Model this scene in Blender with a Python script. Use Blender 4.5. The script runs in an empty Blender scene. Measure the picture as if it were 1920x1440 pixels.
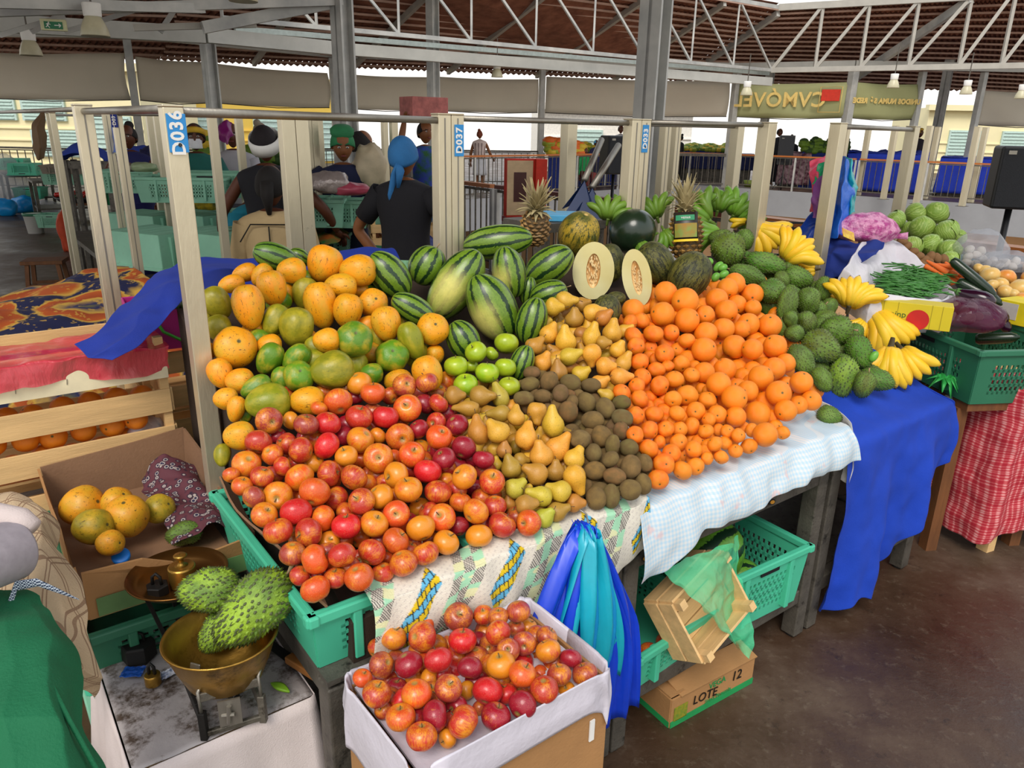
import bpy, math, random
from mathutils import Vector, Matrix, Euler, noise, Quaternion
from mathutils.geometry import tessellate_polygon
random.seed(7)
S = bpy.context.scene
COL = S.collection
# ---------------------------------------------------------------- camera
EYE = 1.70; FPX = 1400.0; PITCH = math.radians(18.9); ROLL = math.radians(1.1)
_f = Vector((0, math.cos(PITCH), -math.sin(PITCH))); _u0 = Vector((0, math.sin(PITCH), math.cos(PITCH))); _r0 = Vector((1, 0, 0))
_R = _r0*math.cos(ROLL) + _u0*math.sin(ROLL); _U = _u0*math.cos(ROLL) - _r0*math.sin(ROLL)
cam = bpy.data.cameras.new('camera'); camo = bpy.data.objects.new('camera', cam); COL.objects.link(camo)
camo.matrix_world = Matrix(((_R.x, _U.x, -_f.x, 0), (_R.y, _U.y, -_f.y, 0), (_R.z, _U.z, -_f.z, EYE), (0, 0, 0, 1)))
cam.sensor_fit = 'HORIZONTAL'; cam.sensor_width = 36; cam.lens = 36*FPX/1920; cam.clip_start = .05; cam.clip_end = 400
S.camera = camo
# ---------------------------------------------------------------- light and exposure
S.view_settings.view_transform = 'Standard'; S.view_settings.look = 'None'; S.view_settings.gamma = 1
S.view_settings.use_curve_mapping = False; S.view_settings.exposure = 0.55
w = bpy.data.worlds.new('sky'); S.world = w; w.use_nodes = True
_n = w.node_tree.nodes; _l = w.node_tree.links
_bg = _n['Background']; _tc = _n.new('ShaderNodeTexCoord'); _sp = _n.new('ShaderNodeSeparateXYZ'); _cr = _n.new('ShaderNodeValToRGB')
_l.new(_tc.outputs['Generated'], _sp.inputs[0]); _l.new(_sp.outputs['Z'], _cr.inputs[0]); _l.new(_cr.outputs[0], _bg.inputs[0])
_cr.color_ramp.elements[0].color = (1.0, .97, .90, 1); _cr.color_ramp.elements[0].position = .0
_cr.color_ramp.elements[1].color = (.80, .88, 1.0, 1); _cr.color_ramp.elements[1].position = .8
_bg.inputs[1].default_value = 0.92
def sun(name, az, el, e, ang, col):
    l = bpy.data.lights.new(name, 'SUN'); l.energy = e; l.angle = math.radians(ang); l.color = col
    o = bpy.data.objects.new(name, l); COL.objects.link(o)
    d = Vector((math.cos(math.radians(el))*math.sin(math.radians(az)), math.cos(math.radians(el))*math.cos(math.radians(az)), math.sin(math.radians(el))))
    o.rotation_euler = d.to_track_quat('Z', 'Y').to_euler(); o.location = d*20
sun('sun', 195, 48, 1.5, 25, (1.0, .93, .84))
# ---------------------------------------------------------------- measuring: a pixel of the survey meets a height / a distance
def ray(x, y): return _f + _R*((x-960)/FPX) + _U*((720-y)/FPX)
def onz(x, y, z):
    d = ray(x, y); k = (z-EYE)/d.z; return Vector((d.x*k, d.y*k, z))
def atd(x, y, t):
    d = ray(x, y); return Vector((d.x*t, d.y*t, EYE+d.z*t))
# the stall frame: s runs along the front of the stall, t runs back into it
A37 = math.radians(37.0); DS = Vector((math.cos(A37), math.sin(A37), 0)); DT = Vector((-math.sin(A37), math.cos(A37), 0)); ORG = Vector((.321, 1.696, 0))
def W(s, t, z=0): return ORG + DS*s + DT*t + Vector((0, 0, z))
def onT(x, y, T):
    d = ray(x, y); k = (T + ORG.dot(DT))/(d.x*DT.x + d.y*DT.y); return Vector((d.x*k, d.y*k, EYE + d.z*k))
def ST(p):
    q = Vector((p[0]-ORG.x, p[1]-ORG.y, 0)); return q.dot(DS), q.dot(DT)
# ---------------------------------------------------------------- mesh building
class MB:
    def __init__(s): s.v = []; s.f = []; s.m = []
    def add(s, vs, fs, m=0, M=None):
        b = len(s.v)
        s.v += [tuple(M @ Vector(p)) if M is not None else tuple(p) for p in vs]
        for f in fs: s.f.append(tuple(i+b for i in f)); s.m.append(m)
        return s
    def box(s, c, d, rz=0, m=0, M=None, rot=None):
        x, y, z = (q/2 for q in d)
        vs = [Vector((i*x, j*y, k*z)) for k in (-1, 1) for j in (-1, 1) for i in (-1, 1)]
        R = (rot.to_matrix() if rot is not None else Matrix.Rotation(rz, 3, 'Z'))
        vs = [R @ p + Vector(c) for p in vs]
        return s.add(vs, [(0, 2, 3, 1), (4, 5, 7, 6), (0, 1, 5, 4), (2, 6, 7, 3), (0, 4, 6, 2), (1, 3, 7, 5)], m, M)
    def bar(s, a, b, w, h=None, m=0, up=(0, 0, 1)):
        a = Vector(a); b = Vector(b); h = h or w; d = (b-a); L = d.length
        if L < 1e-6: return s
        d.normalize(); up = Vector(up)
        if abs(d.dot(up)) > .98: up = Vector((0, 1, 0)) if abs(d.y) < .9 else Vector((1, 0, 0))
        x = d.cross(up).normalized(); y = x.cross(d)
        vs = [p + x*(i*w/2) + y*(j*h/2) for p in (a, b) for j in (-1, 1) for i in (-1, 1)]
        return s.add(vs, [(0, 2, 3, 1), (4, 5, 7, 6), (0, 1, 5, 4), (2, 6, 7, 3), (0, 4, 6, 2), (1, 3, 7, 5)], m)
    def tube(s, pts, r, n=8, m=0, cap=True, flat=1.0):
        pts = [Vector(p) for p in pts]; N = len(pts)
        rs = r if hasattr(r, '__len__') else [r]*N
        vs = []; ref = None
        for i, p in enumerate(pts):
            d = (pts[min(i+1, N-1)] - pts[max(i-1, 0)])
            d = d.normalized() if d.length > 1e-9 else Vector((0, 0, 1))
            if ref is None: ref = Vector((0, 0, 1)) if abs(d.z) < .9 else Vector((1, 0, 0))
            x = d.cross(ref).normalized(); y = x.cross(d).normalized(); ref = y
            vs += [p + x*(math.cos(2*math.pi*k/n)*rs[i]) + y*(math.sin(2*math.pi*k/n)*rs[i]*flat) for k in range(n)]
        fs = [(i*n+k, i*n+(k+1) % n, (i+1)*n+(k+1) % n, (i+1)*n+k) for i in range(N-1) for k in range(n)]
        if cap: fs += [tuple(range(n-1, -1, -1)), tuple(range((N-1)*n, N*n))]
        return s.add(vs, fs, m)
    def lathe(s, prof, n=24, m=0, M=None, sx=1, sy=1):
        vs = []
        for r, z in prof: vs += [(r*math.cos(2*math.pi*k/n)*sx, r*math.sin(2*math.pi*k/n)*sy, z) for k in range(n)]
        fs = [(i*n+k, i*n+(k+1) % n, (i+1)*n+(k+1) % n, (i+1)*n+k) for i in range(len(prof)-1) for k in range(n)]
        return s.add(vs, fs, m, M)
    def ball(s, c, r, n=12, k=8, m=0, M=None, sc=(1, 1, 1)):
        pr = [(math.sin(math.pi*i/k)*r, -math.cos(math.pi*i/k)*r) for i in range(k+1)]
        T = Matrix.Translation(Vector(c)) @ Matrix.Diagonal((sc[0], sc[1], sc[2], 1))
        return s.lathe(pr, n, m, (M @ T) if M is not None else T)
    def grid(s, fn, nu, nv, m=0, wrap=False):
        vs = [fn(i/nu, j/nv) for j in range(nv+1) for i in range(nu+1)]
        fs = [(j*(nu+1)+i, j*(nu+1)+i+1, (j+1)*(nu+1)+i+1, (j+1)*(nu+1)+i) for j in range(nv) for i in range(nu)]
        return s.add(vs, fs, m)
    def mesh(s, name, mats, smooth=False, uv=None):
        me = bpy.data.meshes.new(name); me.from_pydata([tuple(p) for p in s.v], [], s.f)
        for q in (mats if isinstance(mats, (list, tuple)) else [mats]): me.materials.append(q)
        me.polygons.foreach_set('material_index', s.m)
        me.polygons.foreach_set('use_smooth', [bool(smooth)]*len(s.f)); me.update(); return me
    def build(s, name, mats, parent=None, smooth=False, bevel=0, solid=0, sub=0, weld=False, angle=None):
        o = link(name, s.mesh(name, mats, smooth), parent)
        if weld: q = o.modifiers.new('weld', 'WELD'); q.merge_threshold = 1e-5
        if solid: q = o.modifiers.new('solid', 'SOLIDIFY'); q.thickness = solid; q.offset = 0
        if bevel: q = o.modifiers.new('bevel', 'BEVEL'); q.width = bevel; q.segments = 2; q.limit_method = 'ANGLE'
        if sub: q = o.modifiers.new('sub', 'SUBSURF'); q.levels = sub; q.render_levels = sub
        return o
def link(name, me, parent=None):
    o = bpy.data.objects.new(name, me); COL.objects.link(o)
    if parent is not None: o.parent = parent
    return o
def tag(o, label=None, cat=None, group=None, kind=None):
    if label: o['label'] = label
    if cat: o['category'] = cat
    if group: o['group'] = group
    if kind: o['kind'] = kind
    return o
def thing(name, label, cat, loc=(0, 0, 0), rz=0, group=None):
    o = bpy.data.objects.new(name, None); COL.objects.link(o); o.empty_display_size = .05
    o.location = loc; o.rotation_euler = (0, 0, rz); return tag(o, label, cat, group)
def sthing(name, label, cat, s, t, z, group=None, rz=0): return thing(name, label, cat, W(s, t, z), A37+rz, group)
def struct(o): o['kind'] = 'structure'; return o
def recenter(o, p):
    """give a one-mesh thing its origin at p (its base)"""
    p = Vector(p); o.data.transform(Matrix.Translation(-p)); o.location = p; return o
def copy_tree(o, parent=None):
    c = o.copy(); COL.objects.link(c)
    if parent is not None: c.parent = parent
    for ch in [q for q in o.children]: copy_tree(ch, c)
    return c
ORD = ['first', 'second', 'third', 'fourth', 'fifth', 'sixth', 'seventh', 'eighth', 'ninth', 'tenth', 'eleventh', 'twelfth', 'thirteenth', 'fourteenth', 'fifteenth', 'sixteenth', 'seventeenth', 'eighteenth', 'nineteenth', 'twentieth', 'twenty-first', 'twenty-second']
def row_labels(items, noun, place, per=7):
    """items: (object, x, y) of look-alikes; label each by its row from the top and its place from the left"""
    items = sorted(items, key=lambda q: q[2]); n = len(items); k = max(1, math.ceil(n/per)); i0 = 0
    for b in range(k):
        i1 = round(n*(b+1)/k); row = sorted(items[i0:i1], key=lambda q: q[1]); i0 = i1
        for j, (o, x, y) in enumerate(row):
            if n == 1: t = '%s %s' % (noun, place)
            elif k == 1: t = '%s %s, %s of %d from the left' % (noun, place, ORD[j], n)
            else: t = '%s %s, %s from left in %s row down' % (noun, place, ORD[j], ORD[b])
            o['label'] = t
# ---------------------------------------------------------------- materials
MATS = {}
def _mix(nt, a, b, fac, mode='MIX'):
    n = nt.nodes.new('ShaderNodeMix'); n.data_type = 'RGBA'; n.blend_type = mode
    for sock, v in ((n.inputs[0], fac), (n.inputs[6], a), (n.inputs[7], b)):
        if isinstance(v, (float, int)): sock.default_value = v
        elif isinstance(v, (tuple, list)): sock.default_value = (*v[:3], 1)
        else: nt.links.new(v, sock)
    return n.outputs[2]
def _math(nt, op, a, b=0.0, c=None, clamp=False):
    n = nt.nodes.new('ShaderNodeMath'); n.operation = op; n.use_clamp = clamp
    for i, v in enumerate((a, b, c)):
        if v is None: continue
        if isinstance(v, (float, int)): n.inputs[i].default_value = v
        else: nt.links.new(v, n.inputs[i])
    return n.outputs[0]
def _noise(nt, vec, scale, detail=3, rough=.6, sc=None):
    if sc is not None:
        mp = nt.nodes.new('ShaderNodeMapping'); mp.inputs['Scale'].default_value = sc; nt.links.new(vec, mp.inputs[0]); vec = mp.outputs[0]
    n = nt.nodes.new('ShaderNodeTexNoise'); nt.links.new(vec, n.inputs['Vector']); n.inputs['Scale'].default_value = scale
    n.inputs['Detail'].default_value = detail; n.inputs['Roughness'].default_value = rough; return n.outputs['Fac']
def _ramp(nt, fac, stops):
    n = nt.nodes.new('ShaderNodeValToRGB'); nt.links.new(fac, n.inputs[0]); e = n.color_ramp.elements
    while len(e) < len(stops): e.new(.5)
    for q, (p, c) in zip(e, stops): q.position = p; q.color = (*c, 1) if len(c) == 3 else c
    return n.outputs[0]
def _bump(nt, h, strength, dist=.01):
    n = nt.nodes.new('ShaderNodeBump'); n.inputs['Strength'].default_value = strength; n.inputs['Distance'].default_value = dist
    nt.links.new(h, n.inputs['Height']); return n.outputs[0]
def newmat(name, rough=.5, metal=0, spec=.5):
    m = bpy.data.materials.new(name); m.use_nodes = True; nt = m.node_tree; b = nt.nodes['Principled BSDF']
    b.inputs['Roughness'].default_value = rough; b.inputs['Metallic'].default_value = metal; b.inputs['Specular IOR Level'].default_value = spec
    tc = nt.nodes.new('ShaderNodeTexCoord'); return m, nt, b, tc
def mat(name, col, rough=.6, metal=0, var=.12, scale=12, bump=0, bscale=60, stretch=None, col2=None, alpha=1, trans=0, spec=.5, dirt=None, obj=True):
    if name in MATS: return MATS[name]
    m, nt, b, tc = newmat(name, rough, metal, spec); vec = tc.outputs['Object']
    f = _noise(nt, vec, scale, 4, .6, stretch)
    lo = tuple(c*(1-var) for c in col); hi = tuple(min(1, c*(1+var)) for c in col)
    if col2: c = _ramp(nt, f, [(.35, lo), (.65, col2)])
    else: c = _ramp(nt, f, [(.3, lo), (.7, hi)])
    if dirt:
        g = _noise(nt, vec, dirt[1], 6, .75); g = _ramp(nt, g, [(dirt[2], (0, 0, 0)), (min(1, dirt[2]+.12), (1, 1, 1))]); c = _mix(nt, c, dirt[0], g)
    nt.links.new(c, b.inputs['Base Color'])
    if bump: nt.links.new(_bump(nt, _noise(nt, vec, bscale, 4, .6, stretch), bump), b.inputs['Normal'])
    if alpha < 1: b.inputs['Alpha'].default_value = alpha
    if trans: b.inputs['Transmission Weight'].default_value = trans
    MATS[name] = m; return m
def hexc(h, g=2.2):
    h = h.lstrip('#'); return tuple((int(h[i:i+2], 16)/255)**g for i in (0, 2, 4))
steel = mat('brushed_steel', hexc('8f8a80'), .42, .75, .15, 9, .1, 120, (1, 1, .1))
post_m = mat('galvanised_post', hexc('cfc4a8'), .36, .6, .10, 6, .12, 90, (1, 1, .2), dirt=(hexc('6a6355'), 7, .66))
darksteel = mat('worn_dark_steel', hexc('5c574f'), .55, .4, .3, 14, .25, 90, dirt=(hexc('2c2925'), 16, .55))
mint = mat('mint_crate_plastic', hexc('4bb893'), .45, 0, .08, 4, dirt=(hexc('5f7f68'), 9, .68))
mintdull = mat('dull_mint_crate_plastic', hexc('7fb59a'), .55, 0, .10, 4, dirt=(hexc('77745c'), 12, .62))
dkgreen = mat('dark_green_crate_plastic', hexc('2f6a4f'), .5, 0, .10, 5)
pine = mat('pale_crate_wood', hexc('d9b27a'), .7, 0, .16, 3, .2, 30, (1, 12, 12), dirt=(hexc('8f6a3a'), 8, .70))
oldwood = mat('old_stool_wood', hexc('6d4526'), .7, 0, .25, 5, .2, 40, (8, 8, 1))
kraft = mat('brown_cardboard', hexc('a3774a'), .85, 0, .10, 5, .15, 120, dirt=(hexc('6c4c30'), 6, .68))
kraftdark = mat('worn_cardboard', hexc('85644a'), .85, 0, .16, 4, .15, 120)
black = mat('black_plastic', hexc('15161a'), .5, 0, .1, 20)
white = mat('white_paint', hexc('e4e2dc'), .6, 0, .05, 6)
rubber = mat('black_rubber', hexc('141414'), .8, 0, .1, 20)
skin = mat('brown_skin', hexc('5a3423'), .55, 0, .08, 20, spec=.4)
skin2 = mat('warm_brown_skin', hexc('80502f'), .55, 0, .08, 20, spec=.4)
hairm = mat('black_hair', hexc('17120f'), .8, 0, .2, 60, .3, 200)
def cloth(name, col, rough=.85, bump=.25, **k): return mat(name, hexc(col) if isinstance(col, str) else col, rough, 0, .10, 5, bump, 300, **k)
bluec = cloth('royal_blue_cloth', '0f3dac'); greenc = cloth('green_cloth', '0c7a49'); navyc = cloth('navy_cloth', '1a2a6c'); whitec = cloth('white_cloth', 'd9d4d0')
def textmesh(txt, size, m, parent=None, name='lettering', loc=(0, 0, 0), rot=(0, 0, 0), ext=.0006, mirror=False, sp=1.0, bold=0):
    c = bpy.data.curves.new(name, 'FONT'); c.body = txt; c.size = size; c.extrude = ext; c.align_x = 'CENTER'; c.align_y = 'CENTER'; c.space_character = sp; c.offset = bold
    c.resolution_u = 3
    t = bpy.data.objects.new('t', c); COL.objects.link(t); dg = bpy.context.evaluated_depsgraph_get(); me = bpy.data.meshes.new_from_object(t.evaluated_get(dg))
    bpy.data.objects.remove(t); me.materials.clear(); me.materials.append(m)
    if mirror: me.transform(Matrix.Diagonal((-1, 1, 1, 1))); me.flip_normals()
    o = link(name, me, parent); o.location = loc; o.rotation_euler = rot; return o
def nz(x, y, z=0.0): return noise.noise(Vector((x, y, z)))
def drape(name, fn, nu, nv, m, label=None, cat=None, parent=None, solid=.002, sub=1, group=None, wr=.006, wf=9, seed=0, attr=None):
    """a cloth sheet following fn(u,v) with soft wrinkles"""
    mb = MB()
    def g(u, v):
        p = Vector(fn(u, v)); q = Vector((p.x*wf+seed, p.y*wf, p.z*wf))
        return p + noise.noise_vector(q)*wr + noise.noise_vector(q*2.3)*(wr*.4)
    mb.grid(g, nu, nv); o = mb.build(name, m, parent, True, solid=solid, sub=sub)
    if attr:
        a = o.data.color_attributes.new('pattern', 'FLOAT_COLOR', 'POINT'); vals = []
        for j in range(nv+1):
            for i in range(nu+1): vals += [*attr(i/nu, j/nv), 1]
        a.data.foreach_set('color', vals)
    if label: tag(o, label, cat, group)
    return o
def attrmat(name, rough=.85):
    m, nt, b, tc = newmat(name, rough); a = nt.nodes.new('ShaderNodeAttribute'); a.attribute_name = 'pattern'
    nt.links.new(a.outputs['Color'], b.inputs['Base Color']); nt.links.new(_bump(nt, _noise(nt, tc.outputs['Object'], 300, 2), .2), b.inputs['Normal']); return m
# ---------------------------------------------------------------- the market hall: floor round an open well, columns, beams, roof, hangings
M_FLOOR, nt, b, tc = newmat('worn_wet_concrete', .5); v = tc.outputs['Object']
f1 = _noise(nt, v, 1.6, 6, .7); f2 = _noise(nt, v, 26, 5, .7); c = _ramp(nt, f1, [(.3, hexc('33241b')), (.5, hexc('473528')), (.7, hexc('5f4e40'))])
g = _ramp(nt, f2, [(.56, (0, 0, 0)), (.66, (1, 1, 1))]); c = _mix(nt, c, hexc('877a68'), _math(nt, 'MULTIPLY', g, .18)); g2 = _ramp(nt, _noise(nt, v, 9, 6, .8), [(.58, (0, 0, 0)), (.68, (1, 1, 1))]); c = _mix(nt, c, hexc('221811'), _math(nt, 'MULTIPLY', g2, .7))
nt.links.new(c, b.inputs['Base Color']); nt.links.new(_ramp(nt, f1, [(.35, (.30,)*3), (.65, (.62,)*3)]), b.inputs['Roughness']); nt.links.new(_bump(nt, f2, .25), b.inputs['Normal'])
M_FASC = mat('grey_fascia_paint', hexc('8a8c90'), .7, 0, .05, 3); M_LOW = mat('lower_wall_plaster', hexc('c9a27a'), .8, 0, .1, .5)
M_BEAM = mat('painted_grey_beam', hexc('b0b0aa'), .55, .1, .08, 3); M_BEAMD = mat('dark_grey_column', hexc('a0a19f'), .5, .1, .1, 2, col2=hexc('bdbcb6')); M_TRUSS = mat('pale_truss_steel', hexc('a8a49b'), .5, .2, .1, 4)
# edge of the open well (near line runs back along DT)
NR0 = W(2.15, 2.0+.0) if False else Vector((3.0, 5.0, 0))
def nl(k): return NR0 + DT*k
E0 = nl(-3.5); E1 = onz(689, 312, 1.05); E1.z = 0; k1 = (E1-NR0).dot(DT); E1 = nl(k1)
E2 = onz(772, 293, 1.05); E2.z = 0; FB = onz(1290, 346, 0); FC = onz(1920, 388, 0); FD = FC + (FC-FB)*.5; FE = Vector((FD.x-2, 0, 0))
WELL = [E0, E1, E2, FB, FC, FD, FE]
outer = [Vector((-45, -6, 0)), Vector((45, -6, 0)), Vector((45, 60, 0)), Vector((-45, 60, 0))]
tri = tessellate_polygon([outer, WELL[::-1]]); allp = outer + WELL[::-1]
mb = MB(); mb.add(allp, [tuple(t) for t in tri]); n0 = len(allp); mb.add([p + Vector((0, 0, -.25)) for p in allp], [tuple(t) for t in tri])
mb.f = [f for f in mb.f]; fl = mb.build('floor', M_FLOOR); struct(fl)
import bmesh
bmx = bmesh.new(); bmx.from_mesh(fl.data); bmesh.ops.recalc_face_normals(bmx, faces=bmx.faces)
for f in bmx.faces:
    if (f.normal.z > 0) != (f.calc_center_median().z > -.1): f.normal_flip()
bmx.to_mesh(fl.data); bmx.free()
mb = MB()
for a, b_ in zip(WELL, WELL[1:]+WELL[:1]): mb.add([a, b_, b_ - Vector((0, 0, .78)), a - Vector((0, 0, .78))], [(0, 1, 2, 3)])
struct(mb.build('trim_1', M_FASC, solid=.05))
mb = MB(); mb.add([(-20, 0, -3.9), (40, 0, -3.9), (40, 50, -3.9), (-20, 50, -3.9)], [(0, 1, 2, 3)]); o = mb.build('floor_lower', mat('lower_tiles', hexc('b59a80'), .5, 0, .1, 1)); struct(o)
mb = MB(); dF = (FC-FB).normalized(); nF = Vector((-dF.y, dF.x, 0)); nF = nF if nF.y > 0 else -nF
a = FB - dF*14 + nF*1.6; b_ = FC + dF*8 + nF*1.6; mb.add([a + Vector((0, 0, -3.9)), b_ + Vector((0, 0, -3.9)), b_ + Vector((0, 0, -.26)), a + Vector((0, 0, -.26))], [(0, 1, 2, 3)]); struct(mb.build('wall_lower', M_LOW, solid=.1))
for i in range(9):
    p = FB + dF*(i*2.4-1) + nF*1.45
    if i % 3 == 1: mb = MB(); mb.box(p + Vector((0, 0, -2.7)), (1.2, .12, 2.3), math.atan2(dF.y, dF.x)); struct(mb.build('door_%d' % (i//3+1), [mat('dark_shopfront', hexc('3a2a24'), .4), mat('pale_blue_door', hexc('7fb0cc'), .5), darksteel][i//3]))
# railings round the well: one thing per stretch
M_RAILW = mat('varnished_rail', hexc('a8622e'), .35, 0, .12, 3, stretch=(1, 1, 8)); M_RAILB = mat('painted_brown_rail', hexc('6b3427'), .4)
def railing(a, b_, label, wide=.06, mtop=M_RAILW, spacing=.12, baru=.008):
    d = (b_-a); L = d.length; d = d.normalized(); o = thing('railing', label, 'railing', a, math.atan2(d.y, d.x), 'railings round the open well')
    m1 = MB(); m1.box((L/2, 0, 1.03), (L, wide, .045)); m1.build('handrail', mtop, o)
    m2 = MB(); k = int(L/spacing)
    for i in range(k): m2.box((i*L/k, 0, .55), (baru*2, baru*2, .86))
    m2.box((L/2, 0, .12), (L, .03, .03)); m2.box((L/2, 0, .98), (L, .03, .03)); m2.build('balusters', darksteel, o)
    kp = max(1, round(L/2.0))
    for i in range(kp+1): m3 = MB(); m3.box((i*L/kp, 0, .5), (.05, .05, 1.0)); m3.build('post', M_BEAMD, o)
    return o
NS = nl(-1.2); kk = k1/3
railing(nl(-3.2), nl(1.6), 'near railing with wide wooden top behind the cabbages and onions', .14)
railing(nl(1.7), nl(k1*.55), 'near railing with brown top behind the melons and blue scoops', .09, M_RAILB)
railing(nl(k1*.55+.1), E1, 'near railing beside the woman in black with blue headscarf', .08)
railing(E1, E2, 'short end railing of the well by the far grey columns', .06)
railing(E2, FB, 'far railing of the well in front of distant banana stalls', .06, spacing=.16)
railing(FB, FB + (FC-FB)*.55, 'far right railing in front of blue covered stalls', .06, spacing=.16)
railing(FB + (FC-FB)*.56, FD, 'far right railing running behind the big black loudspeaker', .06, spacing=.16)
# columns: picture column x, distance, width, height
def column(nm, x, y, t, w_, ztop, m=M_BEAMD, z0=0):
    p = atd(x, y, t); mb = MB(); W2 = w_/2
    mb.box((0, 0, (ztop+z0)/2), (w_, w_*.14, ztop-z0), 0); mb.box((-w_*.43, 0, (ztop+z0)/2), (w_*.14, w_, ztop-z0)); mb.box((w_*.43, 0, (ztop+z0)/2), (w_*.14, w_, ztop-z0)); mb.box((0, 0, z0+.01), (w_*1.5, w_*1.5, .02))
    o = mb.build(nm, m); o.location = (p.x, p.y, 0); o.rotation_euler.z = A37 + .25; return struct(o)
C4 = onz(1444, 152, 3.13); C2 = onz(812, 102, 3.13); C6 = onz(385, 66, 3.13); 
column('trim_column_1', 645, 110, 9.6, .21, 8.0); column('trim_column_2', 812, 110, onz(812, 102, 3.13).length, .22, 6.5); column('trim_column_3', 1224, 110, 6.3, .20, 6.5)
column('trim_column_4', 1443, 150, C4.length*.985, .22, 5.05); C5 = onz(1797, 125, 3.42); column('trim_column_5', 1765, 200, (C5.length), .26, 5.3); column('trim_column_6', 393, 120, C6.length*.93, .22, 3.15)
# inner beam line and truss
def beam(nm, a, b_, w_, h, m=M_BEAM): mb = MB(); mb.bar(a, b_, w_, h, 0); return struct(mb.build(nm, m))
Lx = onz(-60, 40, 3.13)
beam('trim_beam_1', C4 + Vector((0, 0, -.02)), onz(640, 92, 3.13), .18, .22); beam('trim_beam_2', onz(640, 92, 3.13), C6, .18, .24); beam('trim_beam_3', C6, Lx, .18, .26)
def truss(nm, a, b_, z0, z1, n, m=M_TRUSS, top=True, bw=.07):
    mb = MB(); a0, b0 = Vector((a.x, a.y, z0)), Vector((b_.x, b_.y, z0)); a1, b1 = Vector((a.x, a.y, z1)), Vector((b_.x, b_.y, z1))
    mb.bar(a0, b0, bw*1.4, bw*1.6)
    if top: mb.bar(a1, b1, bw*1.6, bw*2.0)
    for i in range(n):
        p, q = a0.lerp(b0, i/n), a1.lerp(b1, (i+1)/n); mb.bar(p, q, bw); mb.bar(b0*((i+1)/n) + a0*(1-(i+1)/n), q, bw*.9)
    return struct(mb.build(nm, m))
C5b = Vector((C5.x, C5.y, 0)); C4b = Vector((C4.x, C4.y, 0)); L1 = onz(640, 92, 3.13); L1b = Vector((L1.x, L1.y, 0)); L2 = onz(420, 68, 3.13)
truss('trim_truss_1', C4b, C5b, 3.42, 5.05, 4, bw=.085); truss('trim_truss_2', C5b, C5b + (C5b-C4b)*.8, 3.42, 5.2, 4, bw=.085)
truss('trim_truss_3', C4b, L2, 3.42, 5.05, 9, M_BEAMD, bw=.05)
# roof slopes down and away from the inner line to the outer wall line
M_TILE, nt, b, tc = newmat('terracotta_tile_underside', .85)
_v = tc.outputs['Object']; w_ = _noise(nt, _v, 3, 3); c = _ramp(nt, w_, [(.3, hexc('6a3e2e')), (.7, hexc('94604a'))]); nt.links.new(c, b.inputs['Base Color'])
def tiled(nm, a, b_, c_, d_, nrow=16, ntile=60):
    """a-b inner (high) edge, d-c outer (low) edge; rows of half-round tiles on battens"""
    a, b_, c_, d_ = map(Vector, (a, b_, c_, d_)); mb = MB(); ba = MB()
    up = (b_-a).cross(d_-a).normalized(); up = up if up.z > 0 else -up
    for r in range(nrow):
        v0, v1 = r/nrow, (r+1.25)/nrow; nn = ntile*4
        vs = []
        for v_, lift in ((v0, .0), (v1, .03)):
            for i in range(nn+1):
                u = i/nn; p = a.lerp(b_, u).lerp(d_.lerp(c_, u), v_); vs.append(p + up*(lift + .03*(math.sin(u*ntile*2*math.pi))))
        mb.add(vs, [(i, i+1, nn+2+i, nn+1+i) for i in range(nn)])
        p, q = a.lerp(d_, v0) - up*.06, b_.lerp(c_, v0) - up*.06; ba.bar(p, q, .05, .05)
    mb.add([a + up*.12, b_ + up*.12, c_ + up*.12, d_ + up*.12], [(0, 1, 2, 3)])
    o = struct(mb.build(nm, M_TILE, None, False)); struct(ba.build('trim_battens_'+nm[-1], mat('batten_wood', hexc('b09080'), .8, 0, .2, 3))); return o
def outz(x, y, z): return onz(x, y, z)
O1 = onz(-40, 100, 3.30); O2 = onz(640, 128, 3.30); O3 = onz(1190, 152, 3.30); O4 = onz(1590, 160, 3.3); O5 = onz(1930, 176, 3.3)
top = lambda p, z=5.05: Vector((p.x, p.y, z))
tiled('ceiling_1', top(L2), top(C4), O3 + Vector((1.5, .2, .05)), onz(300, 112, 3.35), 18, 90)
tiled('ceiling_2', top(C4), top(C5), O4 + (O4-O5)*-.55, O3 + Vector((1.5, .2, .05)), 18, 40)
tiled('ceiling_3', top(C5), top(C5 + (C5-C4)*.8), O5 + (O5-O4)*.8, O4 + (O4-O5)*-.55, 18, 40)
tiled('ceiling_4', top(L2) - (C4-L2)*.0, top(Lx*1.0 - (L2-Lx)*.3, 4.6), O1 + (O1-O2)*.3, onz(300, 112, 3.35), 14, 40)
beam('trim_rafter_1', top(C4, 4.9), O3 + Vector((1.5, .2, 0)), .12, .16, M_BEAMD)
beam('trim_rafter_2', top(C5, 5.0), onz(1595, 152, 3.25), .14, .2, M_BEAMD)
for i, u in enumerate((.15, .32, .5, .68, .85)):
    a = top(L2).lerp(top(C4), u) - Vector((0, 0, .12)); b_ = onz(300, 112, 3.3).lerp(O3 + Vector((1.5, .2, 0)), u); beam('trim_rafter_%d' % (i+3), a, b_, .10, .14, M_TRUSS)
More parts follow.
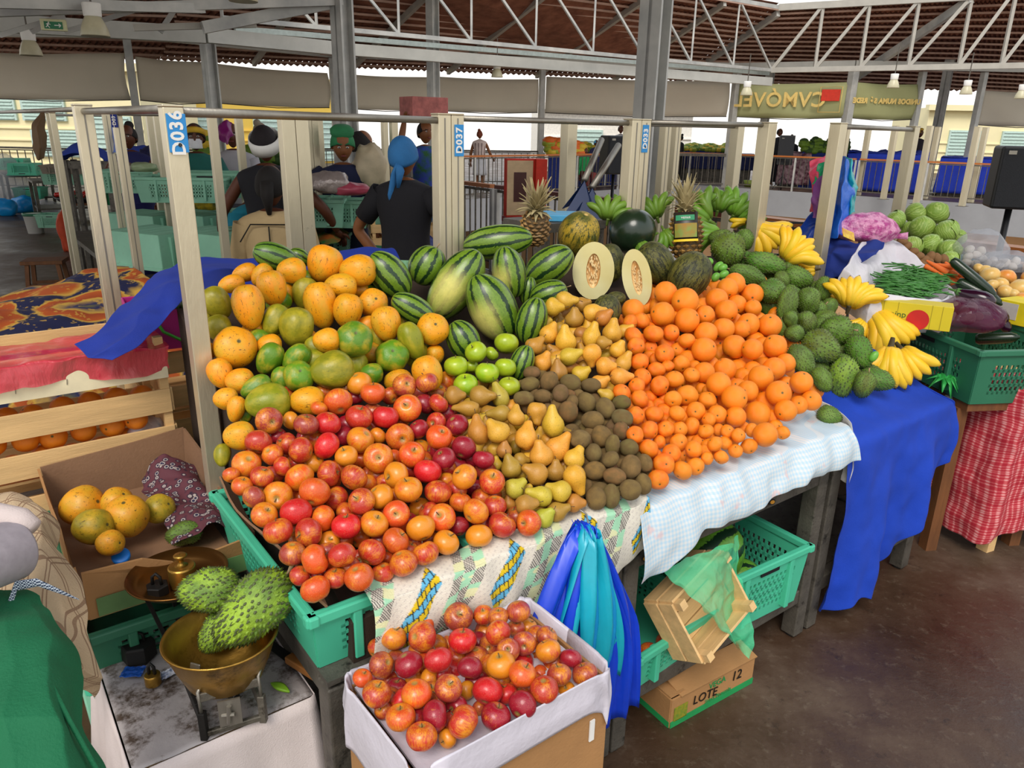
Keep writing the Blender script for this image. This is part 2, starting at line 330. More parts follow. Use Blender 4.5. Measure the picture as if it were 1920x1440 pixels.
# outer beam, columns, canvas hangings
def oline(x, z):      # the outer wall line, read along its lower canvas edge (z 2.17)
    ys = [(-60, 182), (0, 185), (240, 187), (400, 193), (620, 202), (812, 207), (1190, 215), (1372, 219), (1585, 221), (1712, 224), (1830, 226), (1990, 229)]
    x = max(-59, min(1989, x)); y = 182
    for (x0, y0), (x1, y1) in zip(ys, ys[1:]):
        if x0 <= x <= x1: y = y0 + (y1-y0)*(x-x0)/(x1-x0); break
    hz = 240.8 + (x-960)*.0192; d = (2.17-EYE)*FPX/((hz-y)*.955); p = onz(x, y, 2.17) ; return Vector((p.x, p.y, z))
def colmn_at(nm, x, w_, zt=3.5, m=M_BEAMD): p = oline(x, 0); mb = MB(); mb.box((0, 0, zt/2), (w_, w_, zt)); o = mb.build(nm, m, bevel=.01); o.location = p; o.rotation_euler.z = .4; return struct(o)
for i, (x, w_) in enumerate(((253, .17), (628, .20), (1015, .16), (1374, .2), (1588, .22), (1715, .17), (1828, .16))): colmn_at('trim_post_%d' % (i+1), x, w_)
for i, (x0, x1) in enumerate(((-50, 253), (253, 628), (628, 1015), (1015, 1374), (1374, 1588), (1588, 1980))): beam('trim_outer_beam_%d' % (i+1), oline(x0, 3.62), oline(x1, 3.62), .14, .22, M_BEAM)
M_CANV = mat('grey_canvas', hexc('d6d0c2'), .9, 0, .05, 1.2, trans=0); 
def translucent(m, k, c):
    nt = m.node_tree; t = nt.nodes.new('ShaderNodeBsdfTranslucent'); t.inputs[0].default_value = (*c, 1); x = nt.nodes.new('ShaderNodeMixShader'); x.inputs[0].default_value = k
    out = nt.nodes['Material Output']; nt.links.new(nt.nodes['Principled BSDF'].outputs[0], x.inputs[1]); nt.links.new(t.outputs[0], x.inputs[2]); nt.links.new(x.outputs[0], out.inputs[0])
translucent(M_CANV, .5, (.86, .80, .70))
def canvas(x0, x1, z0, z1, label, m, rz=.0):
    a, b_ = oline(x0, z0), oline(x1, z0); d = (b_-a); L = d.length; o = thing('canvas_hanging', label, 'canvas', a, math.atan2(d.y, d.x), 'canvas hangings along the outer wall')
    mb = MB(); mb.grid(lambda u, v_: (u*L, .04*math.sin(u*9+v_*4) - .05*math.sin(math.pi*v_), v_*(z1-z0) - .03*math.sin(math.pi*u)), 24, 6); mb.build('sheet', m, o, True, solid=.004)
    mb = MB(); mb.tube([(0, 0, .0), (L*.5, -.02, -.06), (L, 0, 0)], .012, 5); mb.build('rope', darksteel, o, True); return o
canvas(-45, 245, 2.17, 3.18, 'grey canvas hanging at the far left under the exit sign', M_CANV); canvas(263, 400, 2.17, 3.12, 'grey canvas hanging left of the front grey column', M_CANV); canvas(404, 618, 2.17, 3.1, 'grey canvas hanging over the yellow facade', M_CANV)
canvas(636, 805, 2.17, 3.1, 'grey canvas hanging between two tall grey columns', M_CANV); canvas(820, 1008, 2.17, 3.12, 'grey canvas hanging behind the small bell lamp', M_CANV); canvas(1022, 1362, 2.17, 3.2, 'grey canvas hanging behind the big central column', M_CANV)
M_BAN1 = mat('olive_banner', hexc('bfc08c'), .8, 0, .05, 2); translucent(M_BAN1, .35, (.5, .55, .28)); M_CR = mat('banner_cream', hexc('e0c274'), .8); M_RED = mat('banner_red', hexc('c8321e'), .7)
def banner(x0, x1, label, txt, size, cx, logo=False):
    o = canvas(x0, x1, 2.17, 2.17+.98, label, M_BAN1); a, b_ = oline(x0, 2.17), oline(x1, 2.17); L = (b_-a).length
    textmesh(txt, size, M_CR, o, 'lettering', (L*cx, -.12, .48), (math.pi/2, 0, 0), .003, True, 1.05, .012)
    if logo:
        mb = MB(); mb.box((L*.87, -.12, .62), (.52, .02, .32)); mb.build('red_emblem', M_RED, o, bevel=.1)
        mb = MB(); mb.tube([(L*.87-.3, -.12, .15), (L*.87+.3, -.12, .15), (L*.87+.3, -.12, .85), (L*.87-.3, -.12, .85), (L*.87-.3, -.12, .15)], .014, 5); mb.build('emblem_outline', M_CR, o, True)
    return o
banner(1381, 1580, 'olive banner with mirrored CVMÓVEL lettering and red emblem', 'CVMÓVEL', .58, .40, True); banner(1594, 1711, 'olive banner with mirrored UNIDOS NUMA SÓ REDE lettering', 'UNIDOS NUMA SÓ REDE', .19, .5)
canvas(1832, 1985, 2.05, 3.0, 'pale canvas hanging at the far right', M_CANV)
# perimeter rail behind stalls
for i, (x0, x1) in enumerate(((-45, 253), (262, 628), (636, 1015), (1022, 1374))):
    a, b_ = oline(x0, 0), oline(x1, 0); railing(a, b_, ['perimeter railing below the leftmost canvas', 'perimeter railing behind the masked woman', 'perimeter railing behind the woman in stripes', 'perimeter railing behind the distant fruit stalls'][i], .05, darksteel, .2)
# facades outside
M_YEL = mat('yellow_facade', hexc('f0c95a'), .8, 0, .04, 1); M_PALE = mat('pale_yellow_facade', hexc('efe3b4'), .8, 0, .04, 1); M_SHUT = mat('pale_shutter', hexc('b9cfc6'), .7)
def facade(xa, xb, k, z1, label, m, wins, dz=0):
    a, b_ = oline(xa, 0)*k, oline(xb, 0)*k; a.z = b_.z = -3; d = b_-a; L = d.length; o = thing('building', label, 'building', a, math.atan2(d.y, d.x), 'buildings outside')
    mb = MB(); mb.box((L/2, 2, (z1+3)/2), (L, 4, z1+3)); mb.build('wall', m, o)
    for (u, z, w_, h) in wins: mb = MB(); mb.box((L*u, -.04, z+3), (w_, .1, h)); [mb.box((L*u, -.11, z+3-h/2+h*(j+.5)/8), (w_*.9, .04, .03)) for j in range(8)]; mb.build('shutter', M_SHUT, o)
    mb = MB(); mb.box((L/2, -.15, z1+3), (L+.4, .4, .25)); mb.build('cornice', m, o)
    mb = MB(); [mb.box((L/2, -.03, 3+z), (L, .06, .05)) for z in (.2, .6, 1.0, 1.4)]; mb.build('ledges', m, o); return o
facade(-50, 262, 1.45, 3.4, 'pale yellow house with shutters outside at the left', M_PALE, [(.12, 2.1, 1.6, .9), (.42, 2.1, 1.6, .9), (.5, .9, 2.2, .9), (.82, 1.2, 1.4, 1.3)])
facade(330, 640, 1.6, 3.5, 'bright yellow house outside behind the masked woman', M_YEL, [(.15, 1.0, 1.2, 1.8), (.5, 1.0, 1.4, 1.8), (.85, 1.0, 1.2, 1.8)])
facade(1020, 1300, 1.35, 2.6, 'white house outside beyond the far stalls', mat('white_facade', hexc('f2ede2'), .8), [(.3, 1.0, 1.2, 1.4), (.7, 1.0, 1.2, 1.4)])
facade(1740, 2000, 1.6, 3.0, 'pale house with tiled roof outside at far right', M_PALE, [(.3, 1.4, 1.5, 1.2), (.7, 1.4, 1.5, 1.2)])
# own roof edge overhead at the left
for i, (p, q, t0, t1, w_) in enumerate((((-30, 22), (640, 2), 7.5, 9.4, .10), ((250, 52), (480, 46), 8.6, 9.2, .07), ((380, 52), (640, 3), 8.8, 9.5, .13), ((-30, 4), (380, 16), 7.0, 8.6, .10), ((120, 60), (250, 20), 8.2, 8.5, .05), ((60, 60), (140, 10), 8.2, 8.5, .05), ((300, 60), (330, 14), 8.8, 8.8, .06), ((0, 66), (120, 30), 7.8, 8.2, .05))):
    beam('trim_roof_bar_%d' % (i+1), atd(*p, t0), atd(*q, t1), w_, w_, M_BEAMD if i != 1 else M_TRUSS)
mb = MB(); a, b_ = onz(440, 54, 3.44), onz(1440, 138, 3.46)
mb.bar(a, b_, .12, .10); o = tag(mb.build('cable_tray', mat('galvanised_tray', hexc('b8c4c0'), .4, .4), None), 'long pale cable tray running along the beam line', 'cable tray'); recenter(o, a)
# bell lamps and exit sign
M_GLASS = mat('frosted_lamp_bell', hexc('cfc8a8'), .3, 0, .1, 8, alpha=.72)
def lamp(x, y, t, r, label):
    p = atd(x, y, t); o = thing('bell_lamp', label, 'lamp', p, 0, 'industrial bell lamps under the roof')
    mb = MB(); mb.lathe([(.001, r*1.7), (r*.62, r*1.7), (r*.66, r*1.62), (r*.62, r*.75), (.001, r*.75)], 16); mb.build('housing', white, o, True, bevel=.004)
    mb = MB(); mb.lathe([(r*.55, r*.75), (r*.72, r*.45), (r*.9, 0), (r*1.02, -r*.55), (r*1.0, -r*.6), (r*.86, 0), (r*.68, r*.42), (r*.5, r*.7)], 24); mb.build('glass_bell', M_GLASS, o, True)
    mb = MB(); mb.tube([(0, 0, r*1.7), (0, 0, r*2.2 + .45)], .010, 6); mb.build('hanger', darksteel, o); return o
lamp(177, 52, 7.6, .135, 'large bell lamp right of the exit sign'); lamp(57, 92, 9.5, .13, 'bell lamp under the left end of the grey beam'); lamp(455, -14, 7.0, .13, 'bell lamp cut off by the top edge of the view'); lamp(932, 138, 17, .13, 'small bell lamp left of the big central column')
for x, y, lb in ((1400, 172, 'faint bell lamp over the mirrored banner'), (1675, 158, 'bell lamp beside the olive banners'), (1812, 170, 'bell lamp right of the slanting grey column'), (1915, 178, 'bell lamp at the right edge of the view')): lamp(x, y, 15, .115, lb)
o = thing('exit_sign', 'green and white exit sign with running man and arrow', 'sign', atd(101, 47, 7.8), .35); mb = MB(); mb.box((0, 0, 0), (.24, .05, .11)); mb.build('case', mat('sign_case', hexc('c8c69a'), .5), o, bevel=.006)
mb = MB(); mb.box((0, -.028, -.005), (.17, .006, .07)); mb.build('green_panel', mat('sign_green', hexc('0f6b43'), .5), o)
mb = MB(); z = -.034; mb.bar((.01, z, -.005), (.07, z, -.005), .006, .008); mb.bar((.07, z, -.005), (.05, z, .012), .006, .008); mb.bar((.07, z, -.005), (.05, z, -.022), .006, .008); mb.ball((-.04, z, .02), .008, 8, 6)
mb.bar((-.045, z, .012), (-.052, z, -.01), .006, .012); mb.bar((-.052, z, -.01), (-.035, z, -.03), .006, .007); mb.bar((-.052, z, -.01), (-.07, z, -.025), .006, .007); mb.bar((-.045, z, .01), (-.025, z, .0), .006, .006); mb.bar((-.045, z, .01), (-.065, z, .003), .006, .006); mb.build('pictogram', white, o)

# unseen near roof, open toward the well, cut short at camera end for light
mb = MB(); pl_ = [nl(-2), nl(k1), Vector((L2.x, L2.y, 0)), Vector((-22, 9, 0)), Vector((-22, 1.2, 0)), Vector((5, 1.2, 0))]
mb.add([(p.x, p.y, 4.75) for p in pl_] + [(p.x, p.y, 4.85) for p in pl_], [tuple(range(6)), tuple(range(11, 5, -1))] + [(i, (i+1) % 6, (i+1) % 6+6, i+6) for i in range(6)]); struct(mb.build('ceiling_5', M_TILE))
# ---------------------------------------------------------------- fruit survey (x y radius colour), read off the photograph
def survey(txt, ox, oy, k):
    out = []
    for e in txt.split(';'):
        q = e.split()
        if not q: continue
        b = q[-1] == '-'
        if b: q = q[:-1]
        nums = [float(v) for v in q if v.lstrip('-').replace('.', '').isdigit()]
        cod = [v for v in q if not v.lstrip('-').replace('.', '').isdigit()]
        out.append((ox + nums[0]/k, oy + nums[1]/k, [n/k if i < 2 else n for i, n in enumerate(nums[2:])], cod[0] if cod else '', b))
    return out

APPLES = survey('''855 120 70 y;937 180 70 o;1040 195 52 r -;1122 135 68 k;1253 118 65 k;735 230 80 o;832 205 48 d -;620 270 48 o;1140 268 80 o;
1245 240 62 d -;1320 240 58 r;855 320 77 r;1010 320 75 b;545 365 70 k;672 355 75 b;325 340 77 k;455 340 52 y -;1205 390 58 d;1310 350 58 r;
1430 365 66 d;1325 438 75 o;1095 437 80 o;865 452 78 m;965 430 50 m -;665 488 78 b;515 515 75 r;430 475 62 r;265 465 75 r;345 538 60 o;
380 430 50 d -;770 430 55 d -;780 550 65 y;968 560 84 m;1165 540 76 o;1215 500 55 y -;1470 498 70 d;1355 565 68 d;1585 570 62 d;
1258 640 78 b;1475 670 75 g;195 595 80 m;405 610 56 r;285 670 66 r;105 660 48 o;505 672 83 m;678 650 73 r;590 590 60 y -;825 675 78 r;
910 660 55 o -;1075 660 76 y;1145 745 80 m;595 760 87 o;170 725 60 o;235 790 66 k;378 782 83 m;725 800 72 r -;870 815 77 r;980 785 75 y;
1318 757 76 r;1365 690 52 m -;1635 698 75 r;1535 740 55 d -;1450 820 65 o;1650 840 68 r;485 878 90 b;645 915 75 o;300 895 75 m;380 990 83 r;
560 998 84 r;780 960 82 b;945 948 80 m;1075 888 76 o;1210 850 60 y -;1340 910 80 o;1540 875 76 m;1218 972 82 y;1440 960 60 d -;1070 1045 77 o;
930 1112 80 r;860 1030 60 m -;680 1050 60 y -;465 1120 75 k;597 1155 85 o;755 1128 78 r;1245 1120 77 r;1365 1055 75 y;1560 1015 76 y;
1694 952 80 r;1115 1175 82 r;995 1230 62 r -;855 1258 84 o;715 1265 66 r -;600 1330 84 o;510 1250 60 r -;1852 940 74 o;
450 740 55 r -;700 700 50 o -;1060 560 50 o -;1020 1140 50 o -;160 470 40 o -;540 440 50 d -;880 900 45 r -;1100 340 50 r -''', 400, 680, 3.13)
GREEN = survey('''405 1190 78;610 1130 83;270 1285 83;480 1330 83;603 1295 76;510 1200 50 -;335 1410 85;628 1420 75;375 1290 50 -''', 780, 330, 3.6)
# pears: x y short-radius long-radius angle-of-the-neck colour
PEARS = survey('''938 885 64 66 0 y;1020 840 62 78 0 y;1130 865 52 56 20 n -;1210 918 60 82 10 y;1070 950 64 66 90 n;965 980 52 56 90 n -;1275 950 56 66 45 n;
905 1055 62 76 60 y;1010 1095 70 92 95 y;1080 1060 55 60 40 y -;1165 1010 52 60 100 y -;1325 1040 65 82 80 y;1415 1040 45 62 30 y;1190 1070 62 88 75 y;
1270 1125 48 52 0 n;808 1140 60 72 45 n;925 1185 52 60 130 n -;1050 1210 60 84 20 y;1185 1215 64 80 270 y;1365 1165 56 62 60 y;1300 1205 40 60 20 y -;
860 1250 64 72 60 y;960 1310 60 78 100 n;1050 1290 50 55 0 n -;1285 1285 66 68 0 y;1405 1255 55 78 60 y;1120 1330 58 66 30 y;1390 1355 60 78 0 y;1250 1390 54 66 30 y''', 780, 330, 3.6) + survey('''
130 462 70 72 0 n;325 463 72 96 0 n;440 455 62 96 110 g;200 550 55 98 180 n;435 590 60 88 180 n;560 600 62 76 90 y;708 590 72 82 270 y;290 700 75 106 100 n;
420 705 80 94 130 y;520 720 50 70 90 y -;632 740 78 102 80 y;822 645 76 118 95 y;725 740 50 60 80 y -;350 820 60 76 60 n -;475 840 56 62 90 n;
570 830 50 55 0 n -;735 870 83 96 100 y;865 820 84 118 50 y;980 900 76 88 60 y;520 960 75 88 110 n;600 920 55 60 0 n -;690 1010 80 96 150 n;
840 990 70 76 90 n;560 1110 75 82 40 g;985 1065 80 112 290 y;720 1170 72 98 160 g;855 1135 78 92 160 y;640 1235 75 84 10 n;865 1280 72 84 20 n;
985 1225 68 70 0 n;770 1320 70 78 40 g;510 1215 50 62 90 n -;420 945 45 55 90 y -;1195 455 50 62 150 y;930 1100 50 60 0 n -;40 700 40 50 0 n -;900 720 45 55 0 n -''', 820, 620, 3.79)
KIWIS = survey('''672 300 46 62 0;655 380 50 70 10;795 360 60 72 60;945 368 58 72 170;1090 388 50 70 0;612 480 50 70 0;745 465 48 66 0;875 445 55 62 80;
990 460 48 55 0 -;1060 510 64 75 130;930 575 68 74 100;1195 550 60 80 120;1310 510 52 64 0;1105 635 62 78 0;1315 620 62 74 160;1200 670 50 55 90 -;
1000 690 55 65 0 -;1165 750 70 75 100;1305 710 55 66 90;1015 770 66 72 0;1245 810 50 74 80;1360 830 60 66 0;1110 870 58 66 100;1230 915 52 62 45;
1475 940 52 66 110;1375 965 70 84 80;1120 995 65 74 0;1260 1035 60 78 170;1465 1090 55 74 100;1370 1130 72 78 10;1235 1175 60 84 90;1130 1190 70 80 90;
1095 1085 46 52 0 -;1150 1075 48 55 0 -;760 520 40 50 0 -;1000 620 42 50 0 -;1180 980 40 50 0 -''', 820, 620, 3.79)
ORANGES = survey('''508 170 72;632 222 84;690 210 60 -;950 108 65;905 140 65;1065 178 67;838 210 68;965 245 60;898 285 70;1070 265 52;487 305 76;470 260 65 -;
645 345 78;760 310 60;745 260 60 -;298 280 70;1040 370 68;1178 378 73;880 400 68;995 402 56;765 430 72;1210 512 73;755 535 77;950 515 74;1065 530 65;
860 560 60 -;1120 580 68 -;1085 480 60 -;888 660 70;970 660 62 -;1010 605 55 -;755 680 66;1120 712 76;1205 655 70;1270 670 62 -;1280 620 60;850 755 76;
1035 800 65;1380 745 70;1235 815 78;1280 770 62 -;1470 795 55 -;1445 862 62;950 845 80;1150 880 75 -;1360 890 57;1280 925 68;1098 945 78;1185 975 55 -;
958 965 65;1148 1080 77;1010 710 60 -;1130 800 60 -;920 600 55 -''', 1100, 500, 3.43)
MANDARINS = survey('''350 348 55;280 360 52;430 430 62;545 425 52;300 445 58;318 513 57;645 475 52;410 525 46 -;510 505 56 -;500 560 60;585 535 46 -;
342 615 58;405 580 48 -;448 665 57;520 640 42;605 625 58;650 590 52 -;360 710 57;322 768 55;470 765 62;565 725 60;675 698 52;225 810 57;342 850 57;
400 845 52 -;455 845 50 -;555 853 55;648 828 66;690 770 52 -;745 790 45 -;775 858 58;318 958 58;435 950 58;495 930 50 -;582 943 53;703 928 58;
785 985 46;838 950 58;402 1052 60;508 1042 52;598 1045 48;675 1025 55;768 1058 48;850 1050 40;905 1060 44;975 1085 45;310 1080 54;400 1170 62;
465 1130 46 -;592 1130 55;725 1130 50 -;688 1175 55;825 1140 50;890 1135 46;545 1200 58;620 1210 45 -;497 1270 67;775 1232 42;865 1225 46;957 1185 45;
1045 1155 52;1260 1068 45;460 1370 65;615 1310 62;700 1285 56;400 400 45 -;600 520 40 -;570 640 40 -;400 900 42 -;640 1100 40 -;930 1000 42 -;550 1000 42 -''', 1100, 500, 3.43)
# papayas: x y short long angle colour  (flag e = seen end-on)
PAPAYAS = survey('''820 270 116 128 70 Y;1045 315 108 126 0 Y;600 315 86 98 0 Y;285 330 60 88 20 Y;400 345 64 86 50 Y;195 405 62 88 15 Y;470 435 96 124 100 Y;
310 560 105 155 98 Y;95 535 92 118 120 M;110 705 84 95 110 M;690 470 85 112 80 M;795 550 106 160 100 Y;930 420 88 112 0 Y;980 585 98 118 80 Y;
1150 540 98 104 0 Ye;565 480 55 80 90 Y -;490 650 84 116 60 M;635 700 112 138 80 M;215 840 140 142 0 Ye;450 820 76 84 0 Y -;835 785 84 92 0 Y;
1025 785 120 124 10 Ge;1240 675 98 122 100 Y;1410 790 80 136 110 M;1550 715 108 112 0 Ye;1275 900 110 112 0 Ge;450 910 84 116 60 G;630 905 76 112 45 G;
650 1035 104 112 0 Ge;875 990 128 146 10 M;1045 955 66 90 90 M -;120 1010 82 106 110 Y;250 1060 86 96 0 Y;360 1100 70 110 30 G;155 1180 76 82 0 Y;
225 1250 60 92 80 Y;440 1205 124 150 10 M;705 1195 98 120 0 Y;1140 1010 70 78 0 G -;1520 1010 100 124 110 Y;1570 885 60 70 90 Y -;1320 1060 80 98 0 Y -;
245 1430 98 104 0 Y;135 1560 55 80 90 M -;1110 680 60 70 0 Y -;1130 870 70 80 0 Y -;340 720 60 80 0 Y -;290 1290 50 55 90 G -;1040 445 60 80 0 Y -;
40 860 50 60 90 Y -;20 640 60 70 90 M -''', 380, 420, 3.6)
# watermelons: x y short long angle tilt-code
WMELONS = survey('''495 225 95 152 160 D;655 225 60 75 150 L -;1260 345 125 178 130 L;1110 465 90 130 160 L -;1515 280 124 136 60 L;1420 575 95 158 150 L''', 380, 420, 3.6) + survey('''
552 445 115 234 8 L;270 735 150 268 55 S;627 655 115 176 100 S;517 888 160 240 118 S;900 605 120 178 35 L;895 795 92 128 20 L;780 978 106 160 75 L;
318 1105 112 136 120 L;715 1260 82 122 70 L;755 775 60 95 80 L -''', 780, 330, 3.6)
MELONS = survey('''1100 390 140 150 70 Y;1460 375 150 158 20 K;1620 590 120 152 120 N;1310 590 95 130 90 N -;1290 905 95 104 90 N;1345 830 50 70 10 N -;
1845 675 140 168 60 N;1915 120 1 1 0 X;500 -60 1 1 0 X''', 780, 330, 3.6)[:7]
# soursops: x y short long angle
SOURSOPS = survey('''240 390 110 116 100;185 310 55 80 0 -;350 322 56 72 100;490 482 70 136 165;365 560 64 122 160;705 575 70 100 165;880 660 56 90 90;
600 592 46 62 120;525 668 84 92 0;630 762 62 122 78;775 738 76 96 80;765 880 68 76 100;658 860 46 60 100;905 790 50 80 60 -;870 862 60 92 20 -;965 930 98 104 0;
680 955 56 66 0;860 1045 108 128 150;1120 1085 82 118 110;735 1140 74 126 122;870 1265 60 90 115;1010 1253 92 144 78;1152 1300 70 90 70;1240 1265 72 112 160;
500 785 50 100 120 -;595 930 40 70 90 -;800 990 50 80 90 -;720 440 60 80 0 -;590 700 50 70 40 -;1000 1010 50 70 0 -;1090 960 55 75 90 -;930 1100 50 70 90 -;830 670 50 70 90 -''', 1300, 360, 3.6) + survey('''
1562 958 62 76 165''', 1100, 500, 3.43)
MANGOS = survey('''170 505 28 40 50;105 470 26 30 0;200 512 26 32 30;205 556 26 36 30;150 575 26 34 60;215 605 24 30 0 -;1218 1110 26 40 60''', 1300, 360, 3.6)
BOXAPPLES = survey('''440 625 80 g;605 555 80 o;612 620 90 r;690 530 62 k -;755 450 62 k;830 500 88 k;910 475 70 r -;980 490 62 r;1070 500 62 k;1190 468 75 k;
855 645 85 b;960 655 68 d -;1070 598 80 r;1225 660 72 k;1130 700 70 k;1250 560 55 y -;1175 570 55 k -;1360 620 68 k;1370 705 78 g;1505 755 68 d;
345 690 62 r -;370 790 80 k;532 785 86 d;710 760 87 b;900 805 78 d;1085 790 90 y;1215 845 85 o;1290 770 60 k -;1325 840 50 o -;1435 850 75 k;1590 845 78 k;
255 870 60 o;340 965 88 r;460 930 68 d -;578 960 93 o;655 870 62 g -;770 930 85 k;880 940 55 y -;1005 945 92 b;1120 965 68 b -;1345 935 87 r;1215 1030 88 d;
1480 945 55 y -;485 1105 90 m;690 1095 90 d;860 1130 100 r;1055 1100 92 d;610 1220 95 r;765 1230 58 y -;380 1060 55 k -;820 1040 70 d -;1390 1000 40 o -;740 600 50 k -;
420 880 50 r -;560 870 50 g -;960 1050 50 k -''', 600, 1000, 3.2)
CABBAGES = survey('''283 255 84 88 100;465 195 82 98 20;655 188 88 110 0;400 340 70 88 20 -;530 325 100 110 40;742 352 98 108 160;425 490 92 100 80;605 480 90 96 90;
775 515 86 104 0;850 410 60 78 90 -;775 600 50 100 5;720 270 60 60 0 -''', 1620, 360, 4.8)
import numpy as np
# ---------------------------------------------------------------- fruit materials (object coordinates, every fruit mesh has unit radius)
def fruitbase(name, rough, bumpscale=0, bumpstr=0, spec=.5, coat=0):
    m, nt, b, tc = newmat(name, rough, 0, spec); oi = nt.nodes.new('ShaderNodeObjectInfo')
    add = nt.nodes.new('ShaderNodeVectorMath'); add.operation = 'MULTIPLY_ADD'
    cmb = nt.nodes.new('ShaderNodeCombineXYZ')
    for i in range(3): nt.links.new(_math(nt, 'MULTIPLY', oi.outputs['Random'], (37.0, 91.0, 53.0)[i]), cmb.inputs[i])
    add.inputs[1].default_value = (1, 1, 1); nt.links.new(tc.outputs['Object'], add.inputs[0]); nt.links.new(cmb.outputs[0], add.inputs[2])
    v = add.outputs[0]
    if bumpscale: nt.links.new(_bump(nt, _noise(nt, v, bumpscale, 3), bumpstr), b.inputs['Normal'])
    b.inputs['Coat Weight'].default_value = coat; b.inputs['Coat Roughness'].default_value = .25
    return m, nt, b, tc.outputs['Object'], v, oi
def sepz(nt, v):
    s = nt.nodes.new('ShaderNodeSeparateXYZ'); nt.links.new(v, s.inputs[0]); return s.outputs
def m_apple(name, under):
    m, nt, b, o, v, oi = fruitbase(name, .30, 8, .05, .5, .15)
    st = _noise(nt, v, 6.5, 4, .65, (1.6, 1.6, .22)); patch = _noise(nt, v, 1.1, 2, .5); z = sepz(nt, o)
    rim = _math(nt, 'MULTIPLY', _math(nt, 'POWER', _math(nt, 'ABSOLUTE', z[2]), 4.0), -.35)
    f = _math(nt, 'ADD', _math(nt, 'MULTIPLY_ADD', st, 1.25, -.625), _math(nt, 'MULTIPLY_ADD', patch, 1.5, -.75))
    f = _math(nt, 'ADD', _math(nt, 'ADD', f, rim), oi.outputs['Alpha'])
    f = _ramp(nt, f, [(.25, (0, 0, 0)), (.75, (1, 1, 1))])
    c = _mix(nt, under, oi.outputs['Color'], f)
    dk = _ramp(nt, _noise(nt, v, 9, 3, .6, (2, 2, .2)), [(.56, (0, 0, 0)), (.66, (1, 1, 1))])
    c = _mix(nt, c, _mix(nt, oi.outputs['Color'], (.45, .45, .45), 1, 'MULTIPLY'), _math(nt, 'MULTIPLY', _math(nt, 'MULTIPLY', dk, f), .45))
    sp = _ramp(nt, _noise(nt, v, 26, 1, .5), [(.66, (0, 0, 0)), (.72, (1, 1, 1))]); c = _mix(nt, c, (.85, .62, .3), _math(nt, 'MULTIPLY', sp, .35))
    cup = _ramp(nt, _math(nt, 'ADD', _math(nt, 'POWER', z[0], 2.0), _math(nt, 'POWER', z[1], 2.0)), [(.01, (1, 1, 1)), (.07, (0, 0, 0))])
    c = _mix(nt, c, (.30, .24, .06), _math(nt, 'MULTIPLY', cup, .8)); nt.links.new(c, b.inputs['Base Color']); return m
def m_speck(name, rough, second, mixlo, mixhi, spots, spotcol, spotscale=7, spotth=.66, bump=.15, bs=10, big=1.3, stretch=(1, 1, .6), coat=0, stem=None):
    m, nt, b, o, v, oi = fruitbase(name, rough, bs, bump, .45, coat)
    f = _ramp(nt, _noise(nt, v, big, 3, .55), [(mixlo, (0, 0, 0)), (mixhi, (1, 1, 1))]); c = _mix(nt, oi.outputs['Color'], second, f) if second else oi.outputs['Color']
    s = _ramp(nt, _noise(nt, v, spotscale, 5, .8, stretch), [(spotth, (0, 0, 0)), (spotth+.05, (1, 1, 1))]); c = _mix(nt, c, spotcol, _math(nt, 'MULTIPLY', s, spots))
    z = sepz(nt, o)
    if stem:
        rr = _math(nt, 'ADD', _math(nt, 'POWER', z[0], 2.0), _math(nt, 'POWER', z[1], 2.0))
        cup = _ramp(nt, rr, [(.004, (1, 1, 1)), (.014, (0, 0, 0))]); c = _mix(nt, c, stem, cup)
    nt.links.new(c, b.inputs['Base Color']); return m
def m_water(name, light, dark, n, th, spot=False, jag=.9):
    m, nt, b, o, v, oi = fruitbase(name, .33, 0, 0, .5, .1); s = sepz(nt, o)
    ang = _math(nt, 'ARCTAN2', s[1], s[0]); dis = _noise(nt, v, 3.2, 5, .75); fine = _noise(nt, v, 14, 4, .7)
    w_ = _math(nt, 'SINE', _math(nt, 'MULTIPLY_ADD', ang, float(n), _math(nt, 'MULTIPLY_ADD', dis, 3.2*jag, -1.6*jag)))
    w_ = _math(nt, 'ADD', w_, _math(nt, 'MULTIPLY_ADD', fine, 1.3*jag, -.65*jag))
    f = _ramp(nt, w_, [(th, (0, 0, 0)), (min(1, th+.14), (1, 1, 1))])
    mott = _ramp(nt, fine, [(.42, light), (.62, tuple(c*.72 for c in light))])
    c = _mix(nt, mott, dark, f)
    if spot:
        g = _ramp(nt, _math(nt, 'ADD', s[0], _math(nt, 'MULTIPLY_ADD', dis, .5, -.25)), [(.50, (0, 0, 0)), (1.0, (1, 1, 1))]); g2 = _ramp(nt, s[2], [(.0, (1, 1, 1)), (.5, (0, 0, 0))])
        c = _mix(nt, c, (.68, .62, .16), _math(nt, 'MULTIPLY', g, g2))
    nt.links.new(c, b.inputs['Base Color']); return m
M_APPLE = m_apple('striped_apple_skin', (.72, .25, .012))
M_GAPPLE = m_speck('green_apple_skin', .28, (.42, .52, .02), .4, .7, .5, (.75, .85, .35), 22, .68, .05, 6, coat=.2, stem=(.12, .14, .02))
M_PEAR = m_speck('pear_skin', .42, None, 0, 1, .75, (.22, .12, .02), 11, .57, .12, 9, 1.3, (1, 1, 1))
M_KIWI = m_speck('kiwi_skin', .8, (.17, .105, .034), .35, .65, .6, (.08, .045, .02), 30, .6, .5, 40, stem=(.05, .03, .012))
M_ORANGE = m_speck('orange_peel', .36, (.90, .27, .012), .35, .7, .4, (.30, .12, .01), 16, .76, .35, 34, stem=(.10, .09, .02))
M_PAPAYA = m_speck('papaya_skin', .42, (.62, .36, .02), .42, .72, .85, (.07, .035, .008), 7, .58, .1, 8, 1.4, (1, 1, .5), stem=(.10, .08, .02))
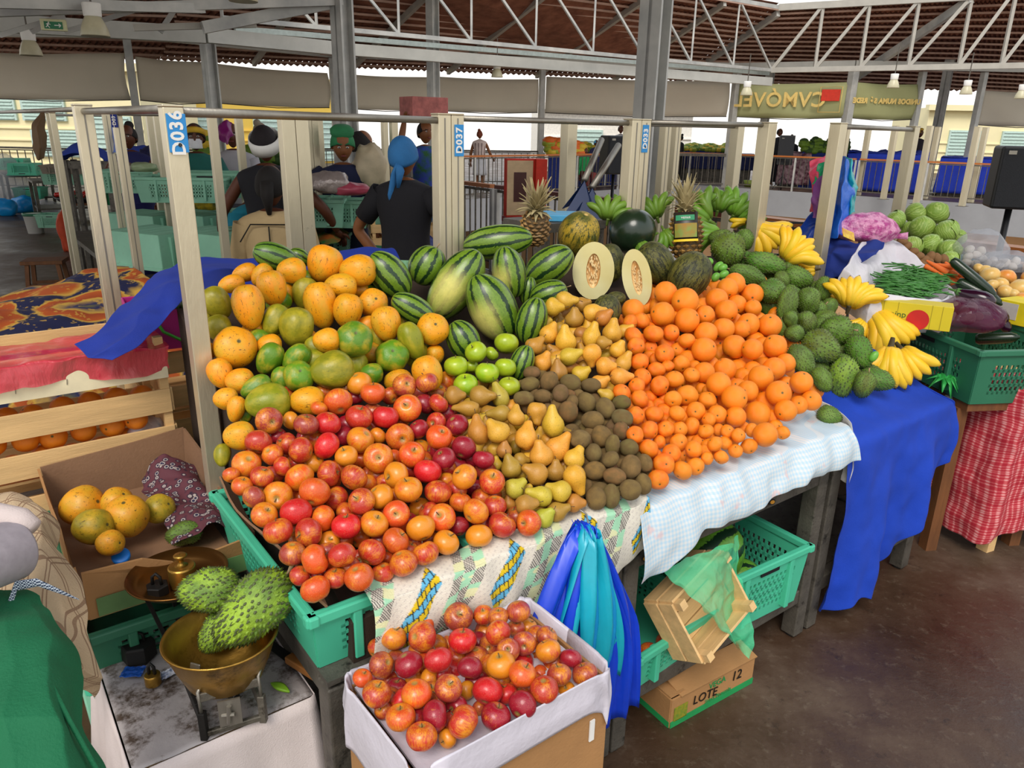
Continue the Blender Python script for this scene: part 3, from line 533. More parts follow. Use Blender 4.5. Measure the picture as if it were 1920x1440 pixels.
M_PAPGREEN = m_speck('green_papaya_skin', .38, (.42, .34, .02), .45, .68, .6, (.05, .06, .01), 7, .60, .1, 8, 1.3, (1, 1, .5), stem=(.10, .12, .02))
WL = (.150, .26, .018); WD = (.010, .035, .008)
M_WL = m_water('watermelon_rind', WL, WD, 10, .36, False, 1.2); M_WS = m_water('watermelon_rind_ground_spot', WL, WD, 10, .40, True, 1.2); M_WD = m_water('dark_watermelon_rind', (.12, .24, .025), WD, 9, .55, False, .9)
M_WB = m_water('bold_watermelon_rind', (.14, .36, .03), (.006, .028, .010), 8, .35)
M_BLACKMEL = m_speck('black_melon_rind', .25, (.010, .022, .010), .3, .7, .3, (.03, .05, .02), 8, .6, .05, 5, coat=.3)
M_NETMEL = m_speck('dull_netted_melon_rind', .5, (.055, .06, .010), .4, .6, .95, (.016, .018, .004), 4.5, .50, .35, 14, 1.2, (1.4, 1.4, .3))
M_YELMEL = m_speck('yellow_green_melon_rind', .45, (.10, .10, .012), .45, .6, .95, (.03, .045, .006), 5, .52, .3, 14, 1.2, (1.5, 1.5, .25), stem=(.6, .4, .12))
M_SOUR = m_speck('soursop_skin', .5, (.13, .23, .03), .4, .65, .9, (.02, .03, .008), 10, .60, .3, 14, 1.3, (1, 1, 1))
M_SOURTIP = mat('soursop_spines', (.10, .15, .02), .6, col2=(.05, .055, .02))
M_MANGO = m_speck('small_green_mango_skin', .4, (.12, .38, .05), .4, .7, .3, (.05, .1, .02), 9, .66, .05, 6)
M_STEM = mat('fruit_stalk', (.10, .055, .025), .8); M_PSTEM = mat('dry_stalk', (.32, .22, .11), .8)
M_BAN = m_speck('ripe_banana_skin', .45, (.80, .52, .03), .4, .7, .8, (.06, .03, .01), 5, .64, .05, 8, 1.2, (.5, 2.5, 2.5)); M_BANTIP = mat('banana_tip', (.07, .05, .02), .7)
M_CAB = None
# ---------------------------------------------------------------- fruit meshes (unit radius, z is the stalk axis)
def lumpy(mb, amt, fr, seed=0, keep=None):
    out = []
    for p in mb.v:
        v = Vector(p); k = 1 + amt*noise.noise(v*fr + Vector((seed*7.1, seed*3.3, seed))); out.append(tuple(v*k))
    mb.v = out; return mb
def mesh_apple(seed):
    mb = MB(); pr = []
    for i in range(21):
        th = math.pi*i/20; r = math.sin(th); z = -math.cos(th)*.86
        r = r*(1.0 + .05*math.cos(th)*-1); dz = -.24*math.exp(-(r/.26)**2) if z > 0 else .16*math.exp(-(r/.22)**2)
        pr.append((max(r, 1e-4), z + dz))
    mb.lathe(pr, 26)
    o = []
    for p in mb.v:
        v = Vector(p); a = math.atan2(v.y, v.x); k = 1 + .022*math.cos(5*a+seed)*(-v.z+.3) + .04*noise.noise(v*1.1+Vector((seed*9, 0, 0))); o.append((v.x*k, v.y*k, v.z*(1+.05*noise.noise(Vector((v.x*1.2, v.y*1.2, seed*5))))))
    mb.v = o; return mb.mesh('apple', M_APPLE, True)
def mesh_round(name, m, seed, amt=.03, fr=1.5, flat=1.0, dim=.05, n=24, k=16):
    mb = MB(); pr = []
    for i in range(k+1):
        th = math.pi*i/k; r = math.sin(th); z = -math.cos(th)*flat
        pr.append((max(r, 1e-4), z - math.copysign(dim*math.exp(-(r/.16)**2), z)))
    mb.lathe(pr, n); lumpy(mb, amt, fr, seed); return mb.mesh(name, m, True)
def mesh_pear(seed):
    """long radius 1, bulb at the bottom, neck at +z"""
    mb = MB(); pr = []
    key = [(-1, .02), (-.97, .24), (-.88, .50), (-.72, .76), (-.5, .93), (-.25, .98), (0, .93), (.22, .78), (.42, .60), (.60, .47), (.76, .39), (.88, .33), (.96, .23), (1, .03)]
    for z, r in key: pr.append((r, z + (.06*math.exp(-(r/.2)**2) if z < -.9 else 0)))
    mb.lathe(pr, 22); lumpy(mb, .10, 1.5, seed); b = .10*math.sin(seed*3)
    mb.v = [(x+b*max(0, z)**1.5, y, z) for x, y, z in mb.v]; return mb.mesh('pear', M_PEAR, True)
def mesh_papaya(seed, m, ribs=.02):
    """z+ is the stalk end (broad), tip at -z; unit long radius"""
    mb = MB(); pr = []
    for i in range(23):
        th = math.pi*i/22; z = -math.cos(th); r = math.sin(th)**.92*(1 + .17*z)
        if z < -.80: r = max(r, .16*(1+(z+.80)*2.6)) if z > -.99 else .02
        pr.append((max(r, .01), z*(1.0) - (.05*math.exp(-(r/.2)**2) if z > .9 else 0)))
    mb.lathe(pr, 30); o = []
    for p in mb.v:
        v = Vector(p); a = math.atan2(v.y, v.x); k = 1 + ribs*(abs(math.cos(2.5*a+seed))-.5)*2 + .05*noise.noise(v*1.2+Vector((seed*9, 1, 0))); o.append((v.x*k, v.y*k, v.z))
    mb.v = o; return mb.mesh('papaya', m, True)
def mesh_ell(name, m, seed, amt=.03, fr=1.1, n=36, k=24, blunt=.9):
    mb = MB(); pr = [(max(math.sin(math.pi*i/k)**blunt, 1e-4), -math.cos(math.pi*i/k)) for i in range(k+1)]
    mb.lathe(pr, n); lumpy(mb, amt, fr, seed); return mb.mesh(name, m, True)
def mesh_soursop(seed, spikes=190, long=1.35):
    rnd = random.Random(seed); mb = MB(); k = 18; n = 26
    def surf(th, a):
        v = Vector((math.sin(th)**.95*math.cos(a), math.sin(th)**.95*math.sin(a), -math.cos(th)))
        q = 1 + .16*noise.noise(v*1.3+Vector((seed*5, 0, 2))); return Vector((v.x*q*(1+.12*v.z), v.y*q*(1+.12*v.z), v.z*(1+.06*noise.noise(v+Vector((seed, 0, 0))))))
    vs = [surf(math.pi*i/k, 2*math.pi*j/n) if 0 < i < k else surf(math.pi*i/k, 0) for i in range(k+1) for j in range(n)]
    mb.add(vs, [(i*n+j, i*n+(j+1) % n, (i+1)*n+(j+1) % n, (i+1)*n+j) for i in range(k) for j in range(n)])
    for i in range(spikes):
        z = 1-2*(i+.5)/spikes; th = math.acos(max(-1, min(1, -z))); a = i*2.39996 + rnd.uniform(-.12, .12); p = surf(th, a); q = p.normalized()
        t1 = q.cross(Vector((0, 0, 1))); t1 = t1.normalized() if t1.length > .05 else Vector((1, 0, 0)); t2 = q.cross(t1)
        rr = .062; h = rnd.uniform(.07, .12); base = [p - q*.02 + t1*rr*math.cos(2*math.pi*c/5) + t2*rr*math.sin(2*math.pi*c/5) for c in range(5)]
        b0 = len(mb.v); mb.add(base + [p + q*h + t2*rr*.7*(1 if z < .3 else -.4)], [(c, (c+1) % 5, 5) for c in range(5)], 1 if rnd.random() < .75 else 0)
    return mb.mesh('soursop', [M_SOUR, M_SOURTIP], True)
def mesh_banana(green=False, seed=0):
    mb = MB(); pts = []; rs = []
    for i in range(13):
        u = i/12; pts.append((u, .03*math.sin(seed)*math.sin(u*3), .26*math.sin(math.pi*min(1, u*1.02)) - .12*u))
        r = .155*min(1, (u/.22)**.6 if u > 0 else 0)*(1-max(0, (u-.78)/.22)**2*.72); rs.append(max(r, .034))
    mb.tube(pts, rs, 7, 0); mb.tube([pts[-1], (1.035, 0, -.115)], [.03, .022], 7, 1)
    return mb.mesh('banana', [M_BANG if green else M_BAN, M_BANTIP], True)
def stemmesh(r, h, z0, bend, m, name='stem'):
    mb = MB(); mb.tube([(0, 0, z0), (bend*.3, 0, z0+h*.5), (bend, 0, z0+h)], [r, r*.8, r*1.25], 6); return mb.mesh(name, m, True)
# ---------------------------------------------------------------- placing: each fruit keeps clear of its neighbours in depth
def plane_hit(x, y, zf, sl):
    d = ray(x, y); a = d.x*DT.x + d.y*DT.y; b = -(ORG.x*DT.x + ORG.y*DT.y); return (zf + sl*b - EYE)/(d.z - sl*a)
class Heap:
    def __init__(s): s.it = []
    def add(s, kind, x, y, r, zf, sl, back=False, a=None, ang=0, data=None, off=0.0, pri=0):
        t = plane_hit(x, y, zf, sl); a = a or r
        subs = [(0, 0, r*.97)]
        if a/r > 1.12:
            e = (a-r); c, q = math.cos(math.radians(ang)), -math.sin(math.radians(ang)); subs = [(0, 0, r*.97), (e*c, e*q, r*.86), (-e*c, -e*q, r*.86)]
            if a/r > 1.5: subs += [(e*c*.5, e*q*.5, r*.95), (-e*c*.5, -e*q*.5, r*.95)]
        R = r*t/FPX
        s.it.append(dict(kind=kind, x=x, y=y, r=r, a=a, ang=ang, t=t+off+max(0, R-.035)*.7+(R*1.1 if back else 0), back=back, data=data, subs=subs, pri=pri)); return s.it[-1]
    def solve(s, iters=260, sep=.97, reg=.012):
        own = []; P = []; rr = []
        for i, q in enumerate(s.it):
            for dx, dy, r in q['subs']:
                own.append(i); d = ray(q['x']+dx, q['y']+dy); P.append(tuple(d)); rr.append(r/FPX)
        own = np.array(own); D = np.array(P); rr = np.array(rr); T = np.array([q['t'] for q in s.it]); T0 = T.copy()
        key = np.array([q['y'] + (-400 if q['back'] else 0) + q['pri'] for q in s.it])
        n = len(own); px = np.array([[d[0]/1.0, d[2]] for d in D])
        I, J = np.triu_indices(n, 1); mask = own[I] != own[J]; I, J = I[mask], J[mask]
        U = D/np.linalg.norm(D, axis=1)[:, None]
        cosang = (U[I]*U[J]).sum(1); cl = cosang > np.cos((rr[I]+rr[J])*1.1); I, J = I[cl], J[cl]
        for it in range(iters):
            p = D*T[own][:, None]; R = rr*T[own]; dl = p[J]-p[I]; u = U[I]+U[J]; u /= np.linalg.norm(u, axis=1)[:, None]
            dd = (dl*u).sum(1); l2 = (dl**2).sum(1)-dd**2; S_ = (R[I]+R[J])*sep; need = np.sqrt(np.maximum(0, S_**2-l2))
            sg = np.sign(key[own[I]]-key[own[J]]+1e-6)          # I in front -> J further
            viol = need - sg*dd; act = (l2 < S_**2) & (np.abs(dd) < need*1.0) | ((l2 < S_**2*.8) & (sg*dd < need))
            mv = np.where(act, viol, 0)*.28; d_ = np.zeros_like(T); c_ = np.zeros_like(T)
            np.add.at(d_, own[J], sg*mv); np.add.at(d_, own[I], -sg*mv); np.add.at(c_, own[J], act); np.add.at(c_, own[I], act)
            T += d_/np.maximum(1, c_*.45); T += (T0-T)*reg
        for q, t in zip(s.it, T): q['t'] = float(t); q['p'] = atd(q['x'], q['y'], float(t)); q['k'] = float(t)/FPX
def axis_of(x, y, ang, toward=0.0):
    """a direction that reads as `ang` degrees (0 = right, 90 = up) in the view, leaning toward the viewer by `toward`"""
    v = ray(x, y).normalized(); r = (_R - v*_R.dot(v)).normalized(); u = r.cross(v).normalized()
    if u.dot(_U) < 0: u = -u
    a = math.radians(ang); return ((r*math.cos(a) + u*math.sin(a))*math.cos(toward) - v*math.sin(toward)).normalized(), v
def orient(axis, roll=None, face=None):
    """rotation taking local z to axis; local x turned toward `face` when given"""
    z = Vector(axis).normalized()
    if face is not None: x = Vector(face); x = (x - z*x.dot(z)).normalized()
    else: x = z.orthogonal().normalized()
    y = z.cross(x); M = Matrix((x, y, z)).transposed()
    if roll is not None and face is None: M = M @ Matrix.Rotation(roll, 3, 'Z')
    return M.to_euler()
ZF, SL, ZS, SS = .84, .42, .79, .47
wmm = {"B": mesh_ell("watermelon", M_WB, 3, .03)}; am = [mesh_apple(i) for i in range(4)]
# ---------------------------------------------------------------- tables of the stall
M_GRIME = mat('grimy_green_gap', hexc('3f5a4a'), .8)
def crate(name, label, s, t, z, w_, d, h, m, rz=0, flip=False, group='plastic crates', holes=True, taper=.92, loc=None, wz=None, cat='crate', notch=True, open_=True):
    o = sthing(name, label, cat, s, t, z, group, rz) if loc is None else thing(name, label, cat, loc, rz, group)
    b = MB(); th = .006; w0, d0 = w_*taper, d*taper
    def P(u, side, zz):   # side 0..3 around, u 0..1
        k = zz/h; ww, dd = (w0+(w_-w0)*k)/2, (d0+(d-d0)*k)/2
        c = [(-ww, -dd), (ww, -dd), (ww, dd), (-ww, dd)]; p, q = c[side], c[(side+1) % 4]; return Vector((p[0]+(q[0]-p[0])*u, p[1]+(q[1]-p[1])*u, zz))
    for side in range(4):
        def quad(u0, u1, z0, z1): b.add([P(u0, side, z0), P(u1, side, z0), P(u1, side, z1), P(u0, side, z1)], [(0, 1, 2, 3)])
        quad(0, 1, 0, h*.18); quad(0, 1, h*.72, h)
        if holes:
            L = w_ if side % 2 == 0 else d; nx = max(6, int(L*.72/.022)); ny = 4; u0, u1 = .14, .86; quad(0, u0, h*.18, h*.72); quad(u1, 1, h*.18, h*.72)
            for i in range(nx): uu = u0 + (u1-u0)*i/nx; quad(uu, uu + (u1-u0)/nx*.45, h*.18, h*.72)
            for j in range(ny): z0 = h*(.18+.54*j/ny); quad(u0, u1, z0, z0 + h*.54/ny*.42)
        else: quad(0, 1, h*.18, h*.72)
    gx = 24 if flip else 1; zb = .002
    if flip:
        for i in range(gx): x = -w0/2 + w0*(i+.5)/gx; b.box((x, 0, zb), (w0/gx*.55, d0, .004))
        for j in range(5): y = -d0/2 + d0*(j+.5)/5; b.box((0, y, zb), (w0, .012, .005))
        for y in (-d0/2+.02, d0/2-.02): b.box((0, y, zb), (w0, .04, .005))
        b.add([(-w0/2, -d0/2, .02), (w0/2, -d0/2, .02), (w0/2, d0/2, .02), (-w0/2, d0/2, .02)], [(0, 1, 2, 3)], 1)
    else: b.add([(-w0/2, -d0/2, zb), (w0/2, -d0/2, zb), (w0/2, d0/2, zb), (-w0/2, d0/2, zb)], [(0, 1, 2, 3)])
    if flip: b.v = [(x, y, h-zz) for x, y, zz in b.v]
    b.build('body', [m, M_GRIME], o, solid=th)
    r = MB(); zr = .012 if flip else h-.012
    for sx, sy, lx, ly in ((0, -d/2, w_+.03, .022), (0, d/2, w_+.03, .022), (-w_/2, 0, .022, d+.03), (w_/2, 0, .022, d+.03)): r.box((sx, sy, zr), (lx, ly, .024))
    r.build('rim', m, o, bevel=.004)
    if notch:
        for sy in (-1, 1):
            g = MB(); zz = h*.86 if not flip else h*.14; g.box((0, sy*(d/2+.004), zz), (w_*.22, .004, h*.08)); g.build('handle_slot', black, o)
            for kx in (-w_*.27, w_*.27): g = MB(); g.box((kx, sy*(d/2-.006), h*.5), (.02, .03, h*.86)); g.build('rib', m, o, bevel=.003)
    return o
def table(label, s0, s1, t0, t1, ztop, m=darksteel, shelf=.20, leg=.055, group='steel stall tables', name='stall_table', sx=False):
    o = sthing(name, label, 'table', (s0+s1)/2, (t0+t1)/2, 0, group); a, b_ = (s1-s0)/2, (t1-t0)/2
    for x, y in ((-a+leg/2, -b_+leg/2), (a-leg/2, -b_+leg/2), (-a+leg/2, b_-leg/2), (a-leg/2, b_-leg/2)):
        l = MB(); l.box((x, y, ztop/2), (leg, leg, ztop-.02)); l.tube([(x, y, 0), (x, y, .014)], leg*.42, 10, 1); l.build('leg', [m, rubber], o, bevel=.004)
    f = MB()
    for y in (-b_+leg/2, b_-leg/2): f.box((0, y, ztop-.025), (2*a-2*leg, leg*.9, .05))
    for x in (-a+leg/2, a-leg/2): f.box((x, 0, ztop-.025), (leg*.9, 2*b_-2*leg, .05))
    f.build('top_frame', m, o, bevel=.004)
    f = MB()
    if shelf:
        for y in (-b_+leg/2, b_-leg/2): f.box((0, y, shelf-.025), (2*a-2*leg, leg*.8, .055))
        for x in (-a+leg/2, a-leg/2): f.box((x, 0, shelf-.025), (leg*.8, 2*b_-2*leg, .055))
        f.build('shelf_frame', m, o, bevel=.004); f = MB(); f.box((0, 0, shelf-.01), (2*a-2*leg, 2*b_-2*leg, .012)); f.build('shelf', darksteel, o)
    f = MB(); f.box((0, 0, ztop+.006), (2*a, 2*b_, .012)); f.build('tabletop', m, o); return o
T1 = table('left steel stall table under the apple heap', -.84, -.03, 0, .98, .655); T2 = table('middle steel stall table under the kiwis and oranges', -.022, .925, 0, .98, .655); T3 = table('right steel stall table under the blue cloth', .95, 1.68, 0, .98, .655)
st = mat('sticker_orange', hexc('c98a2a'), .5); stk = mat('sticker_dark', hexc('1c1812'), .5)
for u in (-.40, -.20, .085, .155): g = MB(); g.lathe([(.001, 0), (.017, 0), (.017, .001), (.001, .001)], 18, 1, None, 1, .6); g.lathe([(.001, .0011), (.012, .0011), (.012, .002), (.001, .002)], 18, 0, None, 1, .5); k = g.build('fruit_sticker', [st, stk], T2); k.location = (u, -.4665-.0255, .628); k.rotation_euler = (math.pi/2, .3, 0)
# sloping bed of stacked crates and boards the fruit lies on
def bed(s0, s1, t0, t1, zf, sl, low, name, label, m, nu=40, nv=30):
    mb = MB(); top = []
    for j in range(nv+1):
        for i in range(nu+1): s_, t_ = s0+(s1-s0)*i/nu, t0+(t1-t0)*j/nv; top.append(W(s_, t_, max(.672, zf + sl*t_ - low*(1+.75*max(0, min(1, (t_-.35)/.25))) + .010*nz(s_*9, t_*9)))) 
    mb.add(top, [(j*(nu+1)+i, j*(nu+1)+i+1, (j+1)*(nu+1)+i+1, (j+1)*(nu+1)+i) for j in range(nv) for i in range(nu)])
    n0 = len(top); ring = [i for i in range(nu+1)] + [(j+1)*(nu+1)-1 for j in range(1, nv+1)] + [nv*(nu+1)+i for i in range(nu-1, -1, -1)] + [j*(nu+1) for j in range(nv-1, 0, -1)]
    mb.v += [(top[i].x, top[i].y, .669) for i in ring]; k = len(ring)
    mb.f += [(ring[(i+1) % k], ring[i], n0+i, n0+(i+1) % k) for i in range(k)] + [tuple(range(n0+k-1, n0-1, -1))]; mb.m += [0]*(k+1)
    o = tag(mb.build(name, m), label, 'display bed'); return recenter(o, W((s0+s1)/2, (t0+t1)/2, .669))
darkcloth = cloth('dark_crate_lining', '33251a'); 
bed(-.775, .955, .02, 1.16, ZF, SL, .085, 'display_bed', 'dark sloping bed under the apples, pears, papayas and oranges', darkcloth)
bed(.965, 1.70, .03, 1.10, ZS, SS, .09, 'display_bed', 'dark sloping bed under the soursops and bananas', darkcloth)
crate('plastic_crate', 'mint green crate holding the front left apples', -.652, .335, .669, .40, .62, .145, mint, group='crates in the main stall')
crate('plastic_crate', 'mint green crate behind holding papayas at the left edge', -.54, .92, .74, .40, .50, .18, mintdull, group='crates in the main stall')
mb = MB(); mb.grid(lambda u, v_: W(-.848 + .012*math.sin(u*7) + (.03 if v_ < .5 else 0), .03 + .60*u, .815 + .045*v_ + .004*nz(u*14, 1)), 30, 1); o = mb.build('cardboard_strip', kraftdark, None, solid=.005); recenter(tag(o, 'torn cardboard strip along the left rim of apple crate', 'cardboard'), W(-.83, .3, .80))
# --- cloths on the front edge
def fringe(u, v_): return 0
CREAM = hexc('d9d2c2'); CHK = hexc('3c3a38'); MNT = hexc('9fd3ad'); YEL = hexc('d8b819'); SKY = hexc('5fb0d4'); LILAC = hexc('cfc9c9')
def pat1(u, v_):
    x = u*12.4 + v_*1.6; y = v_*3.4      # diagonal patchwork
    k = int(math.floor(x/3.5)) ; xx = (x % 3.5)
    if xx < 1.25:
        a, b_ = int(math.floor(xx/.42)), int(math.floor(y/.62 + xx*.25))
        if (a+b_) % 2 == 0: return CHK if (int(x*26) % 2) ^ (int(y*26) % 2) else CREAM
        return MNT if nz(x, y*2, 3) > -.1 else hexc('d8d9a8')
    dx, dy = (xx-2.45)/.62, (y-1.75 + (xx-2.45)*.9)/1.25
    if abs(dx) + abs(dy)*.9 < 1:
        c = YEL if int(math.floor((y+xx*.8)*2.6)) % 2 == 0 else SKY
        if abs(((y+xx*.8)*2.6) % 1 - .5) > .43 or abs(((x-y*.4)*5.5) % 1 - .5) > .42: return hexc('1c1c22')
        return c
    if abs(((x+y)*3) % 1 - .5) > .46: return hexc('b9b0a8')
    return CREAM
M_PAT = attrmat('patterned_tablecloth')
S0c, S1c = -.745, .03
def c1(u, v_):
    s_ = S0c + (S1c-S0c)*u; drop = .135 - .035*(1-u)**2 + .02*math.sin(u*17); k = v_
    if k < .3: q = k/.3; return W(s_, .05 - .068*q, .826 - .012*q*q + .004*math.sin(s_*40))
    q = (k-.3)/.7; fold = .006*math.sin(s_*34 + q*2)*q + .003*math.sin(s_*80); return W(s_ - .0*q, -.018 - .012*math.sin(q*2.6) + fold, .814 - (drop+.02)*q)
o = drape('patterned_cloth', c1, 300, 90, M_PAT, 'white patchwork cloth with mint checks and blue-yellow diamonds, hanging below apples', 'tablecloth', wr=.004, attr=lambda u, v_: pat1(u, v_), sub=0)
M_GING, nt, b, tc = newmat('pale_blue_gingham', .85); sp = sepz(nt, tc.outputs['Object'])
wv = lambda ax, fr: _math(nt, 'GREATER_THAN', _math(nt, 'FRACT', _math(nt, 'MULTIPLY', ax, fr)), .5)
gsum = _math(nt, 'MULTIPLY', _math(nt, 'ADD', wv(_math(nt, 'ADD', sp[0], sp[1]), 60.), wv(sp[2], 80.)), .5); cc = _ramp(nt, gsum, [(0, hexc('d3d6d6')), (1, hexc('aecbdc'))])
fl_ = _ramp(nt, _noise(nt, tc.outputs['Object'], 16, 3), [(.60, (0, 0, 0)), (.68, (1, 1, 1))]); cc = _mix(nt, cc, hexc('dcb2ae'), _math(nt, 'MULTIPLY', fl_, .6)); nt.links.new(cc, b.inputs['Base Color'])
def c2(u, v_):
    s_ = -.02 + .99*u; bot = .60 + .075*min(1, max(0, (u-.10)/.15)) + .03*max(0, u-.25) + .008*math.sin(u*11); top_ = .800 - .004*math.sin(s_*30)
    if v_ < .25: q = v_/.25; return W(s_, .26 - .27*q, max(top_, ZF + SL*(.26-.27*q) - .085 + .014))
    q = (v_-.25)/.75; fold = .010*nz(s_*11, q*1.2)*2*q + .003*math.sin(s_*61+q); b2 = bot if u < .88 else bot - .0*(u-.88); 
    return W(s_ + .02*q*(u > .9), -.015 - .045*math.sin(q*1.9) + fold, top_ - (top_-b2)*q)
drape('gingham_cloth', c2, 120, 26, M_GING, 'pale blue checked cloth hanging below kiwis and oranges', 'tablecloth', wr=.010)
def c2b(u, v_):
    s_ = .955 + .055*v_ + .012*math.sin(u*9); return W(s_ + .02*math.sin(v_*3+u*4), -.03 + .42*u, .815 + .42*.36*u*(1-v_) - (.235 - .12*u)*v_)
drape('cloth_corner', c2b, 24, 20, whitec, 'white cloth end draped at the right of the oranges', 'tablecloth', wr=.012)
def c3(u, v_):
    s_ = .975 + .745*u
    if v_ < .18: q = v_/.18; t_ = .42 - .43*q; return W(s_, t_, max(.742, ZS + SS*t_ - .09 + .016) + .002*math.sin(s_*20))
    q = (v_-.18)/.82; L = .66*(1-u)**.0 if u < .34 else .66 - (u-.34)*.62
    if u < .34: L = .66 + .02*math.sin(u*20)
    fold = (.035*math.sin(u*15 + 1) + .015*math.sin(u*34))*q
    return W(s_ + (.02*math.sin(q*3)), -.02 - .03*q + fold - .03*math.sin(q*3)*.6, .738 - L*q)
drape('blue_cloth', c3, 90, 40, bluec, 'royal blue cloth hanging to the floor under soursops', 'tablecloth', wr=.010)
def c3b(u, v_): return W(1.715 + .03*math.sin(u*9)*v_ + .05*v_, -.03 + .9*u, .74 + .40*u*.5*(1-v_) - (.26 + .03*math.sin(u*8))*v_)
drape('blue_cloth', c3b, 40, 14, bluec, 'royal blue cloth side drop at the right end of soursop table', 'tablecloth', wr=.010)
# bunch of blue bags on a hook
hp = onT(1085, 985, -.055); o = thing('plastic_bag_bunch', 'bunch of blue plastic carrier bags hanging from the table edge', 'plastic bags', hp, A37)
bagm = [mat('thin_blue_bag', hexc('1240c8'), .35, spec=.6), mat('thin_cyan_bag', hexc('1590cf'), .35, spec=.6), mat('thin_teal_bag', hexc('1aa3b8'), .35, spec=.6)]
rb = random.Random(4)
for i in range(13):
    cx = (i-6)/6; L = .40 + .12*rb.random() + .10*(cx > .3); m_ = bagm[1] if abs(cx) < .3 and i % 2 else (bagm[2] if abs(cx+.2) < .35 and i % 3 == 0 else bagm[0]); ph = rb.uniform(0, 6)
    g = MB(); g.grid(lambda u, v_: (cx*.118*min(1, v_*1.9)**.75 + (u-.5)*(.03+.10*math.sin(min(1, v_*1.3)*1.7)) + .035*v_*v_, -.02 - .035*math.sin(v_*3.0)*(1-abs(cx)*.5) + .016*math.sin(u*13+ph+v_*4) + .012*(i % 3) - .03*(1-abs(cx)), -L*v_ + .012*math.sin(u*15+ph)), 16, 20)
    g.build('bag', m_, o, True, solid=.0012)
g = MB(); g.tube([(0, 0, .04), (.012, -.01, .03), (.012, -.02, .005), (0, -.02, -.012), (-.008, -.015, 0)], .0022, 6); g.build('hook', steel, o, True)
# --- under the middle table
cb = crate('plastic_crate', 'mint crate under the middle table holding a striped watermelon', .63, .20, .20, .40, .44, .22, mint, rz=-.05, group='crates under the middle table')
crate('plastic_crate', 'mint crate low at the left under the middle table', .20, .24, .20, .36, .5, .13, mint, rz=.06, group='crates under the middle table')
crate('plastic_crate', 'dark mint crate behind under the middle table', .70, .66, .20, .42, .4, .30, mint, rz=0, group='crates under the middle table', flip=True)
for i, (s_, t_, r) in enumerate(((.16, .05, .033), (.24, .06, .03), (.30, .08, .033))): o = link('apple', am[i]); o.location = W(s_, t_, .206+r); o.scale = (r,)*3; o.color = (.5, .05, .02, .8); o.rotation_euler = (1, .5, i); tag(o, ['reddish', 'yellowish', 'dark red'][i]+' apple lying on the shelf by the low mint crate', 'apple', 'apples on the shelf')
wq = link('watermelon', wmm['B']); wq.location = W(.545, .16, .385); wq.scale = (.105, .105, .125); wq.rotation_euler = orient(Vector((.75, .5, .25)), None, Vector((0, -1, .3))); tag(wq, 'dark striped watermelon with black sticker in mint crate under table', 'watermelon', 'watermelons under the table')
g = MB(); g.box((0, 0, 0), (.03, .002, .04)); k = g.build('black_sticker', stk, None); k.parent = wq; k.matrix_parent_inverse = Matrix(); k.location = (0.75, 0.0, 0.66); k.rotation_euler = (0, 0, 0); k.location = (1.0, 0, .02); k.scale = (9.5, 9.5, 8); k.rotation_euler = (0, 0, math.pi/2)
wq2 = link('watermelon', wmm['B']); wq2.location = W(.63, .10, .29); wq2.scale = (.07, .07, .08); wq2.rotation_euler = (.4, 1.2, .3); tag(wq2, 'small dark striped watermelon below the bigger one in mint crate', 'watermelon', 'watermelons under the table')
def slatcrate(o, w_, d, h, rows=2, m=pine, th=.008, floor=True, wide=.62):
    for x in (-1, 1):
        for y in (-1, 1): g = MB(); g.box((x*(w_/2-.012), y*(d/2-.012), h/2+.01), (.024, .024, h+.02)); g.build('corner_post', m, o)
    sh = h/rows*wide
    for r in range(rows):
        z = h*(r+.5)/rows
        for y in (-1, 1): g = MB(); g.box((0, y*(d/2+th/2), z), (w_, th, sh)); g.build('slat', m, o, bevel=.001)
        for x in (-1, 1): g = MB(); g.box((x*(w_/2+th/2), 0, z), (th, d, sh)); g.build('slat', m, o, bevel=.001)
    if floor:
        g = MB(); [g.box((0, -d/2+d*(i+.5)/4, .004), (w_, d/4*(.7 if wide < .7 else .9), th)) for i in range(4)]; g.build('base_slats', m, o)
o = sthing('wooden_crate', 'small wooden crate tilted on the mint crates, half in green film', 'crate', .245, .12, .40); slatcrate(o, .25, .19, .12, wide=.86); o.rotation_euler = (math.radians(62), math.radians(-14), A37 + math.radians(8)); o.location = W(.27, .03, .38)
def film(u, v_):
    s_ = .10 + .33*u; a_ = W(s_, -.03, .585 - .01*math.sin(u*8)); b_ = W(.18 + .27*u, -.085, .49 - .22*u); c_ = W(.36 + .08*u, -.10, .27 - .06*u)
    p = a_.lerp(b_, min(1, v_*1.6)) if v_ < .625 else b_.lerp(c_, (v_-.625)/.375); return p + DT*(.02*math.sin(u*7+v_*5))
M_FILM = mat('thin_green_film', hexc('4fd69a'), .3, 0, .1, 12, .5, 40, alpha=.55); drape('plastic_film', film, 40, 50, M_FILM, 'torn translucent green plastic bag over the tilted wooden crate', 'plastic film', solid=0, wr=.014, wf=16)
# flat cardboard box on the floor
o = thing('cardboard_box', 'flattened brown and green fruit box marked 12 on floor under table', 'box', W(.385, .045, 0), A37 - .06)
def carton(o, w_, d, h, m, th=.006, bottomband=None, flare=0):
    for nm, c, dd in (('front_panel', (0, -d/2, h/2), (w_, th, h)), ('back_panel', (0, d/2, h/2), (w_, th, h)), ('left_panel', (-w_/2, 0, h/2), (th, d, h)), ('right_panel', (w_/2, 0, h/2), (th, d, h)), ('bottom', (0, 0, th/2), (w_, d, th))):
        g = MB(); g.box(c, dd); g.build(nm, m, o, bevel=.0015)
carton(o, .37, .16, .105, kraft); gm_ = mat('print_green', hexc('1c8a4a'), .7); ym_ = mat('print_yellow', hexc('c9b22a'), .7)
for c, dd in (((0, -.0845, .012), (.37, .002, .022)), ((-.1875, 0, .012), (.002, .16, .022))): g = MB(); g.box(c, dd); g.build('green_band', gm_, o)
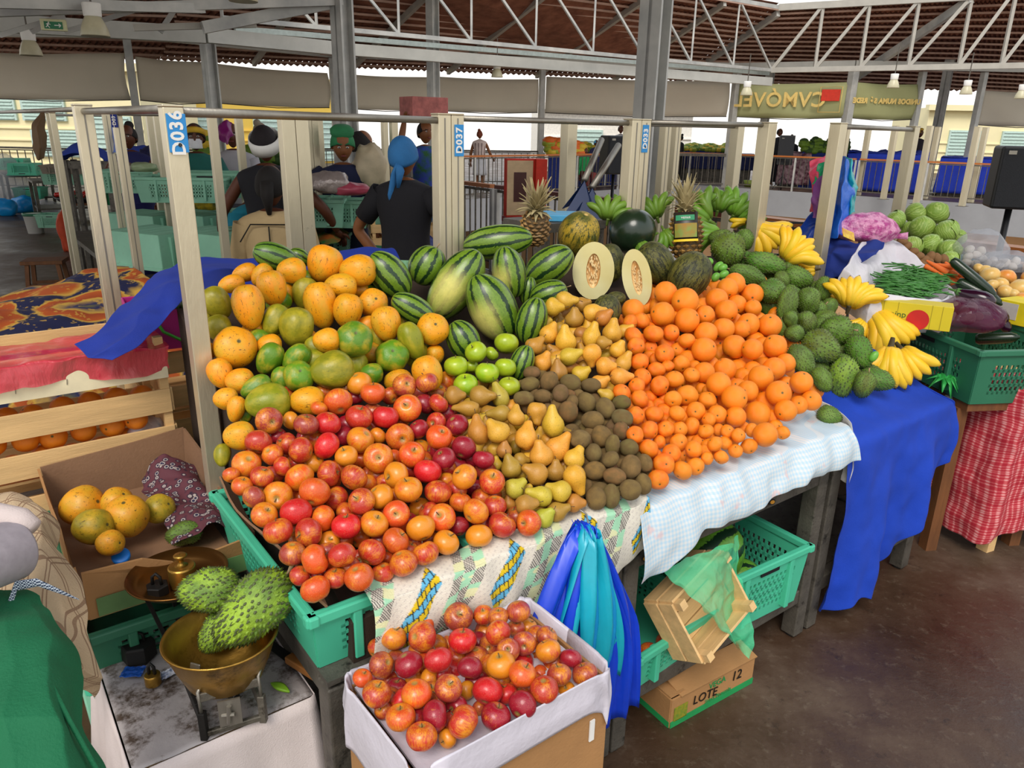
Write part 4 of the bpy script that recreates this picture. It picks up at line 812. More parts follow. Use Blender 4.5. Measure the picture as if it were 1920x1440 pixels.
g = MB(); g.box((-.145, -.0845, .045), (.055, .002, .05)); g.build('printed_grapes', mat('print_grapes', hexc('b8a828'), .7, var=.4, scale=90, col2=hexc('5f7d25')), o)
for tx, sz, m_, lc in (('LOTE', .045, stk, (-.04, -.0855, .055)), ('12', .05, stk, (.10, -.0855, .070)), ('VEGA', .03, gm_, (.01, -.0850, .082)), ('Select Pineapple', .018, gm_, (.02, -.0850, .030))): textmesh(tx, sz, m_, o, 'lettering', lc, (math.pi/2, .1 if m_ is stk else 0, 0))
for c, dd, rr in (((.02, -.05, .112), (.34, .075, .005), .25), ((-.155, .0, .108), (.06, .15, .005), 0)): g = MB(); g.box(c, dd, 0, 0, None, Euler((rr, 0, 0))); g.build('flap', kraft, o)
# --- apple box with white liner
BXZ = .71; bcn = [ST(onz(x, y, BXZ)) for x, y in ((650, 1250), (775, 1440), (1140, 1250), (985, 1120))]; bcs, bct = sum(q[0] for q in bcn)/4, sum(q[1] for q in bcn)/4 - .006
bw, bd_, bh = .425, .275, .33
bo = sthing('cardboard_box', 'brown cardboard box full of red apples in front of the stall', 'box', bcs, bct, BXZ-bh)
carton(bo, bw, bd_, bh-.03, kraft, .007); g = MB(); g.box((.17, -bd_/2-.006, .20), (.012, .003, .05)); g.build('hand_hole_tear', white, bo)
sup = sthing('plastic_crate', 'crate carrying the apple box, below the view', 'crate', -.455, .035, 0) if False else crate('plastic_crate', 'crate on the floor carrying the lined apple box', bcs, bct, 0, .42, .30, BXZ-bh-.002, mintdull, group='crates in the main stall', flip=True)
M_LIN = mat('white_plastic_liner', hexc('d8d2dc'), .35, 0, .05, 4, .35, 22, alpha=.86)
def liner(u, v_):
    a = u*2*math.pi; ca, sa = math.cos(a), math.sin(a); p = .16
    x = math.copysign(abs(ca)**p, ca)*(bw/2+.008); y = math.copysign(abs(sa)**p, sa)*(bd_/2+.008); h0 = bh + .006*math.sin(a*3)
    if v_ < .35: q = v_/.35; k = .93 + .07*q; return (x*k, y*k, h0 - .10*(1-q))
    q = (v_-.35)/.65; k = 1.01 + .03*math.sin(q*2.6); dr = .13 + .03*math.sin(a*2+1) + .02*math.sin(a*5); return (x*k*(1+.01*math.sin(a*14)*q), y*k*(1+.012*math.sin(a*11)*q), h0 + .006*math.sin(q*3) - dr*q)
mb = MB(); mb.grid(lambda u, v_: Vector(liner(u, v_)) + noise.noise_vector(Vector((math.cos(u*6.283)*4, math.sin(u*6.283)*4, v_*3)))*.007, 140, 22); l_ = mb.build('plastic_liner', M_LIN, bo, True, solid=.0012)
mb = MB(); mb.grid(lambda u, v_: ((u-.5)*bw*.95, (v_-.5)*bd_*.95, bh-.035), 2, 2); mb.build('liner_floor', M_LIN, bo, solid=.006)
# --- white-clothed scale stand
sc = sthing('scale_stand', 'low stand covered with stained white cloth, carrying the scale', 'stand', -1.005, .355, 0)
g = MB(); g.box((0, 0, .27), (.335, .455, .54)); g.build('box', pine, sc)
M_STAIN = mat('stained_plastic_cloth', hexc('a29a98'), .5, 0, .12, 5, .15, 60, dirt=(hexc('4e4138'), 11, .50))
def tc1(u, v_): return ((u-.5)*.352, (v_-.5)*.47, .546)
mb = MB(); mb.grid(lambda u, v_: Vector(tc1(u, v_)) + Vector((0, 0, .003*nz(u*7, v_*7))), 30, 30); mb.build('stained_top', M_STAIN, sc, True, solid=.002)
def skirt(u, v_):
    P_ = [(-.176, .235), (-.176, -.235), (.176, -.235), (.176, .235)]; L = [.47, .352, .47]; T = sum(L); d = u*T; i = 0
    while i < 2 and d > L[i]: d -= L[i]; i += 1
    a, b_ = Vector(P_[i]), Vector(P_[i+1]); p = a.lerp(b_, min(1, d/L[i])); nrm = Vector((-1, 0)) if i == 0 else (Vector((0, -1)) if i == 1 else Vector((1, 0)))
    p = p + nrm*(.004 + v_*.05 + .022*v_*math.sin(u*42) + .008*v_*math.sin(u*90)); return (p.x, p.y, .546 - .53*v_ - .01*math.sin(v_*1.5))
mb = MB(); mb.grid(skirt, 160, 16); mb.build('cloth_skirt', cloth('pinkish_white_cloth', 'd6c8c4'), sc, True, solid=.002)
# ---------------------------------------------------------------- building every fruit of the stall
rnd = random.Random(11)
ZF, SL = .84, .42
HP = Heap()
for x, y, n, c, b in APPLES: HP.add('apple', x, y, n[0], ZF, SL, b, data=c)
for x, y, n, c, b in GREEN: HP.add('gapple', x, y, n[0], ZF, SL, b)
for x, y, n, c, b in PEARS: HP.add('pear', x, y, n[0], ZF, SL, b, n[1], n[2] if n[2] < 180 else n[2]-180, (c, n[2]))
for x, y, n, c, b in KIWIS: HP.add('kiwi', x, y, n[0], ZF, SL, b, n[1], n[2])
for x, y, n, c, b in ORANGES: HP.add('orange', x, y, n[0], ZF, SL, b)
for x, y, n, c, b in MANDARINS: HP.add('mandarin', x, y, n[0], ZF, SL, b)
for x, y, n, c, b in PAPAYAS: HP.add('papaya', x, y, n[0], ZF, SL, b, n[1], n[2], (c, n[2]), pri=10, off=.06)
for x, y, n, c, b in WMELONS: HP.add('watermelon', x, y, n[0], ZF, SL, b, n[1], n[2], c)
for x, y, n, c, b in MELONS: HP.add('melon', x, y, n[0], ZF, SL, b, n[1], n[2], c, off=.04)
CUTS = [(1112.5, 508, 39, 54, 88), (1194, 521, 28, 54, 100)]
for x, y, b_, a_, an in CUTS: HP.add('cut', x, y, b_, ZF, SL, False, a_, an, pri=15)
ZS, SS = .79, .47
for x, y, n, c, b in SOURSOPS: HP.add('soursop', x, y, n[0], ZS, SS, b, n[1], n[2])
for x, y, n, c, b in MANGOS: HP.add('mango', x, y, n[0], ZS, SS, b, n[1], n[2])
PINE = [(1286, 441, 31, 46, 93), (1003, 428, 28, 34, 80)]
for x, y, b_, a_, an in PINE: HP.add('pineapple', x, y, b_, ZF, SL, False, a_, an, off=.03)
# fruit glimpsed in the gaps, one layer down
def fill(HPx, kind, zf, sl, R0, step=9, gap=.84, data=None, maxn=60, els=None):
    own = [q for q in HPx.it if q['kind'] == kind]; allq = list(HPx.it); xs = [q['x'] for q in own]; ys = [q['y'] for q in own]; n = 0; cand = []
    y = min(ys)
    while y < max(ys):
        x = min(xs)
        while x < max(xs): cand.append((x + rnd.uniform(-3, 3), y + rnd.uniform(-3, 3))); x += step
        y += step
    rnd.shuffle(cand)
    for x, y in cand:
        if n >= maxn: break
        if any(math.hypot(q['x']-x, q['y']-y) < max(q['r'], R0)*gap for q in allq): continue
        near = [math.atan2(q['y']-y, q['x']-x) for q in allq if math.hypot(q['x']-x, q['y']-y) < R0*2.6]
        if len(near) < 4: continue
        near.sort(); gaps = [b-a for a, b in zip(near, near[1:]+[near[0]+2*math.pi])]
        if max(gaps) > 2.2: continue
        if min((math.hypot(q['x']-x, q['y']-y), q['kind']) for q in allq)[1] != kind: continue
        it = HPx.add(kind, x, y, R0*.93, zf, sl, True, R0*(1.15 if els else .93), rnd.uniform(0, 180), rnd.choice(data) if data else None); allq.append(it); n += 1
for q in HP.it:
    if q['kind'] in ('apple', 'orange', 'mandarin', 'kiwi', 'pear'): q['r'] *= 1.05; q['a'] *= 1.05
fill(HP, 'apple', ZF, SL, 22, data='rrodkm'); fill(HP, 'mandarin', ZF, SL, 15); fill(HP, 'orange', ZF, SL, 19); fill(HP, 'kiwi', ZF, SL, 15, els=1); fill(HP, 'pear', ZF, SL, 16, els=1, data=[('y', 40), ('n', 100), ('n', 20)])
fill(HP, 'papaya', ZF, SL, 22, els=1, data=[('Y', 30), ('M', 60), ('G', 80)], maxn=16); fill(HP, 'soursop', ZS, SS, 18, els=1, maxn=18)
HP.solve()
am = [mesh_apple(i) for i in range(4)]; gm = [mesh_apple(i+5) for i in range(2)]
for q in gm: q.materials[0] = M_GAPPLE
pm = [mesh_pear(i) for i in range(5)]; km = [mesh_ell('kiwi', M_KIWI, i, .05, 1.2, 20, 14, .95) for i in range(3)]
om = [mesh_round('orange', M_ORANGE, i, .04, 1.2, .98, .04) for i in range(3)]; mm = [mesh_round('mandarin', M_ORANGE, i+4, .07, 1.4, .86, .10) for i in range(4)]
ppm = [mesh_papaya(i, M_PAPAYA) for i in range(4)]; pgm = [mesh_papaya(i+4, M_PAPGREEN, .045) for i in range(3)]
wmm = {'L': mesh_ell('watermelon', M_WL, 1, .04), 'S': mesh_ell('watermelon', M_WS, 2, .05), 'D': mesh_ell('watermelon', M_WD, 3, .03), 'B': mesh_ell('watermelon', M_WB, 3, .03)}
mlm = {'Y': mesh_ell('melon', M_YELMEL, 1, .04), 'K': mesh_ell('melon', M_BLACKMEL, 2, .02), 'N': mesh_ell('melon', M_NETMEL, 3, .04)}
ssm = [mesh_soursop(i, 270) for i in range(5)]; mgm = mesh_ell('mango', M_MANGO, 1, .05, 1.2, 16, 10)
st_apple = [stemmesh(.035, .42, .50, b, M_STEM) for b in (.08, .22, -.15)]; st_pear = [stemmesh(.035, .34, .96, b, M_STEM) for b in (.12, -.15)]
st_sour = stemmesh(.07, .35, .92, .15, M_PSTEM); st_wm = stemmesh(.035, .28, .97, .12, M_PSTEM)
ACOL = {'r': ((.50, .03, .016), .70), 'o': ((.66, .085, .012), .74), 'd': ((.33, .008, .022), 1.05), 'b': ((.60, .015, .018), .95), 'k': ((.38, .045, .03), .68),
        'm': ((.68, .08, .012), .45), 'y': ((.75, .20, .02), .10), 'g': ((.50, .06, .03), .25)}
ANAME = {'r': 'red striped apple', 'o': 'orange-red striped apple', 'd': 'dark crimson apple', 'b': 'bright red apple', 'k': 'brownish red apple', 'm': 'orange and yellow apple', 'y': 'mostly yellow apple', 'g': 'greenish apple with red blush'}
def put(name, me, q, ab=None, axis=None, roll=None, face=None, col=None, cat=None, group=None, sc=1.0):
    o = link(name, me); o.location = q['p']; k = q['k']*sc; r, a = q['r']*k, q['a']*k
    o.scale = (r, r, a) if ab is None else ab; o.rotation_euler = orient(axis, roll if roll is not None else rnd.uniform(0, 6.28), face)
    if col: o.color = col
    return tag(o, None, cat, group)
def jit(c, a=.12): return tuple(max(0, v*(1+rnd.uniform(-a, a))) for v in c)
def addstem(o, me, nm='stem'):
    s_ = link(nm, me, o); return s_
SETS = {}
def reg(key, o, q): SETS.setdefault(key, []).append((o, q['x'], q['y']))
def upaxis(maxtilt, q=None):
    t_, a_ = rnd.uniform(0, maxtilt), rnd.uniform(0, 6.28); return Vector((math.sin(t_)*math.cos(a_), math.sin(t_)*math.sin(a_), math.cos(t_)))
def put_apple(q, group, cat='apple'):
    c = q['data']; col, al = ACOL[c]; ax = upaxis(1.5) if rnd.random() < .75 else -upaxis(1.1)
    o = put('apple', rnd.choice(am), q, (q['r']*q['k'],)*3, ax, None, None, (*jit(col), al+rnd.uniform(-.12, .12)), cat, group)
    if ax.z > -.2: addstem(o, rnd.choice(st_apple))
    return o
for q in HP.it:
    K = q['kind']; x, y = q['x'], q['y']
    if K == 'apple':
        o = put_apple(q, 'apples in the sloping heap'); reg(('apple', q['data']), o, q)
    elif K == 'gapple':
        o = put('green_apple', rnd.choice(gm), q, (q['r']*q['k'],)*3, upaxis(.9), None, None, (*jit((.30, .43, .015)), 1), 'apple', 'green apples below the watermelons'); addstem(o, st_apple[0]); reg('gapple', o, q)
    elif K == 'pear':
        c, an = q['data']; col = {'y': (.66, .36, .035), 'n': (.46, .22, .03), 'g': (.50, .40, .04)}[c]
        ax, v = axis_of(x, y, an, rnd.uniform(-.25, .35)); o = put('pear', rnd.choice(pm), q, None, ax, None, None, (*jit(col, .15), 1), 'pear', 'pears in the heap'); addstem(o, rnd.choice(st_pear)); reg(('pear', c), o, q)
    elif K == 'kiwi':
        ax, v = axis_of(x, y, q['ang'], rnd.uniform(-.5, .5)); o = put('kiwi', rnd.choice(km), q, None, ax, None, None, (*jit((.24, .145, .048), .18), 1), 'kiwi', 'kiwis in the heap'); reg('kiwi', o, q)
    elif K in ('orange', 'mandarin'):
        ax = (axis_of(x, y, rnd.uniform(0, 360), rnd.uniform(.2, 1.5))[0]) if rnd.random() < .5 else upaxis(1.5)
        col = (.93, .235, .008) if K == 'orange' else ((.90, .17, .005) if x < 1260 else (.92, .25, .010))
        o = put(K, rnd.choice(om if K == 'orange' else mm), q, (q['r']*q['k'],)*3, ax, None, None, (*jit(col, .07), 1), K, K+'s in the heap'); reg(K, o, q)
    elif K == 'papaya':
        c, an = q['data']; endon = 'e' in c; c = c[0]; green = c == 'G'
        if an >= 90: an = an + 0
        narrow_down = 60 <= q['ang'] <= 130
        ax, v = axis_of(x, y, q['ang'], rnd.uniform(-.2, .25))
        if endon: ax, v = axis_of(x, y, 80 if green else 60, 1.15)
        col = {'Y': (.82, .30, .006), 'G': (.10, .24, .010), 'M': (.24, .23, .010)}[c]
        o = put('papaya', rnd.choice(pgm if c != 'Y' else ppm), q, None, ax, None, None, (*jit(col, .10), 1), 'papaya', 'papayas heaped at the back left'); reg(('papaya', c), o, q)
    elif K == 'watermelon':
        ax, v = axis_of(x, y, q['ang'], .1); o = put('watermelon', wmm[q['data']], q, None, ax if not (q['data'] == 'S' and q['ang'] < 90) else ax, None, -v + (_R*-.45 if q['data'] == 'S' else _R*.1), None, 'watermelon', 'watermelons heaped at the back')
        if q['data'] == 'S': o.rotation_euler = orient(ax if q['ang'] < 90 else ax, None, -v - _R*(.2 if q['ang'] == 55 else 1.1))
        if rnd.random() < .5: addstem(o, st_wm)
        reg('watermelon', o, q)
    elif K == 'melon':
        ax, v = axis_of(x, y, q['ang'], .5 if q['data'] == 'Y' else .15); o = put('melon', mlm[q['data']], q, None, ax, 0, None, {'Y': (.40, .27, .02, 1), 'K': (.012, .028, .012, 1), 'N': (.13, .12, .018, 1)}[q['data']], 'melon', 'whole melons behind the oranges'); reg(('melon', q['data']), o, q)
    elif K == 'soursop':
        ax, v = axis_of(x, y, q['ang'], rnd.uniform(-.1, .3)); lt = .0
        col = jit((.085, .155, .012), .25)
        if (x, y) == (0, 0): pass
        if abs(x-1580) < 14 and abs(y-708) < 14: col = (.20, .32, .02)
        o = put('soursop', rnd.choice(ssm), q, None, ax, None, None, (*col, 1), 'soursop', 'soursops on the blue-clothed table')
        if rnd.random() < .3: addstem(o, st_sour)
        reg('soursop', o, q)
    elif K == 'mango':
        ax, v = axis_of(x, y, q['ang'], 0); o = put('green_mango', mgm, q, None, ax, None, None, (.16, .42, .05, 1), 'mango', 'small green mangoes beside the soursops'); reg('mango', o, q)
for k, items in SETS.items():
    if k[0] == 'apple': row_labels(items, ANAME[k[1]], {'o': 'in sloping heap', }.get(k[1], 'in sloping heap'))
    elif k[0] == 'pear': row_labels(items, {'y': 'yellow pear', 'n': 'russet brown pear', 'g': 'greenish yellow pear'}[k[1]], 'in the pear heap')
    elif k[0] == 'papaya': row_labels(items, {'Y': 'orange-yellow papaya', 'G': 'green papaya', 'M': 'half-ripe green and yellow papaya'}[k[1]], 'in heap')
    elif k[0] == 'melon':
        if k[1] == 'N': row_labels(items, 'dull netted green melon', 'behind the oranges')
        else: items[0][0]['label'] = {'Y': 'yellow-green streaked melon behind the first cut melon', 'K': 'round black-green melon behind the cut melons'}[k[1]]
for k, nm, pl in (('gapple', 'shiny green apple', 'between pears and papayas'), ('kiwi', 'brown kiwi', 'in kiwi strip'), ('orange', 'large orange', 'in orange heap'), ('mandarin', 'small mandarin', 'in mandarin heap'),
                  ('watermelon', 'striped watermelon', 'in back heap'), ('soursop', 'spiny green soursop', 'on blue table'), ('mango', 'small green mango', 'by round soursop')):
    row_labels(SETS[k], nm, pl, per=10)
# two cut melons
M_FLESH = mat('melon_flesh', (.66, .56, .22), .35, var=.06, scale=3, col2=(.74, .68, .36)); M_CAV = mat('melon_seed_cavity', (.80, .36, .08), .5, var=.3, scale=14, bump=.8, bscale=24, stretch=(3, 3, .5), col2=(.85, .62, .28)); M_SEED = mat('melon_seeds', (.80, .60, .30), .5)
for i, q in enumerate([q for q in HP.it if q['kind'] == 'cut']):
    k = q['k']; b_, a_ = q['r']*k, q['a']*k; ax, v = axis_of(q['x'], q['y'], q['ang'], .15 if i == 0 else .1)
    fc = -v + Vector((0, 0, .15)) + (_R*.0 if i == 0 else _R*-.35 + _U*.1)
    o = thing('melon_half', ['cut melon half showing pale flesh, upright beside the watermelons', 'wrapped cut melon half leaning right, above the oranges'][i], 'melon', q['p'], 0, 'cut melon halves')
    o.rotation_euler = orient(ax, None, fc)
    R_ = MB(); n = 40; k2 = 12
    for j in range(k2+1):            # rind: x<=0 half of the ellipsoid, cut face at x=0
        th = math.pi/2*j/k2; R_.v += [(-math.cos(th)*b_*.85, math.sin(th)*math.cos(2*math.pi*c/n)*b_, math.sin(th)*math.sin(2*math.pi*c/n)*a_) for c in range(n)]
    R_.f += [(j*n+c, (j+1)*n+c, (j+1)*n+(c+1) % n, j*n+(c+1) % n) for j in range(k2) for c in range(n)]; R_.m += [0]*(k2*n)
    R_.build('rind', M_NETMEL, o, True).color = (.20, .20, .03, 1)
    F_ = MB(); rings = [(1.0, 1.0, 0), (.975, .98, .001), (.34, .60, .0), (.31, .57, -.10), (.15, .35, -.22), (.001, .001, -.25)]
    for ry, rz, dx in rings: F_.v += [(dx*b_, ry*math.cos(2*math.pi*c/n)*b_, rz*math.sin(2*math.pi*c/n)*a_) for c in range(n)]
    for j in range(len(rings)-1): F_.f += [(j*n+c, j*n+(c+1) % n, (j+1)*n+(c+1) % n, (j+1)*n+c) for c in range(n)]; F_.m += [1 if j >= 2 else 0]*n
    F_.build('flesh', [M_FLESH, M_CAV], o, False)
    sd = MB()
    for c in range(60):
        a2 = rnd.uniform(0, 6.28); r2 = rnd.uniform(.3, .95); sd.ball((-.10*b_, math.cos(a2)*.30*b_*r2, math.sin(a2)*.54*a_*r2), .05*b_, 6, 4, 0, None, (.8, .6, 1.6))
    tag(sd.build('seeds', M_SEED, o, True), kind='stuff')
# pineapples
M_PINE = mat('pineapple_skin', (.24, .12, .035), .6, var=.35, scale=3, col2=(.40, .22, .05)); M_PINE2 = mat('pineapple_eye', (.10, .06, .02), .7); M_LEAF = mat('dry_pineapple_leaf', (.34, .28, .12), .6, var=.3, scale=4, col2=(.52, .42, .22))
def pineapple(p, b_, a_, ax, label, crown_len, dry=False, big=1.0, lean=None):
    o = thing('pineapple', label, 'pineapple', p); o.rotation_euler = orient(ax, 0, lean if lean is not None else Vector((0, -1, .1)))
    mb = MB(); k = 16; n = 20; pr = [(max(.001, math.sin(math.pi*i/k)**.55*b_*.93), -math.cos(math.pi*i/k)*a_*.96) for i in range(k+1)]; mb.lathe(pr, n, 1)
    rows = 10
    for r in range(rows):
        z = (-1+2*(r+.5)/rows); rad = (1-z*z)**.275*b_*.93; m_ = 11
        for c in range(m_):
            an = 2*math.pi*(c+.5*(r % 2))/m_; nn = Vector((math.cos(an), math.sin(an), 0)); tt = Vector((-math.sin(an), math.cos(an), 0)); cc = nn*rad + Vector((0, 0, z*a_*.93)); hw = rad*math.pi/m_*.93; hh = a_/rows*.98
            vs = [cc + tt*hw, cc + Vector((0, 0, hh)), cc - tt*hw, cc - Vector((0, 0, hh)), cc + nn*b_*.11 + tt*hw*.35, cc + nn*b_*.11 + Vector((0, 0, hh*.4)), cc + nn*b_*.11 - tt*hw*.35, cc + nn*b_*.11 - Vector((0, 0, hh*.4)), cc + nn*b_*.20 + Vector((0, 0, hh*.5))]
            mb.add(vs, [(0, 1, 5, 4), (1, 2, 6, 5), (2, 3, 7, 6), (3, 0, 4, 7), (4, 5, 8), (5, 6, 8), (6, 7, 8), (7, 4, 8)], 0)
    mb.build('body', [M_PINE, M_PINE2], o)
    cr = MB(); r5 = random.Random(3)
    for c in range(46):
        u = c/46; an = c*2.4; L = crown_len*(.55+.5*u)*r5.uniform(.8, 1.05); z0 = a_*(.88+.55*u*.55); sp = (1-u)*1.15+.12; w0 = b_*.20
        pts = []
        for j in range(5):
            w_ = j/4; rr = b_*.12 + L*w_*math.sin(sp*(.55+.45*w_)); zz = z0 + L*w_*math.cos(sp*(.55+.5*w_)) - (L*.25*w_*w_ if u < .3 else 0); pts.append((rr, zz, w0*(1-w_**1.5)+.0006))
        vs = []
        d = Vector((math.cos(an), math.sin(an), 0)); t_ = Vector((-math.sin(an), math.cos(an), 0))
        for rr, zz, w_ in pts: vs += [d*rr + Vector((0, 0, zz)) - t_*w_, d*(rr-w_*.35) + Vector((0, 0, zz)), d*rr + Vector((0, 0, zz)) + t_*w_]
        cr.add(vs, [f for j in range(4) for f in ((j*3, j*3+1, j*3+4, j*3+3), (j*3+1, j*3+2, j*3+5, j*3+4))])
    cr.build('crown_of_leaves', M_LEAF, o, True, solid=.0015); return o
pq = [q for q in HP.it if q['kind'] == 'pineapple']
q = pq[0]; ax, v = axis_of(q['x'], q['y'], 93, -.05); pin = pineapple(q['p'], q['r']*q['k'], q['a']*q['k'], ax, 'standing pineapple with spiky crown and black paper label', q['k']*62, lean=-v)
tg = MB(); bb, aa = q['r']*q['k'], q['a']*q['k']
tg.grid(lambda u, w_: (math.cos((u-.5)*1.25)*bb*1.18, math.sin((u-.5)*1.25)*bb*1.18, aa*(-.28+1.15*w_)), 8, 1); lab = tg.build('paper_label', mat('label_black', (.02, .015, .012), .4), pin, True, solid=.001)
def onlabel(u0, u1, w0, w1, m, nm): g = MB(); g.grid(lambda u, w_: (math.cos((u0+(u1-u0)*u-.5)*1.25)*bb*1.205, math.sin((u0+(u1-u0)*u-.5)*1.25)*bb*1.205, aa*(-.28+1.15*(w0+(w1-w0)*w_))), 6, 1); return g.build(nm, m, lab, True)
onlabel(.1, .85, .72, .90, mat('label_green', (.03, .28, .12), .4), 'green_band'); onlabel(.0, 1, 0, .08, mat('label_yellow', (.85, .6, .02), .4), 'yellow_strip')
onlabel(.05, .95, .14, .62, mat('label_picture', (.75, .35, .03), .4, var=.5, scale=30, col2=(.20, .30, .05)), 'printed_picture')
textmesh('venus', aa*.16, white, lab, 'lettering', (bb*1.215, 0, aa*.66), (math.pi/2, 0, math.pi/2))
q = pq[1]; ax, v = axis_of(q['x'], q['y'], 85, .5); pineapple(q['p'], q['r']*q['k'], q['a']*q['k'], ax, 'pineapple lying with dry leafy crown behind the large watermelon', q['k']*66, lean=-v)
# banana hands
M_BANG = m_speck('green_banana_skin', .45, (.13, .24, .03), .4, .7, .5, (.05, .05, .01), 5, .66, .05, 8, 1.2, (.5, 2.5, 2.5))
bm = [mesh_banana(False, i) for i in range(3)]; bgm = [mesh_banana(True, i) for i in range(3)]
def hand(x, y, ang, spread, n, L, label, green=False, zf=None, sl=None, off=-.03, lift=.5, rows=2, col=None, curl=1):
    t = plane_hit(x, y, zf or ZS, sl or SS) + off; p = atd(x, y, t); v = ray(x, y).normalized()
    o = thing('banana_hand', label, 'bananas', p, 0, 'green bananas at the back' if green else 'yellow banana hands down the right edge')
    N = (-v + Vector((0, 0, .25))).normalized(); d, _ = axis_of(x, y, ang); d = (d - N*d.dot(N)).normalized(); o.rotation_euler = orient(N, None, d)
    Lw = L*t/FPX; cb = MB(); cb.tube([(-.25*Lw, 0, 0), (-.02*Lw, 0, 0), (.06*Lw, 0, .01)], [.05*Lw, .08*Lw, .10*Lw], 8, 0, True, 1.3); cb.build('crown_stalk', M_BANTIP if not green else M_BANG, o, True).color = (.13, .2, .03, 1)
    for r in range(rows):
        for i in range(n):
            u = (i/(n-1)-.5) if n > 1 else 0
            b = link('banana', rnd.choice(bgm if green else bm), o); a = math.radians(spread*u + rnd.uniform(-3, 3))
            b.location = (0, math.sin(a)*.12*Lw + u*.16*Lw, -r*.17*Lw); b.rotation_euler = (rnd.uniform(-.25, .25)+u*1.1, (-.30 if curl else 0)-.12*r*0+rnd.uniform(-.06, .06), a); s_ = Lw*rnd.uniform(.92, 1.05)*(1-.12*r); b.scale = (s_, s_*1.0, s_*curl)
            b.color = (*jit(col or ((.17, .30, .02) if green else (.84, .50, .015)), .10), 1)
    return o
hand(1412, 425, -40, 60, 6, 66, 'upper yellow banana hand under the green bananas', off=.02)
hand(1402, 415, 190, 10, 2, 34, 'short pair of yellow-green bananas beside the grey post', off=.02)
hand(1470, 488, 45, 85, 8, 60, 'yellow banana hand fanned upward, second from the top')
hand(1528, 505, 185, 90, 4, 40, 'small yellow banana cluster between soursops and patterned bag', off=.04)
hand(1548, 538, -30, 60, 4, 40, 'half hidden yellow bananas below the fanned hand', off=.03)
hand(1592, 575, 75, 105, 9, 56, 'yellow banana hand spread like a fan in mid column')
hand(1628, 600, 235, 70, 5, 52, 'shadowed yellow bananas under the fan', off=.05)
hand(1640, 588, -62, 50, 7, 84, 'big yellow banana hand hanging with tips down')
hand(1690, 655, -55, 40, 4, 66, 'yellow bananas at lower right tip of heap')
hand(1670, 652, -100, 52, 7, 78, 'lowest yellow banana hand touching the blue cloth', off=-.05)
for (x, y, an, sp, n, L, lb) in ((1140, 412, 80, 110, 6, 46, 'dull green banana hand left of the black melon'), (1232, 408, 110, 100, 6, 44, 'green banana hand just right of the black melon'), (1245, 432, -60, 80, 5, 40, 'green bananas tucked between melon and pineapple'),
                                 (1330, 415, 150, 100, 6, 58, 'green bananas right of the pineapple'), (1375, 405, 60, 120, 7, 50, 'bright green banana hand beside the grey post'), (1350, 440, 185, 50, 4, 60, 'lowest green bananas under the bright hand'), (1200, 455, -70, 60, 4, 40, 'few green bananas under the black melon'), (1395, 425, 20, 80, 5, 44, 'green bananas nearest the yellow ones'), (1312, 398, 100, 90, 6, 40, 'green banana hand behind the pineapple, upper right'), (1345, 396, 80, 100, 6, 42, 'dark green banana hand left of the grey post'), (1225, 440, 200, 70, 5, 40, 'dull green bananas low beside the black melon'), (1165, 408, 60, 80, 5, 40, 'second dull green hand left of the black melon')):
    hand(x, y, an, sp, n, L, lb, True, ZF, SL, .10, col=(.13, .26, .02) if 'bright' not in lb else (.17, .36, .03))
# ---------------------------------------------------------------- apples in the lined box
HB = Heap(); BZ = .705
for x, y, n, c, b in BOXAPPLES: HB.add('apple', x, y, n[0], BZ + .025, .10, b, data=c)
fill(HB, 'apple', BZ + .02, .08, 25, data='drkrb', maxn=30)
HB.solve(); BX = {}
for q in HB.it:
    o = put_apple(q, 'apples in the lined cardboard box'); BX.setdefault(q['data'], []).append((o, q['x'], q['y']))
for c, items in BX.items(): row_labels(items, ANAME[c], 'in white-lined box')
# ---------------------------------------------------------------- aluminium posts and top rails of the stalls
POSTS = {}
M_TAG = mat('number_plate_blue', hexc('2a86c8'), .45, 0, .03, 4)
def post(p, w_, label, ztop=1.735, twin=0, m=post_m, rz=A37, z0=0):
    o = thing('stall_post', label, 'post', (p[0], p[1], 0), rz, 'upright posts of the stalls')
    for i in range(2 if twin else 1):
        g = MB(); x = i*w_*1.04; g.box((x, 0, (ztop+z0)/2), (w_, w_, ztop-z0)); g.box((x, 0, ztop+.003), (w_*1.05, w_*1.05, .006)); g.build('upright', m, o, bevel=.0025)
        if w_ > .05 and ('D0' in label) or 'big' in label: g = MB(); g.box((x, -w_/2-.0004, (ztop+z0)/2), (w_*.10, .0012, ztop-z0-.02)); g.build('groove', steel, o)
    g = MB(); g.box((w_*.5*(1 if twin else 0), 0, .004+z0), (w_*2.2, w_*1.6, .008)); g.build('foot_plate', darksteel, o)
    return o
def plate(o, txt, w_, h, z, x=0, y=0):
    g = MB(); g.box((x, y-.0015, z), (w_, .003, h)); pl = g.build('number_plate', M_TAG, o, bevel=.001)
    textmesh(txt, w_*.95, white, pl, 'lettering', (x, y-.0035, z), (math.pi/2, -math.pi/2, 0), .0004, sp=1.12, bold=.0012)
    g = MB(); g.lathe([(.001, 0), (w_*.10, 0), (w_*.10, .001), (.001, .001)], 12); k = g.build('round_emblem', stk, pl, False); k.location = (x+w_*.05, y-.0045, z-h*.30); k.rotation_euler = (math.pi/2, 0, 0)
def rail(a, b_, label, z=1.725, r=.011, m=None):
    a = Vector((a[0], a[1], z)); b_ = Vector((b_[0], b_[1], z)); g = MB(); g.tube([a, b_], r, 10); o = tag(g.build('stall_rail', m or steel, None, True), label, 'rail', 'top rails joining the posts'); return recenter(o, a)
def onray(x, y, dist):      # ground point seen in column x at horizontal distance dist
    d = ray(x, y); k = dist/math.hypot(d.x, d.y); return Vector((d.x*k, d.y*k, 0))
PD36 = W(-.81, .80); PD37 = W(.189, 1.23); PD33 = W(1.13, 1.22)
